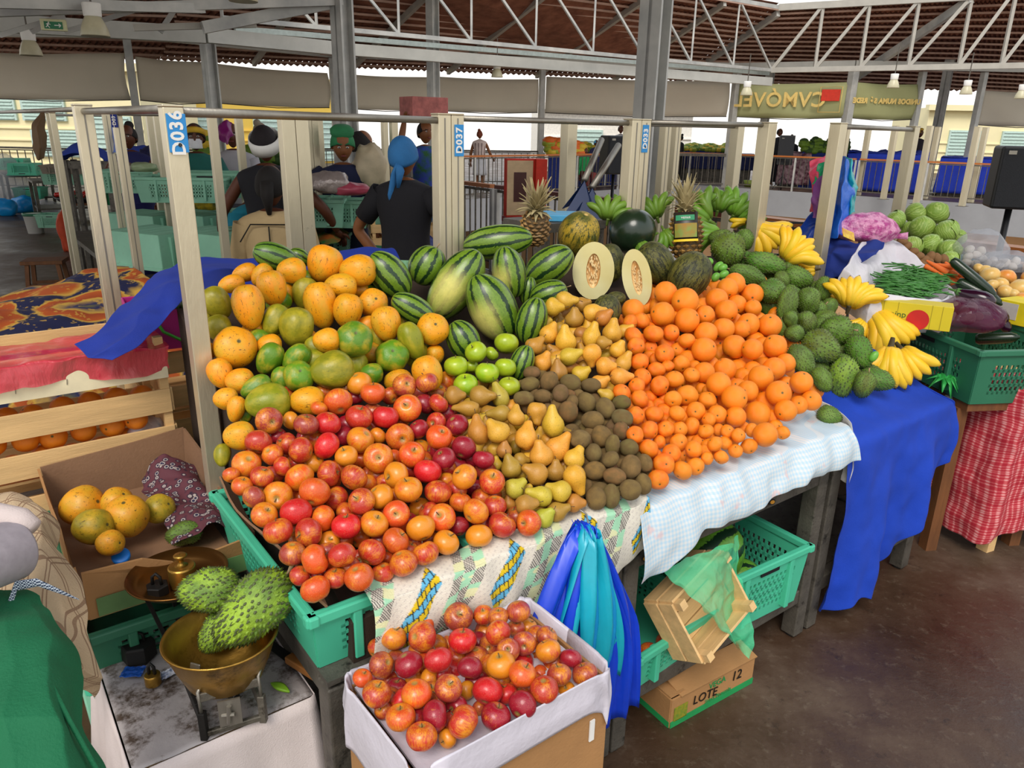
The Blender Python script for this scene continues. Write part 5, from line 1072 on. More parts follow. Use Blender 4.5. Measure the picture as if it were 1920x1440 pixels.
o = post(PD36, .046, 'front left aluminium post with blue plate D036', 1.732); plate(o, 'D036', .043, .086, 1.675, .003, -.0235)
o = post(PD37, .052, 'twin aluminium post with blue plate D037', 1.74, 1); plate(o, 'D037', .038, .108, 1.655, .058, -.0265)
o = post(PD33, .055, 'twin aluminium post with blue plate D033', 1.742, 1); plate(o, 'D033', .036, .112, 1.668, .052, -.028)
P4 = onray(1440, 230, 3.75); post(P4, .06, 'spotted aluminium post behind the upper banana hand', 1.742)
PL = onray(155, 210, 3.05); post(PL, .055, 'leftmost big aluminium post rising behind the patterned cloths', 1.745)
rail(PD36 + DS*.02, PD37, 'long dark rail from the D036 post to the D037 post', 1.722, .012); rail(PD37 + DS*.05, PD33, 'rail from the D037 post to the D033 post', 1.73); rail(PD33 + DS*.05, P4, 'rail right of the D033 post', 1.735); rail(PL, PD36, 'rail from the leftmost big post to the D036 post', 1.728)
# rear rows, placed where they stand behind the stall
rear = [(218, 4.9, .05, 0), (198, 6.6, .05, 0), (396, 5.2, .05, 0), (446, 6.8, .055, 0), (535, 3.75, .062, 1), (575, 6.2, .05, 1), (597, 6.6, .05, 0), (280, 7.5, .06, 0), (293, 6.9, .05, 0), (720, 6.4, .045, 0), (737, 5.9, .05, 0), (1068, 4.6, .07, 0), (1250, 5.6, .06, 0), (1270, 6.1, .06, 0), (1386, 5.4, .065, 0), (92, 7.6, .05, 0), (98, 6.9, .04, 0)]
nm_ = ['slim post just right of the leftmost big post', 'thin post behind the leftmost big post', 'post between the two left crate stacks', 'post before the woman in grey shirt', 'twin post behind the mint upturned crates', 'twin post left of the woman in navy', 'post touching the woman in navy', 'thin post beside the woman in dark blue', 'post right of the hanging blue cloth', 'left of two slim posts by blue headscarf woman', 'right of two slim posts by blue headscarf woman', 'wide post left of the blue scoops', 'post just right of the D033 plate', 'second post right of the D033 plate', 'slim post above the green banana hands', 'post at far left by the hanging bag', 'slanting thin post behind the hanging bag']
RP = []
for (x, dd, w_, tw), lb in zip(rear, nm_): p = onray(x, 215, dd); RP.append(p); post(p, w_, lb, 1.745, tw, post_m, A37)
rail(RP[4], RP[0], 'thin rear rail behind the D036 post', 1.735, .010); rail(RP[4], RP[9], 'rear rail over the woman with blue headscarf', 1.735, .010); rail(RP[11], RP[14], 'rear rail over the blue scoops', 1.735, .010); rail(RP[1], RP[15], 'far left rail carrying a hanging bag', 1.735, .010); rail(onray(-20, 205, 6.2), PL, 'rail leaving the view at the left edge', 1.735, .009)
P5 = onray(1574, 226, 3.85); P6 = onray(1714, 230, 5.2); post(P5, .055, 'aluminium post with blue and pink bags tied to it', 1.745); post(P6, .058, 'aluminium post behind the cabbages', 1.75); rail(P5, P6, 'short pitted rail over the vegetable stall', 1.735, .012)
# small plates on two rear posts
for p, x in ((RP[0], 198), (RP[5], 575)): o = thing('number_plate', 'small dark number plate on rear post reading D0' + (' at left' if x < 300 else ' beside woman in navy'), 'plate', (p.x, p.y-.03, 1.70)); g = MB(); g.box((0, -.002, 0), (.036, .003, .07)); g.build('plate', navyc, o); textmesh('D03', .028, white, o, 'lettering', (0, -.005, 0), (math.pi/2, -math.pi/2, 0))
# ---------------------------------------------------------------- left: papaya carton on green crate
crate('plastic_crate', 'olive green crate under the papaya carton', -1.00, .79, .50, .40, .68, .15, dkgreen, group='left side crates'); crate('plastic_crate', 'mint crate at floor left of the stall', -1.00, .82, .28, .40, .60, .2, mint, group='left side crates'); crate('plastic_crate', 'lowest crate at the left of the stall', -1.00, .82, .0, .40, .60, .26, mintdull, group='left side crates')
pc = sthing('cardboard_box', 'open printed carton of papayas left of the stall', 'box', -1.00, .80, .66)
w_, d_, h_ = .36, .61, .13
for nm2, pts in (('left_panel', [(-w_/2, -d_/2, 0), (-w_/2, d_/2, 0), (-w_/2-.015, d_/2, h_), (-w_/2-.015, .1, h_*.92), (-w_/2-.012, -.1, h_*1.0), (-w_/2-.015, -d_/2+.08, h_*.7), (-w_/2-.01, -d_/2, h_*1.05)]),
                 ('right_panel', [(w_/2, -d_/2, 0), (w_/2, d_/2, 0), (w_/2+.01, d_/2, h_*1.25), (w_/2+.012, .12, h_*1.15), (w_/2+.01, .05, h_*.8), (w_/2+.01, -d_/2, h_*.75)]),
                 ('back_panel', [(-w_/2, d_/2, 0), (w_/2, d_/2, 0), (w_/2+.01, d_/2+.01, h_*1.25), (.05, d_/2+.015, h_*1.12), (-w_/2-.01, d_/2+.01, h_)]),
                 ('front_panel', [(-w_/2, -d_/2, 0), (w_/2, -d_/2, 0), (w_/2, -d_/2-.01, h_*.72), (.02, -d_/2-.012, h_*.6), (-.06, -d_/2-.01, h_*.9), (-w_/2, -d_/2-.01, h_*.95)])):
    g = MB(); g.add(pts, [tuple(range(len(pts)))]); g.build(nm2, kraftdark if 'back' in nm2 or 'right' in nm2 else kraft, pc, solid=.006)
g = MB(); g.box((0, 0, .003), (w_, d_, .006)); g.build('bottom', kraftdark, pc)
M_PRG = mat('faded_green_print', hexc('5f7d4c'), .8, 0, .2, 8); g = MB(); g.box((0, -d_/2-.012, .03), (w_*.9, .002, .045)); g.build('green_print', M_PRG, pc); g = MB(); g.box((-w_/2-.012, -.12, .035), (.002, .28, .04)); g.build('green_print', M_PRG, pc)
HL = Heap()
for x, y, b_, a_, an, c in ((152, 950, 37, 42, 20, 'Y'), (218, 945, 28, 32, 60, 'Y'), (172, 988, 33, 38, 10, 'M'), (240, 970, 37, 42, 110, 'Y'), (296, 955, 27, 30, 30, 'M'), (205, 1018, 24, 26, 0, 'Y')): HL.add('papaya', x, y, b_, .75, .0, False, a_, an, c)
HL.solve(); it = []
for q in HL.it: o = put('papaya', rnd.choice(ppm), q, None, axis_of(q['x'], q['y'], q['ang'], .8)[0], None, None, ({'Y': (.72, .30, .015), 'M': (.34, .26, .02)}[q['data']] + (1,)), 'papaya', 'papayas in the left carton'); it.append((o, q['x'], q['y']))
row_labels(it, 'papaya', 'in the open carton', 6)
q = dict(x=345, y=1000, r=22, a=32, ang=10, t=0); q['t'] = plane_hit(345, 1000, .71, 0); q['p'] = atd(345, 1000, q['t']); q['k'] = q['t']/FPX
tag(put('soursop', ssm[0], q, None, axis_of(345, 1000, 15, .2)[0], None, None, (.08, .12, .015, 1), 'soursop'), 'small dark soursop half hidden on the cloth in the carton')
M_WAX, nt, b, tc = newmat('dark_wax_print', .8); vo = nt.nodes.new('ShaderNodeTexVoronoi'); vo.inputs['Scale'].default_value = 55; nt.links.new(tc.outputs['Object'], vo.inputs['Vector'])
c = _ramp(nt, vo.outputs['Distance'], [(.18, hexc('20233f')), (.3, hexc('b9a9a0')), (.38, hexc('1b1a30')), (.55, hexc('5b2f38'))]); nt.links.new(c, b.inputs['Base Color'])
drape('wax_print_cloth', lambda u, v_: W(-.96 + .15*u + .0*v_, .62 + .42*v_, .70 + .05*math.sin(u*3.1)*abs(math.sin(v_*4+u*2)) + .02*v_), 24, 40, M_WAX, 'dark patterned wax print cloth crumpled in the papaya carton', 'cloth', wr=.02, wf=14)
g = MB(); g.lathe([(.001, 0), (.020, 0), (.021, .004), (.021, .012), (.018, .014), (.001, .014)], 18); o = tag(g.build('bottle_cap', mat('blue_cap', hexc('1f7fe0'), .4), None, True), 'bright blue bottle cap at the carton front', 'cap'); o.location = onz(228, 1046, .70); o.rotation_euler = (.5, .2, 0)
# ---------------------------------------------------------------- wooden crates of oranges
def slat_box(label, s, t, z, w_, d, h, rows, group='wooden orange crates', rz=0, name='wooden_crate'):
    o = sthing(name, label, 'crate', s, t, z, group, rz); slatcrate(o, w_, d, h, rows); return o
slat_box('pale wooden crate of oranges at the left', -1.13, 1.345, .735, .60, .42, .235, 2)
slat_box('lower wooden crate under the oranges', -1.13, 1.345, .52, .60, .42, .20, 2); slat_box('bottom wooden crate at the left', -1.13, 1.345, .26, .60, .42, .24, 2); slat_box('wooden crate on the floor at the left', -1.13, 1.345, 0, .60, .42, .24, 2)
tp = slat_box('upper wooden crate under the pink film', -1.13, 1.345, .985, .60, .42, .10, 1)
g = MB(); g.box((0, -.222, .045), (.60, .006, .09)); g.build('white_printed_panel', mat('white_print_panel', hexc('e6d9b4'), .6), tp); g = MB(); g.box((-.27, -.2255, .02), (.07, .002, .035)); g.build('black_print', stk, tp, bevel=.01); g = MB(); g.box((-.26, -.2255, .05), (.06, .002, .02)); g.build('yellow_print', ym_, tp, bevel=.005)
g = MB(); [g.bar((x, -.2265, .02+.003*k), (x+.002, -.2265, .036+.003*k), .0012) for k, x in enumerate((-.2, -.08, .04, .12, .17))]; g.build('staples', darksteel, tp)
it = []; rr = random.Random(9)
for row, (zz, tt) in enumerate(((.782, 1.19), (.850, 1.18), (.905, 1.23))):
    for i in range(8):
        o = link('orange', rr.choice(om)); r = rr.uniform(.033, .037); p = W(-1.39 + .072*i + (.036 if row == 1 else 0) + rr.uniform(-.006, .006), tt + rr.uniform(-.01, .02), zz + rr.uniform(-.006, .006)); 
        if p is None or ST(p)[0] > -.87: bpy.data.objects.remove(o); continue
        o.location = p; o.scale = (r, r, r); o.rotation_euler = (rr.uniform(0, 6), rr.uniform(0, 6), 0); o.color = (.86, .23, .01, 1); tag(o, None, 'orange', 'oranges in the wooden crate'); it.append((o, p.x, -p.z))
row_labels(it, 'orange', 'in the left wooden crate', 8)
# pink film, blue cover, patterned covers
M_PINK = mat('pink_plastic_film', hexc('d8384f'), .28, 0, .10, 6, .6, 18, (1, 4, 1), alpha=.74)
def pink(u, v_):
    s_ = -1.50 + .68*u; front = 1.122; k = v_
    if k < .45: q = k/.45; return W(s_, front + .34*(1-q), 1.088 + .02*(1-q)*math.sin(u*5+1) - .03*math.exp(-((u-.45)/.2)**2)*(1-q))
    q = (k-.45)/.55; return W(s_, front - .012 - .01*math.sin(u*17)*q, 1.09 - .075*q - .012*math.sin(u*9)*q)
drape('plastic_film', pink, 90, 36, M_PINK, 'pink translucent plastic sheet over the orange crates', 'plastic film', solid=0, wr=.012, wf=12)
BCR = [[onz(470, 486, 1.16), onz(335, 490, 1.20), onz(262, 535, 1.19), onz(195, 615, 1.14), onz(125, 652, 1.11)], [onz(470, 500, 1.17), onz(350, 520, 1.22), onz(282, 570, 1.20), onz(225, 640, 1.14), onz(150, 668, 1.105)], [onz(470, 525, 1.1), onz(348, 560, 1.20), onz(308, 602, 1.17), onz(262, 652, 1.12), onz(205, 676, 1.095)]]
def bluecov(u, v_):
    k = v_*2; i = min(1, int(k)); f = k-i; return spl(BCR[i], u).lerp(spl(BCR[i+1], u), f)
def spl(P_, u):
    k = u*(len(P_)-1); i = min(len(P_)-2, int(k)); f = k-i; p0, p1, p2, p3 = P_[max(0, i-1)], P_[i], P_[i+1], P_[min(len(P_)-1, i+2)]
    return .5*((2*p1) + (p2-p0)*f + (2*p0-5*p1+4*p2-p3)*f*f + (3*p1-p0-3*p2+p3)*f**3)
drape('blue_cover', bluecov, 50, 30, cloth('deep_blue_cover', '17308a'), 'deep blue cloth flung over the crates left of the D036 post', 'cover', wr=.022, wf=6)
def bluecov2(u, v_): p = onz(330 + 250*u, 510 - 24*math.sin(u*3.1), 1.10); q = W(-.35 + .9*u, 2.2 + .25*v_, .95 + .16*math.sin(v_*3.0)); return q
drape('blue_cover', bluecov2, 40, 20, cloth('deep_blue_cover', '17308a'), 'deep blue cloth bulging behind the papaya heap', 'cover', wr=.03, wf=5)
def m_print(name, base, cols, sc, ring=True):
    m, nt, b, tc = newmat(name, .85); v = tc.outputs['Object']; f = _noise(nt, v, sc, 3, .6); c = _ramp(nt, f, [(.30, base), (.42, cols[0]), (.47, cols[1]), (.52, cols[0]), (.58, cols[2]), (.66, cols[1]), (.72, base)])
    f2 = _noise(nt, v, sc*4.5, 2, .5); g = _ramp(nt, f2, [(.60, (0, 0, 0)), (.63, (1, 1, 1))]); c = _mix(nt, c, cols[1], _math(nt, 'MULTIPLY', g, .7)); nt.links.new(c, b.inputs['Base Color']); nt.links.new(_bump(nt, _noise(nt, v, 200, 2), .2), b.inputs['Normal']); return m
def m_print2(name, stops, sc):
    m, nt, b, tc = newmat(name, .85); v = tc.outputs['Object']; vo = nt.nodes.new('ShaderNodeTexVoronoi'); vo.inputs['Scale'].default_value = sc; f = _noise(nt, v, 9, 3); mp = nt.nodes.new('ShaderNodeVectorMath'); mp.operation = 'ADD'; cb_ = nt.nodes.new('ShaderNodeCombineXYZ'); nt.links.new(_math(nt, 'MULTIPLY', f, .16), cb_.inputs[0]); nt.links.new(_math(nt, 'MULTIPLY', f, .1), cb_.inputs[1]); nt.links.new(v, mp.inputs[0]); nt.links.new(cb_.outputs[0], mp.inputs[1]); nt.links.new(mp.outputs[0], vo.inputs['Vector'])
    c = _ramp(nt, vo.outputs['Distance'], stops); g = _ramp(nt, _noise(nt, v, 22, 2), [(.60, (0, 0, 0)), (.63, (1, 1, 1))]); c = _mix(nt, c, stops[2][1], _math(nt, 'MULTIPLY', g, .6)); nt.links.new(c, b.inputs['Base Color']); return m
M_PR1 = m_print2('orange_navy_print', [(.0, hexc('6f6a30')), (.13, hexc('141c4c')), (.26, hexc('b8923c')), (.30, hexc('8c3a12')), (.46, hexc('a04a16')), (.50, hexc('b8923c')), (.53, hexc('10163c'))], 2.3)
M_PR1b = m_print('orange_navy_print', hexc('121a44'), (hexc('8a3a12'), hexc('a87a2c'), hexc('7a2c14')), 1.9)
slatb = sthing('covered_table', 'low table under the orange and navy patterned cloth', 'table', -1.15, 3.1, 0)
for x in (-.4, .4):
    for y in (-.4, .4): g = MB(); g.box((x, y, .35), (.05, .05, .70)); g.build('leg', oldwood, slatb)
g = MB(); g.box((0, 0, .71), (1.0, 1.05, .03)); g.build('tabletop', oldwood, slatb)
def pr1(u, v_): return W(-1.75 + 1.30*u, 2.45 + 1.35*v_, .755 + .12*u*math.sin(v_*2.4) + .05*math.sin(u*5)*math.sin(v_*5) - (.25*(1-v_/.12) if v_ < .12 else 0))
drape('patterned_cover', pr1, 50, 50, M_PR1, 'orange and navy printed cloth spread over goods at left', 'cover', wr=.03, wf=5)
# magenta carton and melon beside the post
mg = sthing('cardboard_box', 'magenta printed carton wedged left of the D036 post', 'box', -.755, 1.50, 1.0, rz=-.1); M_MAG = mat('magenta_print', hexc('b01f78'), .5, 0, .08, 4)
carton(mg, .20, .26, .13, M_MAG, .006); g = MB(); g.tube([(-.04, -.134, .125), (-.01, -.134, .06), (.05, -.134, .02)], .005, 5); g.build('green_stripe', mat('stripe_green', hexc('4cc23c'), .5), mg)
g = MB(); [g.box((-.104, -.06+.018*i, .08), (.002, .004, .05)) for i in range(4)]; g.box((-.104, .04, .07), (.002, .04, .045)); g.build('white_print', white, mg)
slat_box('tall stack of wooden crates behind the D036 post, upper', -.72, 1.62, .76, .26, .40, .24, 2); slat_box('wooden crate below the magenta carton stack', -.72, 1.62, .52, .26, .40, .24, 2); slat_box('wooden crate near floor behind the D036 post', -.72, 1.62, .27, .26, .40, .24, 2); slat_box('floor level wooden crate behind the D036 post', -.72, 1.62, .0, .26, .40, .26, 2)
wq = link('watermelon', wmm['D']); wq.location = W(-.74, 1.52, 1.10); wq.scale = (.08, .08, .09); wq.rotation_euler = (.5, .8, .2); tag(wq, 'watermelon showing above the magenta carton', 'watermelon')
def bagblob(name, label, p, r, m, seed, sc=(1, 1, 1), cat='bag', n=28, amp=.22, group=None):
    mb = MB(); mb.ball((0, 0, 0), 1, n, n//2+4); out = []
    for q in mb.v:
        v = Vector(q); k = 1 + amp*noise.noise(v*1.7+Vector((seed, 0, 0))) + amp*.5*abs(noise.noise(v*4+Vector((0, seed, 0)))); out.append((v.x*k*r*sc[0], v.y*k*r*sc[1], max(-r*sc[2]*.82, v.z*k*r*sc[2])))
    z0 = min(q[2] for q in out); mb.v = [(x, y, z-z0) for x, y, z in out]; o = tag(mb.build(name, m, None, True), label, cat, group); o.location = p; return o
M_CLEAR = mat('clear_plastic_bag', hexc('b9bcc4'), .25, 0, .1, 5, .8, 25, alpha=.38)
bagblob('plastic_bag', 'crumpled clear plastic bag at the foot of the D036 post', W(-.90, 1.20, .62), .085, M_CLEAR, 3, (.8, 1, 1.4))
# ---------------------------------------------------------------- plaid cloth, paper roll, green apron at the lower left
M_PLAID, nt, b, tc = newmat('beige_plaid', .9); sp = sepz(nt, tc.outputs['Object']); f1 = _math(nt, 'FRACT', _math(nt, 'MULTIPLY', _math(nt, 'ADD', sp[0], _math(nt, 'MULTIPLY', sp[2], .5)), 26.)); f2 = _math(nt, 'FRACT', _math(nt, 'MULTIPLY', _math(nt, 'ADD', sp[1], _math(nt, 'MULTIPLY', sp[2], -.9)), 26.))
l1 = _math(nt, 'LESS_THAN', _math(nt, 'ABSOLUTE', _math(nt, 'SUBTRACT', f1, .5)), .035); l2 = _math(nt, 'LESS_THAN', _math(nt, 'ABSOLUTE', _math(nt, 'SUBTRACT', f1, .68)), .03); l3 = _math(nt, 'LESS_THAN', _math(nt, 'ABSOLUTE', _math(nt, 'SUBTRACT', f2, .5)), .035); l4 = _math(nt, 'LESS_THAN', _math(nt, 'ABSOLUTE', _math(nt, 'SUBTRACT', f2, .68)), .03)
ls = _math(nt, 'MINIMUM', _math(nt, 'ADD', _math(nt, 'ADD', l1, l2), _math(nt, 'ADD', l3, l4)), 1.0); c = _mix(nt, hexc('b59c7c'), hexc('7a5c46'), _math(nt, 'MULTIPLY', ls, .8)); nt.links.new(c, b.inputs['Base Color']); nt.links.new(_bump(nt, _noise(nt, tc.outputs['Object'], 260, 2), .3), b.inputs['Normal'])
CH = onz(60, 1100, .62); CH = Vector((-1.02, 1.12, 0)); o = thing('draped_chair', 'chair back heaped with cloths at the lower left', 'chair', CH + Vector((-.12, -.08, 0)), A37)
for x, y in ((-.18, -.18), (.18, -.18), (-.18, .18), (.18, .18)): g = MB(); g.box((x, y, .22), (.03, .03, .44)); g.build('leg', oldwood, o)
g = MB(); g.box((0, 0, .45), (.40, .40, .03)); g.build('seat', oldwood, o); 
def interp(P_, u):
    k = u*(len(P_)-1); i = min(len(P_)-2, int(k)); f = k-i; return Vector(P_[i]).lerp(Vector(P_[i+1]), f)
def patch(rows):   # rows of 3d points, smoothly blended
    def fn(u, v_):
        k = v_*(len(rows)-1); i = min(len(rows)-2, int(k)); f = k-i; f = f*f*(3-2*f); return interp(rows[i], u).lerp(interp(rows[i+1], u), f)
    return fn
A = atd
plaidrows = [[A(-90, 950, 1.60), A(20, 930, 1.62), A(60, 935, 1.62), A(100, 975, 1.60)], [A(-90, 1000, 1.50), A(20, 985, 1.50), A(80, 1005, 1.48), A(128, 1045, 1.50)], [A(-90, 1080, 1.44), A(30, 1070, 1.42), A(95, 1085, 1.42), A(146, 1110, 1.45)],
             [A(-60, 1150, 1.40), A(60, 1150, 1.38), A(125, 1165, 1.38), A(168, 1185, 1.40)], [A(-20, 1230, 1.36), A(90, 1240, 1.34), A(150, 1250, 1.34), A(200, 1255, 1.38)], [A(0, 1300, 1.40), A(110, 1290, 1.38), A(150, 1285, 1.38), A(165, 1300, 1.42)]]
drape('plaid_cloth', patch(plaidrows), 50, 60, M_PLAID, 'beige plaid cloth heaped over the chair at left', 'cloth', wr=.022, wf=7)
apr = [[A(-80, 1105, 1.33), A(10, 1110, 1.33), A(45, 1105, 1.34), A(72, 1115, 1.34)], [A(-80, 1180, 1.24), A(10, 1180, 1.22), A(70, 1180, 1.24), A(110, 1180, 1.28)], [A(-80, 1260, 1.15), A(10, 1260, 1.14), A(95, 1255, 1.16), A(158, 1262, 1.24)], [A(-80, 1340, 1.08), A(10, 1340, 1.07), A(100, 1335, 1.1), A(165, 1350, 1.2)], [A(-80, 1460, 1.04), A(40, 1460, 1.03), A(130, 1460, 1.06), A(215, 1470, 1.15)], [A(-80, 1600, 1.04), A(40, 1600, 1.04), A(140, 1600, 1.06), A(235, 1600, 1.12)]]
M_APR = mat('green_apron_cloth', hexc('06603c'), .8, 0, .10, 3, .3, 200); drape('green_apron', patch(apr), 60, 70, M_APR, 'large dark green apron hanging at lower left corner', 'apron', wr=.020, wf=8, solid=.003)
g = MB(); pts = [A(70, 1190, 1.255), A(100, 1290, 1.14), A(130, 1350, 1.11), A(180, 1440, 1.11), A(200, 1500, 1.12)]; g.tube(pts, .004, 6); tag(g.build('apron_tie', M_APR, None, True), 'raised green seam tie running down the apron', 'tie')
o = thing('paper_roll', 'grey white roll of paper at the left edge above the apron', 'roll', A(-62, 1062, 1.24), .2); g = MB(); g.lathe([(.001, -.09), (.014, -.09), (.014, -.088), (.052, -.09), (.054, -.085), (.054, .085), (.05, .09), (.001, .09)], 32); k = g.build('paper', mat('grey_paper', hexc('9a9298'), .7, var=.1, scale=60), o, True); k.rotation_euler = (1.35, .25, -.5)
g = MB(); g.tube([A(-60, 985, 1.33), A(0, 968, 1.33), A(40, 975, 1.33), A(66, 988, 1.33)], [.026, .024, .022, .014], 12); tag(g.build('rolled_cloth', cloth('pinkish_white_roll', 'c9b9b4'), None, True), 'rolled pinkish white cloth at the left edge on the plaid', 'cloth')
M_CHK, nt, b, tc = newmat('blue_check_strap', .8); ck = nt.nodes.new('ShaderNodeTexChecker'); ck.inputs['Scale'].default_value = 330; nt.links.new(tc.outputs['Object'], ck.inputs['Vector']); ck.inputs['Color1'].default_value = (*hexc('24344f'), 1); ck.inputs['Color2'].default_value = (*hexc('b9c2cc'), 1); nt.links.new(ck.outputs[0], b.inputs['Base Color'])
mb = MB(); P1 = [A(18, 1135, 1.30), A(30, 1098, 1.30), A(70, 1092, 1.31), A(110, 1108, 1.33), A(148, 1124, 1.36)]; mb.grid(lambda u, v_: interp(P1, u) + Vector((0, 0, (v_-.5)*.020*(1-.9*u**2))), 24, 3); o = tag(mb.build('checked_strap', M_CHK, None, True, solid=.002), 'narrow blue and white checked strap lying across the plaid cloth', 'strap')
# ---------------------------------------------------------------- the scale
ztab = .550; brass = mat('worn_brass', hexc('a8813c'), .34, .85, .18, 6, .1, 60, dirt=(hexc('5f4a22'), 7, .56)); iron = mat('worn_scale_iron', hexc('6f6a60'), .5, .7, .3, 10, .3, 60, dirt=(hexc('2e2822'), 14, .55)); darkiron = mat('black_iron', hexc('242220'), .6, .5, .2, 20)
cA = onz(478, 1300, ztab); cB = onz(350, 1190, ztab)
F1_, F2_ = onz(385, 1385, ztab), onz(495, 1352, ztab); B1_, B2_ = onz(300, 1190, ztab), onz(405, 1165, ztab)
sc = thing('balance_scale', 'brass and iron counter balance scale with two pans', 'scale', (F1_+F2_+B1_+B2_)/4)
org = sc.location.copy(); L = lambda p, z=0: Vector((p[0], p[1], p[2]+z)) - org
for a, b_ in ((F1_, B1_), (F2_, B2_)):
    g = MB(); a2, b2 = L(a), L(b_); d = (b2-a2); n_ = 9
    for i in range(n_):
        u0, u1 = i/n_, (i+1)/n_; h0 = .012 + .022*math.sin(math.pi*u0); h1 = .012 + .022*math.sin(math.pi*u1); p, q = a2 + d*u0, a2 + d*u1
        g.bar(p + Vector((0, 0, h0+.02)), q + Vector((0, 0, h1+.02)), .007, .028)
    g.bar(a2, a2 + Vector((0, 0, .065)), .014, .014); g.bar(b2, b2 + Vector((0, 0, .065)), .014, .014); g.build('side_frame', darkiron if a is F1_ else iron, sc, bevel=.0015)
g = MB(); g.bar(L(F1_, .012), L(F2_, .012), .010, .012); g.bar(L(F1_, .10), L(F2_, .10), .008, .02); g.bar(L(B1_, .012), L(B2_, .012), .010, .012); g.bar((L(F1_)+L(F2_))/2 + Vector((0, 0, .07)), (L(B1_)+L(B2_))/2 + Vector((0, 0, .07)), .010, .014); g.build('cross_bars', iron, sc, bevel=.002)
g = MB(); c0 = (L(F1_)+L(F2_))/2; g.box(c0 + Vector((0.0, -.012, .055)), (.042, .004, .06), .35); g.tube([c0 + Vector((-.002, -.018, .035)), c0 + Vector((.002, -.018, .075))], .005, 8); g.tube([c0 + Vector((-.014, -.018, .052)), c0 + Vector((.012, -.018, .056))], .004, 8); g.build('pointer_plate', steel, sc)
g = MB()
for a in (F1_, F2_): p = L(a); g.tube([p + Vector((0, 0, .06)), p + Vector((0, -.004, .115)), p + Vector((.0, .03, .125)), p + Vector((0, .06, .11))], .0035, 6)
g.build('wire_loops', steel, sc, True)
pan1 = onz(418, 1228, .685); pan2 = onz(335, 1085, .748)
g = MB(); g.lathe([(.001, -.055), (.055, -.055), (.070, -.048), (.088, .0), (.102, .045), (.106, .048), (.104, .052), (.098, .046), (.084, .0), (.066, -.044), (.001, -.05)], 48); k = g.build('front_pan', brass, sc, True); k.location = L(pan1); k.scale = (1.06, 1.0, 1)
g = MB(); g.lathe([(.001, -.020), (.05, -.018), (.085, -.004), (.103, .014), (.106, .015), (.104, .018), (.082, .0), (.045, -.014), (.001, -.015)], 48); k = g.build('rear_pan', mat('dark_brass', hexc('76522a'), .3, .85, .2, 6), sc, True); k.location = L(pan2)
for pn, a, b_ in ((pan1, .05, F1_), (pan2, .05, B1_)): g = MB(); [g.bar(L(pn) + Vector((x*.05, y*.05, -.05 if pn is pan1 else -.018)), Vector((L(pn).x + x*.03, L(pn).y + y*.03, .055)), .008) for x in (-1, 1) for y in (-1, 1)]; g.build('pan_support', darkiron, sc)
g = MB(); g.box((0, 0, 0), (.024, .004, .026)); k = g.build('round_maker_plate', steel, sc, bevel=.004); k.location = L(onz(370, 1248, .66)) + Vector((-.0, -.012, 0)); k.rotation_euler = (-.3, 0, -.3); 
def weight(label, p, r, h, m, knob=True, sides=24, rz=0):
    o = thing('scale_weight', label, 'weight', p, rz, 'scale weights'); g = MB(); g.lathe([(.001, 0), (r*.96, 0), (r, h*.05), (r, h*.92), (r*.9, h), (.001, h)], sides); g.build('body', m, o, sides > 8, bevel=.001)
    if knob: g = MB(); g.lathe([(.001, h), (r*.5, h), (r*.22, h*1.08), (r*.2, h*1.3), (r*.42, h*1.42), (r*.5, h*1.5), (r*.4, h*1.56), (.001, h*1.58)], 20); g.build('knob', m, o, True)
    else: g = MB(); g.tube([(-r*.4, 0, h), (-r*.35, 0, h+.018), (0, 0, h+.026), (r*.35, 0, h+.018), (r*.4, 0, h)], .0035, 6); g.build('ring', darkiron, o, True)
    return o
def onpan(x, y, z): return onz(x, y, z)
weight('large brass knob weight standing in the rear pan', onpan(345, 1095, .735), .029, .048, brass); weight('black iron weight with wire ring in the rear pan', onpan(297, 1112, .735), .024, .022, darkiron, False, 6)
weight('heavy black hexagonal weight with teal string on the stand', onpan(262, 1232, .551), .037, .042, darkiron, False, 6, .3); weight('small dull brass weight standing on the stand', onpan(288, 1282, .551), .0165, .026, brass, False)
for (x, y, b_, a_, an, z, lb) in ((392, 1105, 40, 55, 10, .785, 'light green soursop with stalk, upper left in the scale pan'), (475, 1140, 52, 82, 48, .78, 'largest bright green soursop in the scale pan'), (408, 1185, 30, 40, 60, .70, 'shaded small soursop deep in the scale pan')):
    p = onz(x, y, z); t = (p - Vector((0, 0, EYE))).dot(_f); q = dict(x=x, y=y, r=b_, a=a_, ang=an, t=t, p=p, k=t/FPX); o = put('soursop', mesh_soursop(20+b_, 460), q, None, axis_of(x, y, an, .1)[0], 1.0, None, (.30, .46, .03, 1), 'soursop', 'soursops in the scale pan'); addstem(o, st_sour); tag(o, lb)
g = MB(); g.grid(lambda u, v_: ((u-.5)*.05, (v_-.5)*.018*math.sin(math.pi*min(.999, max(.001, u))), .004*math.sin(u*3)), 10, 4); o = tag(g.build('pod', mat('green_pod', hexc('7fae2a'), .5), None, True, solid=.006), 'small green pod on the stained cloth right of the scale', 'pod'); o.location = onz(525, 1290, .562); o.rotation_euler = (0, .1, -.4)
for (x, y, w2, rz, m_, lb) in ((250, 1262, .045, .1, mat('blue_packet', hexc('1d4c9c'), .4), 'crumpled blue packet under the hexagonal weight'), (315, 1265, .035, .8, mat('blue_white_paper', hexc('6f86b8'), .6, var=.5, scale=80, col2=hexc('d8d8e0')), 'blue and white paper scrap beside the small brass weight')):
    mb = MB(); mb.grid(lambda u, v_: ((u-.5)*w2, (v_-.5)*w2*.7, .004*nz(u*5, v_*5)+.004), 8, 6); o = tag(mb.build('paper_scrap', m_, None, False, solid=.002), lb, 'paper'); o.location = onz(x, y, .552); o.rotation_euler.z = rz
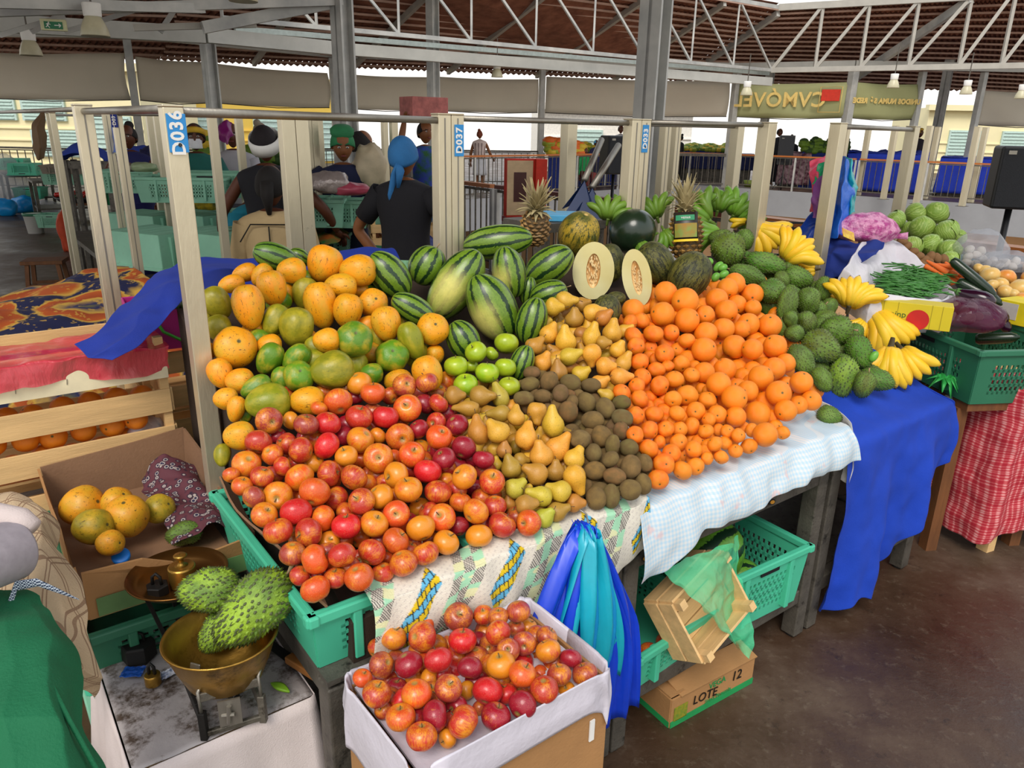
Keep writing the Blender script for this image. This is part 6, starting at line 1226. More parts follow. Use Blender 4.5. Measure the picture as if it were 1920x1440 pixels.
o = thing('wooden_knife', 'wooden handled knife lying at the right of the scale', 'knife', onz(560, 1245, .57), -.62); g = MB(); g.box((.02, 0, 0), (.11, .022, .018)); g.build('handle', mat('knife_handle', hexc('94602f'), .55, stretch=(1, 8, 8)), o, bevel=.003); g = MB(); g.add([(-.035, -.012, 0), (-.035, .012, 0), (-.16, .010, .01), (-.18, -.008, .01)], [(0, 1, 2, 3)]); g.build('blade', darkiron, o, solid=.002)
# ---------------------------------------------------------------- the vegetable stall at the right
VA, VB, VC = onz(1648, 580, .93), onz(1842, 655, .93), onz(1884, 598, .93)
ab = (VA-VB); bc = (VC-VB); rzv = math.atan2(ab.y, ab.x); wv_ = ab.length; dv = abs(bc.cross(ab.normalized()).z); cen = (VA+VB)/2 + Vector((-ab.y, ab.x, 0)).normalized()*(dv/2)*(1 if Vector((-ab.y, ab.x, 0)).dot(bc) > 0 else -1)
M_GR2 = mat('bottle_green_crate', hexc('2f6e52'), .5, 0, .08, 5)
vt = thing('vegetable_table', 'dark table carrying the vegetable crates at right', 'table', (cen.x, cen.y, 0), rzv); 
for x, y in ((-.24, -.2), (.24, -.2), (-.24, .2), (.24, .2)): g = MB(); g.box((x, y, .33), (.05, .05, .66)); g.build('leg', oldwood, vt)
g = MB(); g.box((0, 0, .675), (.60, dv*.9, .03)); g.build('tabletop', oldwood, vt)
vc = crate('plastic_crate', 'dark green perforated crate under the yellow pepper box', 0, 0, 0, wv_, dv, .23, M_GR2, rzv if True else 0, group='vegetable crates', loc=Vector((cen.x, cen.y, .695)))
vx = lambda x, y, z: Vector((cen.x, cen.y, z)) + Vector((math.cos(rzv)*x - math.sin(rzv)*y, math.sin(rzv)*x + math.cos(rzv)*y, 0))
sgn = -1 if (VB - cen).dot(Vector((-math.sin(rzv), math.cos(rzv), 0))) < 0 else 1
# yellow carton standing in the crate
def flatbox(name, label, cat, A0, B0, h, th, m, group=None):
    d = (B0-A0); o = thing(name, label, cat, A0, math.atan2(d.y, d.x), group); L_ = math.hypot(d.x, d.y); g = MB(); g.box((L_/2, th/2, h/2), (L_, th, h)); g.build('panel', m, o, bevel=.002); return o, L_
YA, YB = atd(1645, 598, 3.12), atd(1778, 632, 3.02); YB.z = YA.z = (YA.z+YB.z)/2 + .0
o, L_ = flatbox('cardboard_box', 'yellow carton with red pepper print in the dark green crate', 'box', YA, YB, .10, .10, mat('yellow_carton', hexc('c9b41e'), .6, 0, .06, 4))
g = MB(); g.lathe([(.001, 0), (.042, 0), (.042, .002), (.001, .002)], 24); k = g.build('red_pepper_print', mat('pepper_red', hexc('b81c16'), .6), o); k.location = (L_*.55, -.001, .035); k.rotation_euler = (math.pi/2, 0, 0); textmesh('ojnp', .035, mat('print_dark_green', hexc('3a5a1e'), .7), o, 'lettering', (L_*.27, -.001, .05), (math.pi/2, 0, 0)); g = MB(); [g.box((L_*u, -.001, .05), (.0015, .001, .10)) for u in (.06, .26, .72, .86)]; g.build('fold_lines', mat('fold_olive', hexc('8f8218'), .6), o)
def place(name, me, x, y, t, r, a, ang, col=None, lean=.0, label=None, cat=None, group=None, roll=None):
    q = dict(x=x, y=y, r=r, a=a, ang=ang, t=t, p=atd(x, y, t), k=t/FPX); o = put(name, me, q, None, axis_of(x, y, ang, lean)[0], roll, None, col, cat, group)
    if label: o['label'] = label
    return o
# beets in a purple bag, aubergines, courgettes
M_BEET = m_speck('beetroot_skin', .7, (.10, .05, .045), .4, .6, .4, (.05, .03, .02), 8, .6, .3, 12); bt = mesh_ell('beetroot', M_BEET, 2, .06, 1.4, 18, 12); it = []
for x, y, r in ((1790, 575, 10), (1805, 583, 11), (1822, 578, 10), (1815, 597, 12), (1833, 594, 9)): it.append((place('beetroot', bt, x, y, 3.08, r, r*1.1, rnd.uniform(0, 180), (.11, .055, .05, 1), cat='beetroot', group='beetroots in the purple bag'), x, y))
row_labels(it, 'brown beetroot', 'in the purple bag', 5)
bagblob('plastic_bag', 'shiny purple plastic bag of beetroots on the dark green crate', atd(1812, 618, 3.12), .115, mat('purple_film', hexc('5a1a3c'), .2, 0, .1, 6, .8, 22, alpha=.5), 5, (1.15, .95, .62))
M_AUB = mat('aubergine_skin', hexc('2a1022'), .18, 0, .1, 4); M_CAL = mat('green_calyx', hexc('4f7a3a'), .6); aub = MB(); aub.lathe([(.001, -1), (.4, -.93), (.72, -.7), (.85, -.35), (.74, .1), (.5, .5), (.36, .8), (.3, .92), (.001, .95)], 20); aub = aub.mesh('aubergine', M_AUB, True)
calx = MB(); calx.lathe([(.42, .70), (.36, .88), (.12, 1.0), (.09, 1.3), (.001, 1.31)], 8); calx = calx.mesh('calyx', M_CAL, True)
for x, y, b_, a_, an, lb in ((1828, 557, 19, 36, 160, 'glossy dark aubergine with green cap in front of the courgettes'), (1870, 585, 14, 26, 130, 'second aubergine at the right end of the dark green crate'), (1880, 604, 12, 22, 120, 'small aubergine low at the crate corner')):
    o = place('aubergine', aub, x, y, 3.25, b_, a_, an, label=lb, cat='aubergine'); link('calyx', calx, o)
M_ZUC = mat('dark_courgette_skin', hexc('1f2f1e'), .25, 0, .25, 6); zuc = MB(); zuc.lathe([(.001, -1), (.7, -.97), (.98, -.8), (1, 0), (.92, .7), (.6, .95), (.35, 1.0), (.3, 1.08), (.001, 1.08)], 18); zuc = zuc.mesh('courgette', M_ZUC, True)
for x, y, b_, a_, an, lb in ((1824, 520, 10, 50, -42, 'long dark courgette running down beside the carrots'), (1835, 548, 11, 42, -30, 'long dark courgette behind the glossy aubergine'), (1852, 570, 9, 34, -42, 'dark courgette lying between the two aubergines'), (1868, 634, 11, 34, 3, 'dark courgette lying low above the red gingham cloth')):
    place('courgette', zuc, x, y, 3.35 if y < 600 else 3.2, b_, a_, an, label=lb, cat='courgette')
# carrots
M_CAR = mat('carrot_skin', hexc('d8661f'), .55, 0, .12, 6, .3, 40, (1, 1, 8)); car = MB(); car.lathe([(.001, -1), (.3, -.97), (.5, -.6), (.72, 0), (.92, .6), (1, .85), (.8, .97), (.001, 1)], 14); car = car.mesh('carrot', M_CAR, True); it = []
for x, y, b_, a_, an in ((1757, 500, 6, 22, -32), (1775, 506, 6, 22, -30), (1752, 508, 5, 20, 150), (1793, 508, 7, 26, -40), (1805, 512, 6, 20, -38), (1780, 520, 5, 16, -60), (1770, 498, 5, 16, -12), (1788, 524, 5, 14, -45), (1795, 522, 4, 12, -20)): it.append((place('carrot', car, x, y, 3.45, b_, a_, an, cat='carrot', group='carrots on the vegetable stall'), x, y))
row_labels(it, 'orange carrot', 'beside the beans', 5)
# lined basket of green beans
M_BAGW = mat('translucent_white_bag', hexc('cfccd2'), .4, 0, .06, 5, .5, 20, alpha=.93)
R0 = [atd(1583, 500, 3.25), atd(1618, 452, 3.55), atd(1680, 448, 3.75), atd(1735, 490, 3.6), atd(1792, 545, 3.35), atd(1765, 562, 3.15), atd(1700, 553, 3.1), atd(1640, 545, 3.1)]
cz = sum(R0, Vector())/8
def ringpt(rad, u):
    k = u*8; i = int(k) % 8; f = k-int(k); f = f*f*(3-2*f); return R0[i].lerp(R0[(i+1) % 8], f)
def linbag(u, v_):
    p = ringpt(R0, u); 
    if v_ < .55: q = v_/.55; r_ = p.lerp(cz, (1-q)*.55); r_.z = p.z - .16*(1-q)**1.0; return r_
    q = (v_-.55)/.45; out = (p-cz); out.z = 0; return p + out*.09*math.sin(q*2.4) + Vector((0, 0, -.15*q))
drape('plastic_liner', linbag, 80, 26, M_BAGW, 'white plastic bag lining the basket of green beans', 'bag', solid=0, wr=.012, wf=14)
M_BEAN = mat('green_bean', hexc('3d7432'), .5, 0, .25, 14); mb = MB(); rb = random.Random(2)
for i in range(420):
    x, y = rb.gauss(1712, 32), rb.gauss(522, 15); 
    if not (1645 < x < 1778 and 492 + (x-1645)*.05 < y < 553): continue
    t = 3.38 - (y-520)*.006; c_ = atd(x, y, t) - Vector((0, 0, rb.uniform(0, .02))); an = rb.uniform(0, 6.28) if rb.random() < .4 else rb.uniform(-.8, .5); d = Vector((math.cos(an), math.sin(an), rb.uniform(-.25, .25)))*rb.uniform(.03, .055); sd = Vector((-d.y, d.x, 0))*rb.uniform(-.3, .3)
    mb.tube([c_-d, c_-d*.4+sd, c_+d*.4+sd, c_+d], [.0018, .0042, .0042, .0015], 5)
o = tag(mb.build('green_beans', M_BEAN, None, True), 'heap of green beans in the white lined basket', 'green beans', None, 'stuff'); recenter(o, cz - Vector((0, 0, .1)))
mb = MB(); mb.grid(lambda u, v_: cz + (ringpt(R0, u)-cz)*.42*v_ + Vector((0, 0, -.075)), 40, 3); tag(mb.build('basket', mat('dark_basket', hexc('24361f'), .8), None, solid=.02), 'basket base beneath the green beans', 'basket')
# cabbages and potatoes
M_CAB, nt, b, tc0, vv, oi = fruitbase('cabbage_leaf', .45, 6, .2)
wv2 = nt.nodes.new('ShaderNodeTexWave'); wv2.inputs['Scale'].default_value = 1.6; wv2.inputs['Distortion'].default_value = 9; wv2.inputs['Detail'].default_value = 3; nt.links.new(vv, wv2.inputs[0])
c = _ramp(nt, wv2.outputs['Fac'], [(.0, (.52, .62, .20)), (.16, (.30, .44, .07)), (.6, (.20, .34, .045)), (1, (.26, .40, .06))]); nt.links.new(_mix(nt, c, oi.outputs['Color'], .35), b.inputs['Base Color'])
def mesh_cab(seed):
    mb = MB(); mb.lathe([(max(1e-4, math.sin(math.pi*i/16)), -math.cos(math.pi*i/16)*.92) for i in range(17)], 26); lumpy(mb, .06, 2.2, seed); return mb.mesh('cabbage', M_CAB, True)
def leafmesh(seed):
    mb = MB(); r_ = random.Random(seed)
    mb.grid(lambda u, v_: tuple(Vector((math.sin(v_*1.9+.25)*math.cos((u-.5)*2.3), math.sin(v_*1.9+.25)*math.sin((u-.5)*2.3), -math.cos(v_*1.9+.25)*.93))*(1.035 + .07*v_*v_ + .02*math.sin(u*30)*v_)), 18, 14); return mb.mesh('outer_leaf', M_CAB, True)
cabm = [mesh_cab(i) for i in range(3)]; lfm = [leafmesh(i) for i in range(2)]
HC = Heap()
for x, y, n, c_, b_ in CABBAGES:
    if n[1] < 12.6: continue
    q = HC.add('cabbage', x, y, (n[0]+n[1])/2, .9, .3, b_, ang=n[2]); q['t'] = 4.35 - (y-400)*.0065 + (.15 if b_ else 0)
HC.solve(); it = []
for q in HC.it:
    o = put('cabbage', rnd.choice(cabm), q, (q['r']*q['k'],)*3, upaxis(1.3), None, None, (*jit((.28, .42, .06)), 1), 'cabbage', 'cabbages piled on the vegetable stall'); it.append((o, q['x'], q['y']))
    for k in range(2): lf = link('outer_leaf', rnd.choice(lfm), o); lf.rotation_euler = (rnd.uniform(-.3, .3), rnd.uniform(-.3, .3), k*2.6 + rnd.uniform(0, 1)); lf.color = (.30, .48, .08, 1)
row_labels(it, 'pale green cabbage', 'in the pile', 5)
mb = MB(); mb.grid(lambda u, v_: atd(1640 + 290*u, 640 - 200*v_, 3.6 + 1.0*v_ + .0*u) - Vector((0, 0, .19)), 10, 10); 
o = tag(mb.build('display_bed', darkcloth, None, solid=.02), 'dark cloth bed under the cabbages, carrots and onions', 'display bed')
M_POT = mat('potato_skin', hexc('7d5a38'), .8, 0, .15, 8); pot = mesh_ell('potato', M_POT, 3, .1, 1.3, 14, 10); it = []
for i, (x, y) in enumerate(((1722, 480), (1733, 488), (1745, 481), (1757, 484), (1728, 494), (1712, 472), (1700, 462), (1742, 492), (1770, 486), (1692, 452), (1705, 480))): it.append((place('potato', pot, x, y, 3.75, 8, 10, i*37, cat='potato', group='potatoes below the cabbages'), x, y))
row_labels(it, 'brown potato', 'under the cabbages', 6)
# onions and garlic
M_ON = m_speck('onion_skin', .3, (.72, .42, .10), .4, .7, .5, (.40, .18, .04), 4, .62, .1, 6, 1.4, (3, 3, .3)); onm = mesh_round('onion', M_ON, 1, .05, 1.3, .85, -.10); it = []
for x, y, r, c_ in ((1856, 516, 18, 'w'), (1848, 508, 12, 'w'), (1888, 519, 16, 'o'), (1877, 533, 14, 'w'), (1912, 540, 19, 'w'), (1885, 547, 14, 'w'), (1860, 535, 12, 'w'), (1900, 552, 11, 'w'), (1918, 560, 13, 'o'), (1835, 503, 10, 'w'), (1930, 520, 15, 'o'), (1856, 548, 10, 'o')):
    q = dict(x=x, y=y, r=r, a=r, ang=0, t=3.5 - (y-530)*.004, p=atd(x, y, 3.5 - (y-530)*.004), k=3.5/FPX); o = put('onion', onm, q, None, upaxis(1.0), None, None, ((.66, .46, .16, 1) if c_ == 'w' else (.70, .26, .05, 1)), 'onion', 'onions at the right edge'); it.append((o, x, y))
row_labels(it, 'onion', 'on the right edge heap', 6)
M_GAR = mat('garlic_skin', hexc('d6cdc4'), .6, 0, .1, 8); gar = mesh_round('garlic', M_GAR, 2, .08, 1.6, .85, -.12, 16, 12); it = []
for x, y in ((1818, 468), (1830, 478), (1815, 482), (1842, 485), (1828, 495), (1850, 493), (1862, 490), (1874, 497), (1885, 493), (1898, 500), (1840, 470), (1905, 490), (1812, 492)): it.append((place('garlic_bulb', gar, x, y, 3.85, 9, 9, rnd.uniform(0, 180), cat='garlic', group='garlic bulbs in clear bags'), x, y))
row_labels(it, 'white garlic bulb', 'in clear bag', 7)
bagblob('plastic_bag', 'clear plastic bag of garlic beside the cabbages', atd(1832, 500, 3.85), .12, M_CLEAR, 7, (1, .8, .85)); bagblob('plastic_bag', 'clear plastic bag of garlic above the onions', atd(1885, 508, 3.8), .11, M_CLEAR, 8, (1.3, .8, .5))
o, L_ = flatbox('cardboard_box', 'yellow and white carton holding the onions at right', 'box', atd(1862, 600, 3.35), atd(1935, 606, 3.2), .10, .25, mat('yellow_carton2', hexc('d6c21c'), .6)); g = MB(); g.box((L_*.3, -.001, .055), (L_*.55, .002, .07)); g.build('white_print', mat('print_pale', hexc('b9b2ac'), .6), o)
crate('plastic_crate', 'dark green crate under the onion carton', 0, 0, 0, .5, .4, .2, M_GR2, rzv, group='vegetable crates', loc=atd(1925, 640, 3.5) - Vector((0, 0, .12)))
# pink net of garlic on a blue cloth
M_NET, nt, b, tc = newmat('pink_net', .5); b.inputs['Alpha'].default_value = .86; c = _ramp(nt, _noise(nt, tc.outputs['Object'], 34, 3), [(.38, hexc('b03c86')), (.60, hexc('e6a0c4'))]); nt.links.new(c, b.inputs['Base Color']); nt.links.new(_bump(nt, _noise(nt, tc.outputs['Object'], 30, 3), .9, .02), b.inputs['Normal'])
pk = bagblob('net_bag', 'pink net bag of garlic lying on blue cloth', atd(1617, 452, 3.7), .135, M_NET, 11, (1.15, .8, .55)); g = MB(); g.tube([(.10, 0, .04), (.16, -.02, .03), (.20, -.04, .035)], [.03, .012, .018], 8); g.build('gathered_end', M_NET, pk, True)
g = MB(); g.box((0, 0, 0), (.075, .004, .05)); o = tag(g.build('seed_packet', mat('orange_packet', hexc('dc8a1c'), .4, var=.3, scale=30, col2=hexc('e0c23a')), None, bevel=.002), 'orange and yellow packet lying on the pink net bag', 'packet'); o.location = atd(1591, 440, 3.52); o.rotation_euler = (-.7, .35, .3)
bl = [[atd(1545, 440, 3.75), atd(1600, 450, 3.6), atd(1660, 455, 3.5)], [atd(1540, 480, 3.6), atd(1590, 475, 3.5), atd(1645, 478, 3.4)], [atd(1550, 530, 3.6), atd(1585, 515, 3.5), atd(1612, 490, 3.42)], [atd(1560, 560, 3.7), atd(1590, 540, 3.6), atd(1600, 520, 3.5)]]
drape('blue_cover', patch(bl), 30, 30, cloth('dark_blue_cover', '182f7c'), 'dark blue cloth under the pink net bag', 'cover', wr=.03, wf=9)
# gingham-covered stand and its surroundings
M_RG, nt, b, tc = newmat('red_gingham', .85); uvn = nt.nodes.new('ShaderNodeAttribute'); uvn.attribute_name = 'pattern'; nt.links.new(uvn.outputs['Color'], b.inputs['Base Color'])
def rgp(u, v_):
    a, b_ = (u*58) % 1 < .32, (v_*74) % 1 < .32; return hexc('e6a9a6') if a and b_ else (hexc('c45458') if a or b_ else hexc('a81f30'))
SA, SB = W(2.02, -.20), W(2.75, -.36); gs = thing('covered_stand', 'wooden stand hidden under the red gingham cloth', 'stand', (W(2.40, .02).x, W(2.40, .02).y, 0), A37 - .2)
for x, y in ((-.26, -.2), (.26, -.2), (-.26, .2), (.26, .2)): g = MB(); g.box((x, y, .36), (.05, .05, .72)); g.build('leg', pine, gs)
g = MB(); g.box((0, 0, .735), (.62, .48, .03)); g.build('tabletop', pine, gs)
def rgc(u, v_):
    P_ = [gs.matrix_basis @ Vector(q) for q in ((-.36, .30, 0), (-.33, -.26, 0), (.36, -.30, 0), (.40, .25, 0))]; Ls = [.56, .70, .5]; T = sum(Ls); d = u*T; i = 0
    while i < 2 and d > Ls[i]: d -= Ls[i]; i += 1
    p = P_[i].lerp(P_[i+1], min(1, d/Ls[i])); c_ = Vector((gs.location.x, gs.location.y, 0)); out = (p-c_).normalized()
    if v_ < .12: q = v_/.12; return c_.lerp(p, .55 + .42*q) + Vector((0, 0, .775 - .02*q*q))
    q = (v_-.12)/.88; return p + out*(.02*q + .035*q*math.sin(u*30) + .012*math.sin(u*70)*q) + Vector((0, 0, .755 - (.66 + .03*math.sin(u*9))*q))
drape('gingham_cloth', rgc, 260, 200, M_RG, 'red and white gingham cloth draped over a stand at right', 'tablecloth', wr=.010, sub=0, attr=rgp)
o = thing('wooden_plank', 'pale upright plank leaning between blue cloth and gingham stand', 'plank', onz(1745, 962, 0), A37); g = MB(); g.box((0, 0, .33), (.07, .03, .66)); k = g.build('board', pine, o, bevel=.002)
g = MB()
for k in range(16): a = k*2.4; g.tube([(0, 0, 0), (math.cos(a)*.03, math.sin(a)*.03, .05), (math.cos(a)*.07, math.sin(a)*.06, .03 - .03*(k % 3))], [.006, .014, .002], 5, 0, True, .3)
o = tag(g.build('leaf_bunch', mat('fresh_green_leaf', hexc('2f9a48'), .5, 0, .3, 20), None, True), 'small bunch of fresh green leaves below the dark green crate', 'herbs'); o.location = atd(1768, 728, 3.05)
bagblob('plastic_bag', 'dark bag behind the plank by the gingham stand', atd(1785, 790, 3.15), .07, mat('navy_film', hexc('16213f'), .3), 14, (.8, .8, 2)); bagblob('plastic_bag', 'clear crumpled bag beside the gingham stand', atd(1790, 760, 3.1), .05, M_CLEAR, 15, (.9, .8, .7))
g = MB(); g.box((0, 0, .0), (.34, .22, .62)); o = tag(g.build('crate_stack', mat('dark_brown_box', hexc('3a2c20'), .8), None, bevel=.01), 'dark wooden box behind the blue cloth end', 'box'); o.location = W(1.98, .62, .31); o.rotation_euler.z = A37  # box in one even dark brown
# coloured bags tied to the post
pb = P5.copy(); 
def hangcloth(label, rows, m, seed): return drape('hanging_bag', patch(rows), 16, 30, m, label, 'bag', wr=.018, wf=13, seed=seed)
thinb = lambda n, c_: mat(n, hexc(c_), .4, 0, .12, 7, .3, 60)
hangcloth('pink edged fabric bag tied left of the post', [[atd(1518, 300, 3.67), atd(1545, 292, 3.67), atd(1562, 290, 3.67)], [atd(1515, 330, 3.62), atd(1530, 325, 3.57), atd(1560, 320, 3.64)], [atd(1522, 400, 3.62), atd(1530, 400, 3.57), atd(1545, 400, 3.64)]], thinb('pink_bag', 'c9445e'), 1)
hangcloth('green fabric bag between pink and purple ones', [[atd(1530, 305, 3.59), atd(1550, 300, 3.57), atd(1568, 292, 3.62)], [atd(1524, 345, 3.57), atd(1545, 335, 3.52), atd(1562, 325, 3.62)]], thinb('green_bag', '1c8a5c'), 2)
hangcloth('purple ruffled fabric bag hanging on the post', [[atd(1535, 340, 3.55), atd(1550, 328, 3.52), atd(1566, 315, 3.57)], [atd(1523, 370, 3.55), atd(1540, 368, 3.50), atd(1556, 365, 3.57)], [atd(1524, 408, 3.55), atd(1536, 410, 3.52), atd(1547, 405, 3.57)]], thinb('purple_bag', '6f3f78'), 3)
hangcloth('turquoise edged bag right of the post', [[atd(1582, 292, 3.72), atd(1592, 296, 3.67), atd(1600, 310, 3.72)], [atd(1585, 330, 3.72), atd(1600, 345, 3.62), atd(1608, 350, 3.72)], [atd(1580, 400, 3.72), atd(1592, 405, 3.67), atd(1598, 400, 3.72)]], thinb('turquoise_bag', '1c9aa0'), 4)
hangcloth('bright blue bag hanging right of the post', [[atd(1574, 296, 3.67), atd(1583, 300, 3.62), atd(1592, 312, 3.67)], [atd(1564, 345, 3.67), atd(1582, 345, 3.57), atd(1602, 352, 3.67)], [atd(1560, 400, 3.67), atd(1575, 400, 3.57), atd(1596, 380, 3.67)], [atd(1552, 450, 3.67), atd(1570, 448, 3.57), atd(1585, 440, 3.67)]], thinb('bright_blue_bag', '1c5fc4'), 5)
hangcloth('deep blue bag spreading at the foot of the post', [[atd(1530, 380, 3.70), atd(1550, 385, 3.62), atd(1570, 380, 3.70)], [atd(1505, 420, 3.70), atd(1540, 420, 3.62), atd(1570, 420, 3.70)], [atd(1482, 446, 3.72), atd(1520, 448, 3.62), atd(1568, 460, 3.70)]], thinb('deep_blue_bag', '1a3f9c'), 6)
# ---------------------------------------------------------------- loudspeakers, fire cabinet, scoops, chair
def speaker(label, p, w_, h, d, rz, pole):
    o = thing('loudspeaker', label, 'loudspeaker', p, rz, 'black loudspeakers'); g = MB(); g.box((0, 0, h/2), (w_, d, h)); g.build('cabinet', black, o, bevel=.015); g = MB(); g.box((0, -d/2-.003, h*.5), (w_*.9, .006, h*.93)); g.build('grille', mat('speaker_grille', hexc('1d1f24'), .7, bump=.5, bscale=300), o, bevel=.004)
    g = MB(); g.box((-w_*.28, -d/2-.008, h*.90), (w_*.16, .002, .02)); g.build('badge', steel, o); g = MB(); g.tube([(0, 0, 0), (0, 0, -pole)], .018, 10); [g.tube([(0, 0, -pole+.45), (math.cos(a)*.35, math.sin(a)*.35, -pole+.01)], .012, 6) for a in (0.3, 2.4, 4.5)]; g.build('stand', black, o, True); return o
p = atd(1892, 390, 4.3); speaker('large black loudspeaker on a stand at right edge', p, .24, .34, .22, -.35, p.z); sp2 = atd(1470, 309, 23.5); speaker('distant black loudspeaker beyond the well rail', sp2, .45, .88, .4, -.3, sp2.z); sp3 = atd(1150, 326, 8.2); speaker('grey-black loudspeaker behind the blue scoops', sp3, .26, .40, .24, .3, sp3.z)
fc = atd(972, 412, 7.2); o = thing('fire_hose_cabinet', 'beige and red fire hose cabinet on the near railing', 'cabinet', fc, .25); g = MB(); g.box((0, 0, .29), (.27, .12, .55)); g.build('body', M_RED, o, bevel=.004); g = MB(); g.box((-.01, -.066, .30), (.25, .01, .50)); g.build('door', mat('cabinet_beige', hexc('c9ab84'), .5), o, bevel=.003); g = MB(); g.box((-.01, -.073, .31), (.12, .004, .27)); g.build('dark_window', mat('maroon_window', hexc('4a2320'), .3), o)
g = MB(); g.box((.19, .0, .30), (.11, .20, .53)); g.build('open_red_side', M_RED, o, bevel=.003); g = MB(); g.box((0, 0, .01), (.30, .14, .05)); g.build('base', mat('dark_red_base', hexc('7a1f1c'), .5), o); g = MB(); g.box((.0, .0, -fc.z/2), (.06, .06, fc.z)); g.build('stand', M_BEAMD, o)
M_SCB = mat('dark_blue_sheet', hexc('13294f'), .4, .2, .06, 4)
for (x0, y0, x1, y1, xb, yb, lb) in ((1128, 262, 1096, 338, 1080, 392, 'dark blue metal scoop with long handle, left of the pair'), (1160, 272, 1110, 352, 1105, 398, 'dark blue metal scoop with long handle, right of the pair')):
    a, b_, c_ = atd(x0, y0, 4.3), atd(x1, y1, 4.1), atd(xb, yb, 4.05); o = thing('scoop', lb, 'scoop', c_); g = MB(); g.tube([a-c_, b_-c_], .018, 10); g.build('handle', steel, o, True)
    w_ = .10; g = MB(); g.add([b_-c_, (-w_*.75, .0, .0), (w_*1.0, .0, .0), (0, .08, .02)], [(0, 1, 3), (0, 3, 2)]); g.add([(b_-c_)*.98 + Vector((0, -.02, 0)), (-w_*.75, .0, -.05), (w_*1.0, .0, -.05)], [(0, 1, 2)]); g.build('blade', M_SCB, o, solid=.004)
o = thing('steel_tube', 'slanting steel tube leaning behind the green bananas', 'tube', atd(1240, 392, 4.2)); g = MB(); q_ = atd(1276, 340, 4.4) - atd(1240, 392, 4.2); g.tube([q_*-2.6, q_], .009, 8); g.build('rod', steel, o, True)
def plastic_chair(p, rz, label):
    o = thing('plastic_chair', label, 'chair', p, rz, 'white plastic chairs'); M_PL = mat('white_plastic', hexc('d8d4d2'), .4, 0, .03, 5)
    g = MB(); g.grid(lambda u, v_: ((u-.5)*.44, .02*math.sin(u*3.14)-.22, .44 + .42*v_*(1-.12*(2*u-1)**4)), 12, 8); g.build('backrest', M_PL, o, True, solid=.012)
    g = MB(); g.box((0, 0, .43), (.44, .44, .02)); g.build('seat', M_PL, o, bevel=.008)
    for x in (-1, 1):
        for y in (-1, 1): g = MB(); g.tube([(x*.2, y*.2, .43), (x*.24, y*.24, 0)], .02, 8); g.build('leg', M_PL, o, True)
        g = MB(); g.tube([(x*.23, -.2, .62), (x*.25, .1, .64), (x*.24, .2, .43)], .018, 8); g.build('armrest', M_PL, o, True)
    return o
pch = onz(1280, 322, .88); plastic_chair(onray(1280, 330, 5.6), .2 + math.pi, 'white plastic chair back behind the green bananas')
o = thing('truss_stand', 'black lattice stand beyond the grey post', 'stand', atd(1492, 478, 5.2)); g = MB()
for i in range(3):
    for a, b_ in (((-.22+.15*i, 0, 0), (-.07+.15*i, 0, .22)), ((-.07+.15*i, 0, 0), (-.22+.15*i, 0, .22))): g.bar(a, b_, .012)
g.bar((-.25, 0, .22), (.25, 0, .22), .014); g.bar((-.25, 0, 0), (.25, 0, 0), .014); [g.bar((x, 0, .22), (x, 0, -1.0), .016) for x in (-.25, .25)]; g.build('lattice', black, o)
# ---------------------------------------------------------------- stalls behind, at the left
def simple_table(label, p, w_, d_, z, rz=A37, m=darksteel, group='tables behind the stall', name='table'):
    o = thing(name, label, 'table', (p[0], p[1], 0), rz, group)
    for x in (-1, 1):
        for y in (-1, 1): g = MB(); g.box((x*(w_/2-.03), y*(d_/2-.03), z/2-.02), (.05, .05, z-.04)); g.build('leg', m, o)
    g = MB(); g.box((0, 0, z-.02), (w_, d_, .04)); g.build('tabletop', m, o); g = MB(); g.box((0, 0, .22), (w_-.06, d_-.06, .03)); g.build('shelf', m, o); return o
def on_table(z, x, y): return onz(x, y, z)
TB = onz(400, 470, .70); simple_table('dark table carrying the upturned mint crates', TB + DT*.75 + DS*.05, 1.75, 2.1, .70)
ic = [(290, 431, 'left in front row'), (407, 433, 'second in front row'), (500, 426, 'third in front row'), (276, 399, 'left in back row'), (370, 399, 'second in back row'), (460, 396, 'third in back row'), (545, 393, 'fourth in back row')]
for i, (x, y, wh) in enumerate(ic): p = onz(x, y, .95); crate('plastic_crate', 'upturned mint crate with grid base, '+wh, 0, 0, 0, .44, .58, .25, mintdull, A37 + .5 + (.02*i % .07), True, 'upturned mint crates', False, loc=Vector((p.x, p.y, .70)))
def clothtable(label, pts, z, drop, m, nm='cloth_covered_table', cat='covered table', fold=.03, seed=0, bump_=.03):
    """table under a floor-length cloth; pts = the four top corners"""
    pts = [Vector((p[0], p[1], 0)) for p in pts]; c_ = sum(pts, Vector())/4; o = thing(nm, label, cat, c_, 0)
    rel = [p-c_ for p in pts]
    g = MB(); g.grid(lambda u, v_: rel[0].lerp(rel[1], u).lerp(rel[3].lerp(rel[2], u), v_) + Vector((0, 0, z + bump_*nz(u*6+seed, v_*6) + .02)), 16, 16); g.build('cloth_top', m, o, True, solid=.004)
    def sk(u, v_):
        k = u*4; i = min(3, int(k)); f = k-i; p = rel[i].lerp(rel[(i+1) % 4], f); n = p.normalized(); return p + n*(fold*v_*math.sin(u*60+seed) + .05*v_ + .015*math.sin(u*130)*v_) + Vector((0, 0, z + bump_*.5*nz(u*9, seed) - drop*v_))
    g = MB(); g.grid(sk, 160, 10); g.build('cloth_skirt', m, o, True, solid=.004)
    g = MB(); g.add([p*.9 + Vector((0, 0, h)) for h in (0, z-.03) for p in rel], [(0, 1, 2, 3), (4, 5, 6, 7)] + [(i, (i+1) % 4, (i+1) % 4+4, i+4) for i in range(4)]); g.build('table_box', darksteel, o); return o
clothtable('table under bright green cloth, left of the upturned crates', [onz(190, 318, .85), onz(320, 345, .85), onz(345, 318, .85), onz(215, 302, .85)], .85, .6, greenc, seed=1)
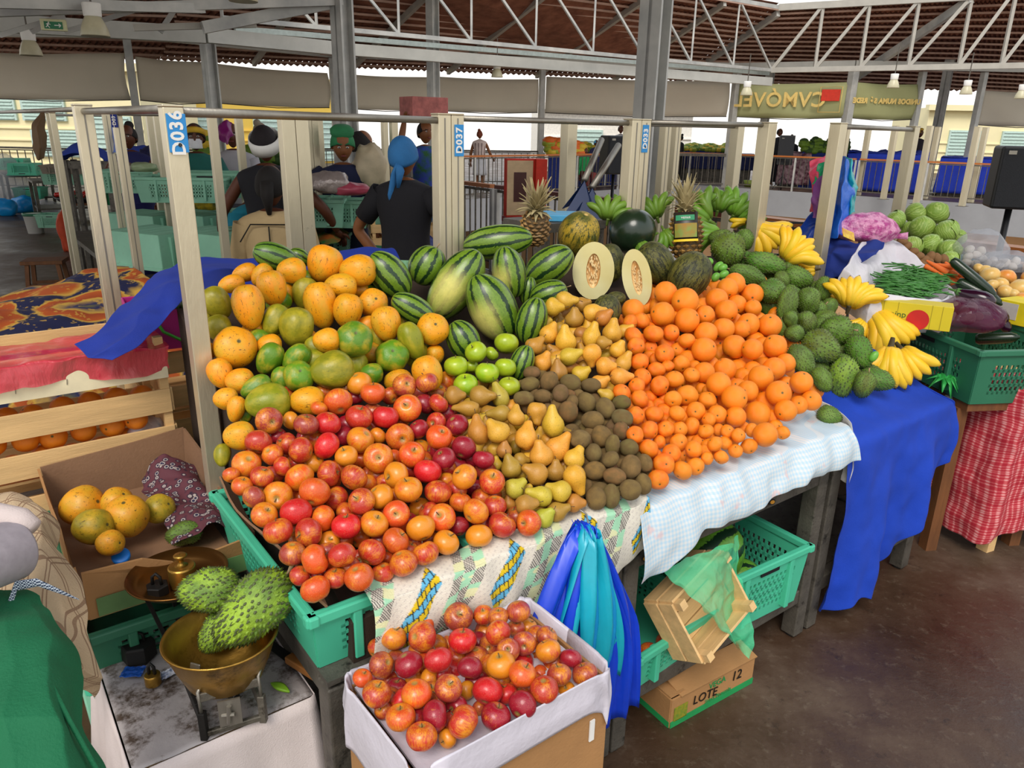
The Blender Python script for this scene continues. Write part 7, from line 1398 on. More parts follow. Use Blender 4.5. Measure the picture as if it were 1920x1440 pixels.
clothtable('low table under white cloth behind the upturned crates', [onz(272, 372, .80), onz(452, 372, .80), onz(440, 352, .80), onz(288, 352, .80)], .80, .5, whitec, seed=2)
M_PR2 = m_print('red_yellow_print', hexc('8f1018'), (hexc('c0321c'), hexc('d8961c'), hexc('24702f')), 1.7)
def pr2(u, v_): p = onz(600 + 200*u, 432 - 0*u, .80).lerp(onz(595 + 165*u, 374, .98), v_); return p + Vector((0, 0, .10*math.sin(math.pi*v_)*(.6+.4*math.sin(u*7)) - (.12 if v_ < .05 else 0)))
drape('patterned_cover', pr2, 60, 40, M_PR2, 'red, yellow and green printed cloth over goods beside the woman in black', 'cover', wr=.05, wf=3.4)
simple_table('table under the red and yellow printed cloth', (onz(690, 405, .8)), 1.5, 1.2, .72)
lc = onz(605, 455, .80); crate('plastic_crate', 'mint crate with handwriting in front of the printed cloth', 0, 0, 0, .46, .36, .19, mintdull, .05, loc=lc - Vector((0, 0, .1)), group='crates behind the melons'); textmesh('Lotan de Mae', .045, stk, None, 'hw', (0, 0, 0)).name = 'handwriting'
hw = bpy.data.objects['handwriting']; hw.parent = [o for o in bpy.data.objects if o.get('label') == 'mint crate with handwriting in front of the printed cloth'][0]; hw.location = (0, -.185, .10); hw.rotation_euler = (math.pi/2, 0, 0); hw.name = 'lettering'
drape('patterned_cover', lambda u, v_: onz(580 + 110*u, 420 + 14*math.sin(u*5) + 24*v_, .93 - .05*v_), 30, 10, mat('orange_green_print', hexc('c96a1c'), .8, var=.3, scale=9, col2=hexc('1f7a3c')), 'crumpled orange and green cloth edge over the handwriting crate', 'cover', wr=.03, wf=8)
wb = onz(742, 462, .82); wc = thing('wooden_crate', 'empty pale wooden crate standing on end behind the watermelons', 'crate', wb, .25, 'wooden crates behind the melons'); slatcrate(wc, .36, .22, .20, 2); wb = onz(790, 450, .82); wc = thing('wooden_crate', 'second pale wooden crate against the D037 post', 'crate', wb, .1, 'wooden crates behind the melons'); slatcrate(wc, .24, .22, .16, 1)
drape('green_cover', lambda u, v_: onz(632 + 110*u, 480 - 14*u - 8*v_, .86 + .10*u*math.sin(v_*2)), 20, 16, greenc, 'green cloth fold showing behind the papayas', 'cover', wr=.02, wf=7)
drape('blue_cover', lambda u, v_: onz(765 + 70*u, 468 - 30*v_, .84 + .05*math.sin(u*4)), 16, 16, navyc, 'navy cloth bunched beside the D037 post', 'cover', wr=.03, wf=9)
simple_table('dark table behind the melons', onz(690, 470, .78) + DT*.1, 1.5, .55, .76)
# left aisle: stools, bucket, bags, side stall
def stool(x, y, h, w_, label, rz=.3):
    p = onz(x, y, 0); o = thing('wooden_stool', label, 'stool', p, rz, 'wooden stools in the left aisle'); g = MB(); g.box((0, 0, h-.02), (w_, w_*.75, .035)); g.build('seat', oldwood, o, bevel=.004)
    for sx in (-1, 1):
        for sy in (-1, 1): g = MB(); g.bar((sx*w_*.36, sy*w_*.26, h-.03), (sx*w_*.46, sy*w_*.34, 0), .035); g.build('leg', oldwood, o)
    g = MB(); [g.bar((sx*w_*.42, -w_*.30, h*.35), (sx*w_*.42, w_*.30, h*.35), .03) for sx in (-1, 1)]; [g.bar((-w_*.42, sy*w_*.30, h*.42), (w_*.42, sy*w_*.30, h*.42), .03) for sy in (-1, 1)]; g.build('rails', oldwood, o); return o
stool(98, 565, .42, .36, 'low wooden stool on the dark floor at left'); stool(163, 480, .70, .36, 'tall wooden stool carrying a black tray of peppers', .5)
o = thing('bucket', 'white plastic bucket with green rim in the left aisle', 'bucket', onz(68, 437, 0)); g = MB(); g.lathe([(.001, 0), (.11, 0), (.14, .30), (.145, .30), (.135, .295), (.105, .02), (.001, .02)], 28); g.build('pail', white, o, True); g = MB(); g.lathe([(.138, .27), (.15, .28), (.15, .31), (.138, .315)], 28); g.build('rim', dkgreen, o, True)
pt = onz(163, 480, 0); o = thing('tray', 'black tray of red and green peppers on the tall stool', 'tray', (pt.x, pt.y, .70)); g = MB(); g.lathe([(.001, 0), (.2, 0), (.27, .07), (.275, .07), (.21, .01), (.001, .01)], 24); g.build('dish', black, o, True); g = MB(); rb = random.Random(1); [g.ball((rb.uniform(-.17, .17), rb.uniform(-.17, .17), .06+rb.uniform(0, .05)), .03, 8, 6, int(rb.random() < .45)) for _ in range(46)]; k = g.build('peppers', [mat('dark_green_pepper', hexc('23401c'), .4), mat('red_pepper', hexc('a82018'), .3)], o, True); tag(k, kind='stuff')
M_BLB = mat('light_blue_film', hexc('1390d8'), .3, 0, .1, 6, .6, 18, alpha=.9)
bagblob('plastic_bag', 'bright blue plastic bag on the floor, leftmost', onz(12, 404, 0), .22, M_BLB, 21, (1, .8, .75), group='bags on the left floor'); bagblob('plastic_bag', 'bright blue plastic bag on the floor, beside the bucket', onz(47, 398, 0), .22, M_BLB, 22, (1, .8, .75), group='bags on the left floor'); bagblob('plastic_bag', 'big clear sack above the blue bags', onz(10, 395, 0) + Vector((0, .3, .0)), .34, M_CLEAR, 23, (.9, .8, 1.6), group='bags on the left floor'); bagblob('plastic_bag', 'clear bag behind the white bucket', onz(92, 405, 0), .2, M_CLEAR, 24, (.9, .8, .8), group='bags on the left floor')
t2 = onz(122, 330, .75); simple_table('steel side table at far left with mint crates', t2, 1.1, .8, .70); crate('plastic_crate', 'mint crate on the side table behind the leftmost big post', 0, 0, 0, .62, .42, .24, mintdull, .15, loc=onz(128, 345, .72), group='left aisle crates'); crate('plastic_crate', 'grey green grated crate above the side table', 0, 0, 0, .60, .40, .13, mat('grey_brown_crate', hexc('7d7264'), .6), .15, loc=onz(125, 325, .90), group='left aisle crates')
t3 = onz(45, 320, .70); simple_table('far left table carrying mint crates', t3, .8, 1.6, .66); crate('plastic_crate', 'mint crate at far left, upper of two', 0, 0, 0, .5, .4, .22, mint, .2, loc=onz(30, 318, .72), group='left aisle crates', flip=True); crate('plastic_crate', 'mint crate at far left, nearer of two', 0, 0, 0, .5, .4, .22, mint, .2, loc=onz(50, 328, .68), group='left aisle crates', flip=True); crate('plastic_crate', 'mint crate low under the far left table', 0, 0, 0, .5, .4, .22, mint, .2, loc=onz(60, 372, .2), group='left aisle crates')
bagblob('net_sack', 'orange net sack on floor beside the tall stool', onz(132, 470, 0), .15, mat('orange_net', hexc('b8401c'), .7, bump=.8, bscale=30), 31, (.7, .8, 2.0), 'sack'); crate('plastic_crate', 'stacked mint trays on the low shelf in the left aisle', 0, 0, 0, .42, .34, .2, mintdull, .1, loc=onz(106, 425, .12), group='left aisle crates')
drape('hanging_bag', patch([[A(72, 212, 6.0), A(77, 208, 6.0), A(82, 212, 6.0)], [A(60, 240, 6.0), A(72, 238, 5.9), A(86, 240, 6.0)], [A(60, 275, 6.0), A(72, 278, 5.85), A(86, 272, 6.0)], [A(68, 296, 6.0), A(75, 300, 5.95), A(84, 295, 6.0)]]), 12, 24, cloth('brown_bag_cloth', '6a5238'), 'brown cloth bag hanging from the far left rail', 'bag', wr=.02)
drape('hanging_cloth', patch([[A(207, 218, 5.6), A(212, 216, 5.6), A(218, 222, 5.6)], [A(208, 250, 5.6), A(214, 250, 5.5), A(222, 250, 5.6)], [A(212, 290, 5.6), A(218, 288, 5.5), A(224, 288, 5.6)]]), 10, 20, thinb('bright_blue_bag', '1c5fc4'), 'bright blue cloth hanging beside the leftmost number plate', 'cloth', wr=.03)
drape('hanging_cloth', patch([[A(412, 226, 7), A(425, 222, 7), A(434, 228, 7)], [A(408, 245, 7), A(425, 245, 6.9), A(436, 250, 7)], [A(415, 268, 7), A(424, 270, 6.9), A(430, 265, 7)]]), 10, 16, thinb('magenta_cloth', '7a2068'), 'magenta cloth hanging behind the slim post', 'cloth', wr=.04)
# covered heaps on distant tables
def heap_cover(label, x0, x1, ytop, ybot, t, col, seed, nm='covered_heap'):
    a, b_ = A(x0, ybot, t), A(x1, ybot, t); d = b_-a; L = Vector((d.x, d.y, 0)).length; h = A((x0+x1)/2, ytop, t).z - a.z; o = thing(nm, label, 'covered goods', Vector((a.x, a.y, min(a.z, b_.z))), math.atan2(d.y, d.x))
    g = MB(); g.grid(lambda u, v_: (u*L, v_*L*.45 - .1, h*(math.sin(math.pi*min(1, max(0, u)))**.45)*math.sin(math.pi*min(.97, .06+v_))**.5*(.85+.25*nz(u*3+seed, v_*2))), 26, 16); g.build('cover', col, o, True, solid=.006)
    g = MB(); g.box((L/2, L*.2, -.05), (L*.95, L*.35, .08)); zz = o.location.z; [g.box((L*u, L*w_, -zz/2), (.05, .05, zz)) for u in (.08, .92) for w_ in (.05, .35)]; g.build('table', darksteel, o); return o
bd = cloth('blue_tarp', '2a3f96'); ppl = cloth('blue_violet_tarp', '3a4a9c')
heap_cover('blue tarpaulin heap left of the leftmost big post', 112, 205, 263, 300, 8.2, bd, 1); heap_cover('blue tarpaulin heap behind the woman in dark blue', 235, 300, 268, 296, 9.5, bd, 2); heap_cover('violet blue tarpaulin heap behind the masked woman', 455, 520, 262, 285, 10, ppl, 3)
heap_cover('violet blue tarpaulin heap right of the tall grey column', 684, 772, 276, 315, 8.0, ppl, 4); heap_cover('green tarpaulin heap beside the person carrying a box', 755, 798, 272, 300, 9.5, cloth('pale_green_tarp', '4f8a5c'), 5)
for (x, y, w2, t, lb) in ((400, 322, .75, 6.4, 'mint crate rack behind white cloth, left'), (350, 330, .7, 6.2, 'open mint crate left of the slim post'), (585, 370, .5, 5.6, 'mint crate behind the twin post'), (690, 366, .55, 5.8, 'mint crate in front of the clear sacks'), (245, 318, .5, 7.0, 'mint crate in front of the woman in dark blue'), (630, 372, .5, 5.7, 'mint crate below the woman in navy')):
    p = A(x, y, t); crate('plastic_crate', lb, 0, 0, 0, w2, .4, .2, mintdull, .1, loc=p - Vector((0, 0, .2)), group='crates in the back stalls')
clothtable('green-clothed table in front of the masked woman', [A(350, 345, 5.9), A(470, 350, 5.9), A(480, 325, 6.8), A(360, 320, 6.8)], .72, .5, greenc, seed=5); simple_table('table of the back stall before the woman in navy', A(640, 380, 5.7), 1.6, .7, .72, 0.1)
M_SILV = mat('silvery_foil_bag', hexc('9a8f8a'), .22, .3, .2, 9, .9, 22); bagblob('plastic_bag', 'silvery bags of goods on the stall before the woman in navy', A(620, 362, 5.3), .12, M_SILV, 41, (1.2, .8, .7), group='bags in the back stalls'); bagblob('plastic_bag', 'reddish transparent bag beside the silvery one', A(655, 366, 5.3), .11, mat('reddish_film', hexc('a8485a'), .3, alpha=.85), 42, (1.3, .8, .45), group='bags in the back stalls'); bagblob('plastic_bag', 'cream sack right of the woman in navy', A(694, 352, 5.9), .14, mat('cream_sack', hexc('b9a98c'), .6), 43, (.9, .8, 1.3), group='bags in the back stalls')
bagblob('plastic_bag', 'small dark bag of beans on the green-clothed table', A(232, 322, 6.4), .09, M_SILV, 44, (1.2, .8, .5), group='bags in the back stalls'); bagblob('plastic_bag', 'clear bag with greens on the green cloth', A(270, 322, 6.4), .09, mat('pale_green_film', hexc('8fa07c'), .4), 45, (1.3, .8, .5), group='bags in the back stalls')
# far fruit stalls beyond the well
def produce_heap(label, x0, x1, y0, y1, t, cols, n, r, seed):
    a, b_ = A(x0, y1, t), A(x1, y1, t*1.0); d = b_-a; o = thing('produce_heap', label, 'produce', a, math.atan2(d.y, d.x), 'far produce heaps'); L = Vector((d.x, d.y, 0)).length; h = A(x0, y0, t).z - a.z; g = MB(); rb = random.Random(seed)
    for i in range(n): u, w_ = rb.random(), rb.random(); g.ball((u*L, w_*L*.12, h*w_*(.6+.4*math.sin(u*9+seed)**2)), r*rb.uniform(.7, 1.2), 6, 5, rb.randrange(len(cols)), None, (1.3, 1, .8))
    k = g.build('fruit', cols, o, True); tag(k, kind='stuff'); g = MB(); g.box((L/2, L*.06, -a.z/2), (L, L*.16, a.z)); g.build('table', navyc, o); return o
M_G1, M_G2, M_Y1, M_O1, M_D1 = mat('far_green_fruit', hexc('5c7a1c'), .6), mat('far_olive_fruit', hexc('8f9a2c'), .6), mat('far_yellow_fruit', hexc('c9a92c'), .6), mat('far_orange_fruit', hexc('d4641c'), .6), mat('far_dark_green', hexc('2f4a1c'), .7)
produce_heap('far heap of papayas and bananas behind the fire cabinet', 1028, 1056, 262, 285, 22, [M_Y1, M_O1, M_G2], 90, .14, 1); produce_heap('far orange heap left of the blue cap person', 1060, 1090, 268, 288, 22, [M_O1, M_Y1], 70, .13, 2); produce_heap('far long row of green bananas behind the person in black', 1285, 1375, 270, 281, 27, [M_G2, M_G1, M_Y1], 220, .10, 3); produce_heap('far banana row behind the grey-black loudspeaker', 1090, 1200, 270, 286, 24, [M_G2, M_Y1, M_G1], 160, .10, 4)
produce_heap('far dark green leafy heap left of the tied bags', 1505, 1590, 258, 284, 24.5, [M_D1, M_G1], 300, .10, 5); produce_heap('heap of greens behind the woman with white headband', 460, 545, 268, 300, 8.0, [M_G1, M_D1], 200, .07, 6); produce_heap('yellow-green fruit heap by the masked woman', 375, 395, 250, 300, 8.2, [M_G1, M_Y1], 90, .07, 7)
clothtable('blue-clothed table beyond the well, right of the tied bags', [A(1590, 290, 23.5), A(1745, 290, 22.5), A(1740, 283, 24.5), A(1600, 283, 25)], 1.15, 1.1, cloth('royal_blue_table', '16309c'), seed=7, bump_=.2); clothtable('blue-clothed table beyond the well, beside the big loudspeaker', [A(1765, 292, 22.2), A(1868, 294, 21.7), A(1860, 286, 24), A(1770, 286, 24)], 1.1, 1.0, cloth('royal_blue_table', '16309c'), seed=8)
clothtable('dark blue covered table beyond the well by the distant loudspeaker', [A(1250, 290, 27), A(1420, 290, 26), A(1410, 284, 28), A(1262, 284, 28)], .95, .5, cloth('dark_blue_table', '1b2350'), seed=9); clothtable('maroon patterned table under the distant loudspeaker', [A(1462, 290, 24.8), A(1522, 290, 24.4), A(1520, 284, 26), A(1470, 284, 26)], 1.1, 1.0, mat('maroon_print', hexc('5a2438'), .8, var=.3, scale=9, col2=hexc('a88a90')), seed=10)
for i, (x, y, t) in enumerate(((1590, 215, 15), (1630, 215, 16), (1680, 216, 15), (1745, 218, 14), (1760, 218, 16), (1835, 220, 14), (1850, 220, 15.5))):
    post(onray(x, 235, t+9), .13, 'far stall post beyond the well, %s from left' % ORD[i], 1.95, 0, post_m)
g = MB(); g.lathe([(.001, 0), (.16, 0), (.2, .2), (.001, .2)], 16); o = tag(g.build('flower_pot', mat('olive_pot', hexc('6b7a24'), .6), None, True), 'green pot on the far walkway', 'pot'); o.location = A(1405, 346, 25); o.location.z = 0
simple_table('small table behind the dry pineapple', A(1040, 408, 3.62), .4, .3, A(1040, 405, 3.6).z - .016)
bg = thing('blue_box', 'light blue box lid behind the dry pineapple', 'box', A(1040, 405, 3.6)); g = MB(); g.box((0, 0, 0), (.26, .2, .03)); g.build('lid', mat('light_blue_lid', hexc('4fa3d0'), .5), bg, bevel=.004)
# ---------------------------------------------------------------- people
def person(label, foot, rz, h=1.62, skinm=skin, top='#333333', bottom='#222222', hair='cap', haircol=None, arms=((-.10, -.02), (-.10, -.02)), face=True, lean=0.0, sit=False, sleeves=True, extra=None, headturn=0.0, topm=None, bottomm=None, group='market people', tilt=0.0, detail=1, legs_bare=False, hands=True):
    """foot: ground point below the pelvis; local -y is the way the person faces. arms: per side (list of joint offsets) in body frame"""
    o = thing('person', label, 'person', (foot[0], foot[1], foot[2] if len(foot) > 2 else 0), rz, group); k = h/1.62
    hipz = .86*k if not sit else .46*k; L = lean
    J = lambda x, y, z: Vector((x*k, (y - L*(z-hipz/k if z > hipz/k else 0))*k, z*k))
    up = hipz/k
    chest, neck, head = J(0, 0, up+.36), J(0, .0, up+.52), J(0, -.01, up+.64)
    V = [J(0, 0, up), J(0, .01, up+.18), chest, J(0, .005, up+.47), neck + Vector((0, 0, .03*k))]; E = [(0, 1), (1, 2), (2, 3), (3, 4)]; Rr = [.125, .11, .12, .06, .048]
    if sit: legs = [[J(s*.09, -.02, up-.01), J(s*.11, -.42, up+.0), J(s*.11, -.44, .08)] for s in (-1, 1)]
    else: legs = [[J(s*.085, 0, up-.08), J(s*.09, -.02, up*.53), J(s*.09, .01, .07)] for s in (-1, 1)]
    for Lg in legs:
        pr = 0
        for p, r in zip(Lg, (.095, .065, .042)): V.append(p); Rr.append(r); E.append((pr, len(V)-1)); pr = len(V)-1
        V.append(Lg[-1] + Vector((0, -.12*k, -.035*k))); Rr.append(.032); E.append((pr, len(V)-1))
    wrists = []
    for s, arm in zip((-1, 1), arms):
        sh = J(s*.17, 0, up+.44); V.append(sh); Rr.append(.045); E.append((3, len(V)-1)); pr = len(V)-1
        el = sh + Vector(arm[0])*k; wr = el + Vector(arm[1])*k
        for p, r in ((sh.lerp(el, .5), .046), (el, .040), (el.lerp(wr, .5), .036), (wr, .026)): V.append(p); Rr.append(r); E.append((pr, len(V)-1)); pr = len(V)-1
        wrists.append((wr, (wr-el).normalized(), s))
    me = bpy.data.meshes.new('body'); me.from_pydata([tuple(v) for v in V], E, []); me.materials.append(skinm); b = link('body', me, o)
    sk = b.modifiers.new('skin', 'SKIN'); 
    if not me.skin_vertices: me.attributes  # layer is made by the modifier
    lay = me.skin_vertices[0] if len(me.skin_vertices) else None
    if lay is None:
        import bmesh as _b; bm_ = _b.new(); bm_.from_mesh(me); bm_.verts.layers.skin.verify(); bm_.to_mesh(me); bm_.free(); lay = me.skin_vertices[0]
    for i, r in enumerate(Rr): lay.data[i].radius = (r*k*(1.25 if i < 3 else 1), r*k*(.82 if i < 3 else 1)) if i < 4 else (r*k, r*k); lay.data[i].use_root = (i == 0)
    q = b.modifiers.new('sub', 'SUBSURF'); q.levels = 2; q.render_levels = 2; sk.use_smooth_shade = True
    # head with face
    H = MB(); n, m_ = 20, 16
    for i in range(m_+1):
        th = math.pi*i/m_
        for j in range(n):
            a = 2*math.pi*j/n; x, y, z = math.sin(th)*math.cos(a)*.074, math.sin(th)*math.sin(a)*.094, -math.cos(th)*.115
            if z < -.02: f = 1 - .32*min(1, (-.02-z)/.09); x *= f; y = y*f if y > 0 else y*(.55+.45*f)
            if y < -.06 and abs(x) < .016 and -.035 < z < .02: y -= .018*(1-abs(x)/.016)*(1 - max(0, z+.01)/.03)
            if y < -.06 and .012 < abs(x) < .045 and -.002 < z < .026: y += .008
            H.v.append((x*k, y*k, z*k))
    H.f = [(i*n+j, i*n+(j+1) % n, (i+1)*n+(j+1) % n, (i+1)*n+j) for i in range(m_) for j in range(n)]; H.m = [0]*len(H.f)
    for s in (-1, 1): H.ball((s*.077*k, .012*k, -.01*k), .02*k, 8, 6, 0, None, (.4, .8, 1.3))
    if face:
        for s in (-1, 1): H.ball((s*.029*k, -.079*k, .010*k), .0105*k, 8, 6, 1, None, (1.2, .8, .7)); H.ball((s*.029*k, -.0865*k, .010*k), .0055*k, 6, 4, 2); H.bar((s*.014*k, -.090*k, .028*k), (s*.046*k, -.080*k, .030*k), .004*k, .006*k, 2)
        H.ball((0, -.082*k, -.052*k), .017*k, 10, 6, 3, None, (1.3, .6, .5))
    hd = H.build('head', [skinm, mat('eye_white', hexc('cfc8c0'), .4), mat('eye_dark', hexc('14100e'), .3), mat('lips', hexc('6a3028'), .5)], o, True); hd.location = head + Vector((0, -L*.12*k, .02*k)); hd.rotation_euler = (tilt, 0, headturn)
    hp = hd
    def cap(nm, mtl, zc=-.01, grow=1.10, back=.0):
        g = MB(); pr = []
        for i in range(11): th = math.pi*(.5*1.08)*i/10; pr.append((max(.001, math.sin(th)*.078*grow*k), math.cos(th)*.112*grow*k))
        g.lathe(pr[::-1], 22, 0, Matrix.Translation((0, .014*k + back, zc*k)), 1, 1.18); q = g.build(nm, mtl, hp, True, solid=.006); q.rotation_euler = (-.48, 0, 0); return q
    hm = mat('hair_'+haircol[1:] if haircol else 'black_hair', hexc(haircol), .8, bump=.3, bscale=120) if haircol else hairm
    if hair in ('short', 'bun', 'tail'):
        cap('hair', hm, .0, 1.05)
        if hair == 'bun': g = MB(); g.ball((0, .07*k, .11*k), .045*k, 12, 8); g.build('hair_bun', hm, hp, True)
        if hair == 'tail': g = MB(); g.tube([(0, .09*k, .02*k), (0, .12*k, -.05*k), (0, .10*k, -.15*k)], [.04*k, .035*k, .012*k], 10); g.build('ponytail', hm, hp, True)
    elif hair in ('wrap', 'knot', 'scarf'):
        cap('headscarf', hm, .005, 1.14)
        if hair == 'wrap': g = MB(); g.lathe([(.07*k, .06*k), (.086*k, .08*k), (.088*k, .115*k), (.06*k, .14*k), (.001, .145*k)], 18, 0, Matrix.Translation((0, .02*k, .0))); g.build('wrapped_top', hm, hp, True)
        if hair == 'knot': g = MB(); g.tube([(0, .095*k, -.03*k), (.02*k, .12*k, -.10*k), (.05*k, .10*k, -.22*k), (.055*k, .09*k, -.32*k)], [.02*k, .03*k, .035*k, .012*k], 10, 0, True, .5); g.tube([(0, .095*k, -.03*k), (-.02*k, .12*k, -.08*k), (.0*k, .11*k, -.18*k)], [.02*k, .028*k, .01*k], 10, 0, True, .5); g.build('scarf_tails', hm, hp, True)
    # clothes follow the body
    tm = topm or cloth('top_'+top[1:], top); bmt = bottomm or cloth('bottom_'+bottom[1:], bottom)
    g = MB(); z0, z1 = up-.02, up+.50; prof = [(up-.04, .175, .125), (up+.06, .165, .122), (up+.18, .152, .115), (up+.30, .168, .128), (up+.40, .195, .12), (up+.455, .215, .108), (up+.49, .17, .095), (up+.515, .085, .072), (up+.525, .068, .064)]
    vs = []; nn = 24
    for z, rx, ry in prof:
        for j in range(nn): a = 2*math.pi*j/nn; vs.append(J(rx*math.cos(a)*(1+.03*math.sin(z*40+j)), ry*math.sin(a), z))
    g.add(vs, [(i*nn+j, i*nn+(j+1) % nn, (i+1)*nn+(j+1) % nn, (i+1)*nn+j) for i in range(len(prof)-1) for j in range(nn)]); g.build('top', tm, o, True, solid=.006, sub=1)
    if sleeves:
        for s, arm in zip((-1, 1), arms): sh = J(s*.155, 0, up+.445); el = J(s*.17, 0, up+.44) + Vector(arm[0])*k; e2 = sh.lerp(el, .62 if sleeves == 'short' else 1.0); pts = [sh, sh.lerp(e2, .5), e2]; rs = [.072*k, .066*k, .062*k]
        for s, arm in zip((-1, 1), arms):
            sh = J(s*.15, 0, up+.445); el = J(s*.17, 0, up+.44) + Vector(arm[0])*k; wr = el + Vector(arm[1])*k; g = MB()
            pts = [sh, sh.lerp(el, .35), sh.lerp(el, .68)] if sleeves == 'short' else [sh, sh.lerp(el, .5), el, el.lerp(wr, .5), el.lerp(wr, .86)]
            g.tube(pts, [.075*k, .068*k, .064*k] if sleeves == 'short' else [.075*k, .064*k, .055*k, .050*k, .044*k], 12, 0, False); g.build('sleeve', tm, o, True, solid=.005)
    g = MB(); nn = 22
    if sit:
        for Lg in legs: g.tube([Lg[0] + Vector((0, .03, 0)), Lg[1], Lg[2]], [.12*k, .09*k, .07*k], 12)
    else:
        zb = .12 if not legs_bare else up*.52
        vs = [];
        for i in range(6): z = up+.02 - (up+.02-zb)*i/5; vs += [J((.17 + .03*i/5)*math.cos(2*math.pi*j/nn)*(1+.05*math.sin(j*3)*i/5), (.125+.05*i/5)*math.sin(2*math.pi*j/nn), z) for j in range(nn)]
        g.add(vs, [(i*nn+j, (i+1)*nn+j, (i+1)*nn+(j+1) % nn, i*nn+(j+1) % nn) for i in range(5) for j in range(nn)])
    g.build('skirt' if not sit else 'trousers', bmt, o, True, solid=.005)
    if hands:
        for wr, d, s in wrists:
            g = MB(); x = d.cross(Vector((0, 0, 1))); x = x.normalized() if x.length > .1 else Vector((1, 0, 0)); nrm = x.cross(d).normalized()
            g.tube([wr - d*.01*k, wr + d*.03*k, wr + d*.075*k], [.024*k, .036*k, .034*k], 10, 0, True, .55)
            for f, (off, ln) in enumerate(((-.026, .062), (-.009, .074), (.009, .070), (.026, .054))): a = wr + d*.07*k + x*off*k; g.tube([a, a + d*ln*.5*k - nrm*.006*k, a + d*ln*k - nrm*.026*k], [.0095*k, .0085*k, .0065*k], 7)
            a = wr + d*.025*k - x*s*.03*k; g.tube([a, a + (d*.6 - x*s)*.028*k, a + (d*1.0 - x*s*.9)*.045*k - nrm*.01*k], [.0115*k, .010*k, .0075*k], 7); g.build('hand', skinm, o, True)
    if extra: extra(o, k, J, up, hd)
    return o
def pp(x, yhead, t, h, sit=False, raise_=0):     # ground point so that the head reads at the pixel
    p = atd(x, yhead, t); top = (.46 if sit else .86)*h/1.62 + .70*h/1.62; return Vector((p.x, p.y, p.z - top))
def ppl_(label, x, yh, t, rz, **k):
    sit = k.get('sit', False); p = atd(x, yh, t); hh = k.pop('h', 1.62)
    if not sit: hh = p.z/(1.50)*1.62
    else: hh = p.z/(1.10)*1.62
    hh = max(1.2, min(1.9, hh)); return person(label, (p.x, p.y, 0), rz, h=hh, **k)
dn = ((-.06, .0, -.28), (.02, -.10, -.22)); dnr = ((.06, .0, -.28), (-.02, -.10, -.22)); 
# woman in black, back to us, blue headscarf, hand on hip
PBK = ppl_('woman seen from behind in black T-shirt with blue headscarf, hand on hip', 757, 300, 4.6, math.pi-.25, skinm=skin2, top='#15141a', bottom='#17161c', hair='knot', haircol='#2f6fa8', arms=(((-.20, .02, -.22), (.16, -.10, -.20)), ((.18, -.02, -.24), (-.16, -.02, -.20))), sleeves='short', face=False,
           extra=lambda o, k, J, up, hd: (lambda g: (g.lathe([(.172*k, (up-.03)*k), (.178*k, (up+.02)*k), (.17*k, (up+.045)*k)], 24, 0, None, 1, .74), g.build('green_waist_cloth', mat('pale_green_sash', hexc('8fc79a'), .8, var=.3, scale=40), o, True)))(MB()))
# woman in navy jacket and green headwrap
def navy_extra(o, k, J, up, hd):
    g = MB(); g.tube([J(.16, -.03, up+.47), J(.22, -.04, up+.38), J(.25, -.05, up+.26)], .014*k, 6, 0, True, .5); g.build('white_stripe', white, o, True)
    g = MB(); g.ball(J(-.06, -.122, up+.36), .022*k, 10, 6, 0, None, (1, .2, 1)); g.build('chest_emblem', mat('emblem_grey', hexc('8a92a8'), .6), o, True)
ppl_('woman in navy jacket with green headwrap leaning over the back stall', 641, 277, 5.9, .25, skinm=skin2, top='#1b2140', bottom='#1b2140', hair='wrap', haircol='#2c7a4c', arms=(((-.22, -.10, -.12), (-.12, -.14, .10)), ((.10, -.05, -.26), (-.06, -.18, -.14))), lean=.30, tilt=.25, extra=navy_extra)
ppl_('person in cream top right of the woman in navy, bare brown arm', 678, 275, 6.6, math.pi*.7, skinm=skin2, top='#c9b8a0', bottom='#8f8270', hair='short', arms=(dn, ((.10, .02, -.28), (.0, -.06, -.24))), sleeves=False)
ppl_('woman with white headband seen from behind, black and white top', 497, 276, 5.2, math.pi+.1, skinm=skin, top='#1a1a20', bottom='#c9c4c0', hair='scarf', haircol='#1d1518', arms=(((-.20, -.02, -.22), (-.06, -.14, -.16)), ((.16, 0, -.24), (.05, -.12, -.18))), sleeves=False, face=False,
     extra=lambda o, k, J, up, hd: (lambda g: (g.lathe([(.098*k, -.03*k), (.105*k, .02*k), (.098*k, .06*k)], 22, 0, None, 1, 1.2), setattr(g.build('white_headband', white, hd, True, solid=.004), 'rotation_euler', (-.55, 0, 0))))(MB()))
ppl_('person with black hair and cream jacket seated with back to us', 506, 333, 4.9, math.pi+.1, skinm=skin, top='#b59c72', bottom='#8c7a58', hair='tail', arms=(dn, dnr), sit=True, face=False,
     extra=lambda o, k, J, up, hd: (lambda g: (g.tube([J(0, .135, up+.45), J(0, .135, up+.1)], .004*k, 6), g.tube([J(-.17, .10, up+.36), J(-.1, .125, up+.46), J(.1, .125, up+.46), J(.17, .10, up+.36)], .004*k, 6), g.build('black_piping', stk, o)))(MB()))
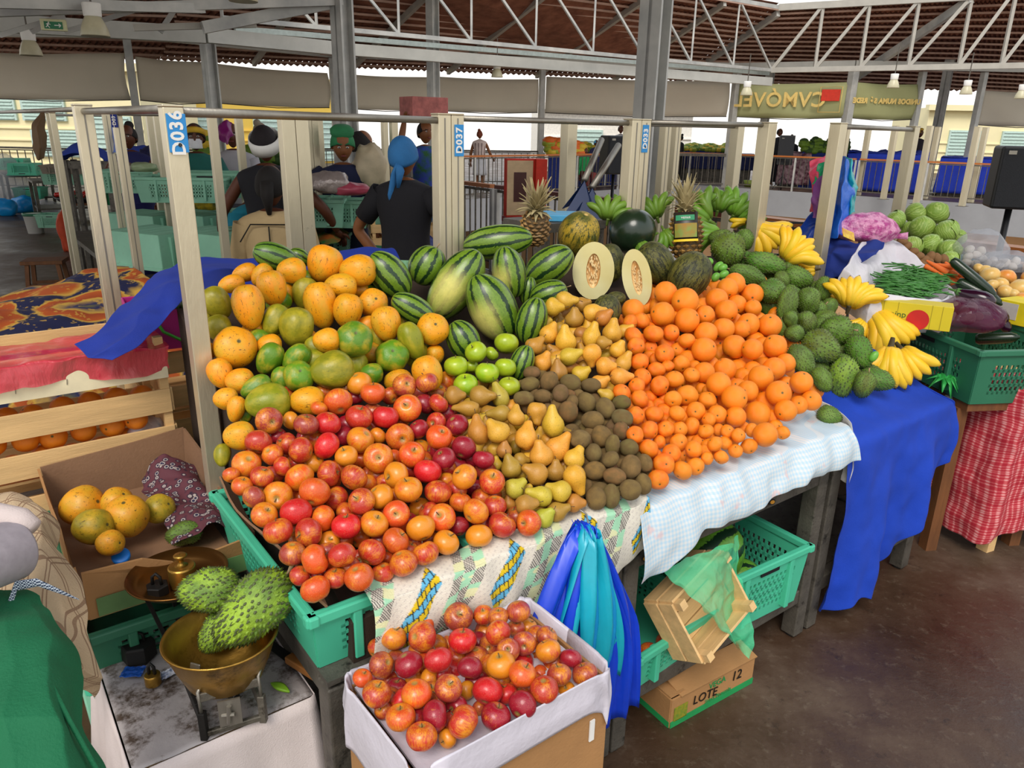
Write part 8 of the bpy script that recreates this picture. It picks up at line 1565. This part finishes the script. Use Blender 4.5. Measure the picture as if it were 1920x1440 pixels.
def mask_extra(o, k, J, up, hd):
    g = MB(); g.grid(lambda u, v_: ((u-.5)*.115*k, (-.098 + .05*(2*u-1)**2 - .008*math.sin(v_*3.1))*k, (-.095 + .085*v_)*k), 10, 8); g.build('face_mask', mat('white_mask', hexc('e0e0e6'), .7), hd, True, solid=.002)
    g = MB(); g.grid(lambda u, v_: tuple(J((u-.5)*.34, -.14 - .02*math.sin(u*3), up + .02 + .36*v_)), 8, 8); g.build('banana_print_apron', mat('banana_print', hexc('2f5a3c'), .8, var=.3, scale=16, col2=hexc('d8b42c')), o, True, solid=.004)
    g = MB(); g.lathe([(.089*k, .01*k), (.096*k, .035*k), (.092*k, .06*k)], 22, 0, None, 1, 1.2); q = g.build('yellow_headband', mat('headband_yellow', hexc('c9a02c'), .8), hd, True, solid=.004); q.rotation_euler = (-.35, 0, 0)
ppl_('woman with white face mask and yellow headband in banana print apron', 366, 262, 7.0, .35, skinm=skin, top='#1e5f58', bottom='#2f4a3c', hair='scarf', haircol='#2a1d1a', arms=(((-.10, -.12, -.22), (.14, -.18, -.02)), ((.10, -.12, -.22), (-.12, -.18, -.02))), extra=mask_extra, group='market people')
ppl_('woman in sleeveless dark blue top at the left stall', 241, 261, 7.6, .1, skinm=skin, top='#1d1f55', bottom='#1d1f55', hair='bun', arms=(((-.14, -.05, -.26), (.04, -.18, -.10)), ((.16, -.05, -.26), (-.02, -.18, -.12))), sleeves=False)
ppl_('person in light grey shirt behind the slim posts', 437, 258, 7.6, .2, skinm=skin, top='#a8a6ac', bottom='#5a5a66', hair='short', arms=(dn, dnr), sleeves='short', lean=.05)
ppl_('person with light headcloth far behind the white headband woman', 489, 252, 9.5, 2.9, skinm=skin2, top='#2b3050', bottom='#2b3050', hair='bun', haircol='#8a8070', arms=(dn, dnr), face=False)
ppl_('dark-clothed person far behind the D036 plate', 300, 248, 8.6, .4, skinm=skin, top='#23234a', bottom='#1c1c30', hair='short', arms=(dn, dnr))
ppl_('person in turquoise bending low behind the white cloth', 424, 345, 6.1, 1.2, skinm=skin, top='#1f7f96', bottom='#2a3a4a', hair='short', sit=True, arms=(dn, dnr), lean=.5, face=False)
# woman standing with striped top across the well
def stripes(o, k, J, up, hd):
    for i in range(5): a = math.pi*(.15 + .7*i/4); g = MB(); g.tube([J(.178*math.cos(a), .130*math.sin(a), up+.44), J(.160*math.cos(a), .122*math.sin(a), up+.2), J(.178*math.cos(a), .134*math.sin(a), up+.02)], .009*k, 5); g.build('dark_stripe', mat('stripe_maroon', hexc('4a2228'), .8), o, True)
p = onz(899, 361, 0); o = person('woman in striped sleeveless top and white skirt standing beyond the near rail', p*1.02, math.pi-.2, h=1.62, skinm=skin2, top='#d8c4bc', bottom='#c9c8cc', hair='bun', haircol='#7a3c28', arms=(((-.12, -.02, -.27), (-.04, -.14, -.12)), ((.08, 0, -.28), (.02, -.06, -.24))), sleeves=False, face=False, extra=stripes, legs_bare=True)
def carry(o, k, J, up, hd): g = MB(); g.box((-.02*k, -.02*k, (up+.64)*k + .26*k), (.42*k, .30*k, .22*k)); g.build('carried_carton', mat('red_brown_carton', hexc('a8605a'), .7, var=.3, scale=14), o, bevel=.004)
ppl_('person in green and blue print carrying a box on the head', 797, 252, 8.6, .6, skinm=skin2, top='#2f5a3c', bottom='#1f7a4c', hair='short', arms=(((-.12, -.02, .16), (.04, -.0, .17)), dnr), sleeves=False, topm=mat('green_blue_print', hexc('2c6a34'), .8, var=.4, scale=12, col2=hexc('2a3a9c')), bottomm=mat('green_blue_print', hexc('2c6a34'), .8), extra=carry)
ppl_('person in black standing in profile beyond the well', 1276, 260, 26.5, -1.3, skinm=skin2, top='#15151a', bottom='#15151a', hair='bun', arms=(dn, dnr)); ppl_('person in white basketball vest beyond the well', 1164, 244, 24.5, .1, skinm=skin, top='#cfd2da', bottom='#2a3350', hair='short', arms=(dn, dnr), sleeves=False)
ppl_('person behind the one in basketball vest', 1176, 252, 25.5, .3, skinm=skin, top='#2a3040', bottom='#2a3040', hair='short', arms=(dn, dnr)); ppl_('person with light blue cap at the far fruit heap', 1118, 270, 23, .2, skinm=skin, top='#2a2a50', bottom='#2a2a40', hair='scarf', haircol='#4fa8d8', arms=(dn, dnr), sit=False)
ppl_('person in green shirt seated before the far fruit heaps', 1097, 285, 22, .4, skinm=skin, top='#1f8a4c', bottom='#6a2f2c', hair='short', arms=(dn, dnr), sit=True)
ppl_('dark figure left of the distant loudspeaker', 1462, 250, 25, .2, skinm=skin, top='#1c1c24', bottom='#1c1c24', hair='short', arms=(dn, dnr)); ppl_('dark figure right of the distant loudspeaker', 1486, 262, 25.3, .2, skinm=skin, top='#202028', bottom='#202028', hair='bun', arms=(dn, dnr)); ppl_('person with yellow headscarf far behind the right posts', 1725, 248, 24, .2, skinm=skin, top='#241c24', bottom='#241c24', hair='wrap', haircol='#c9a02c', arms=(dn, dnr))
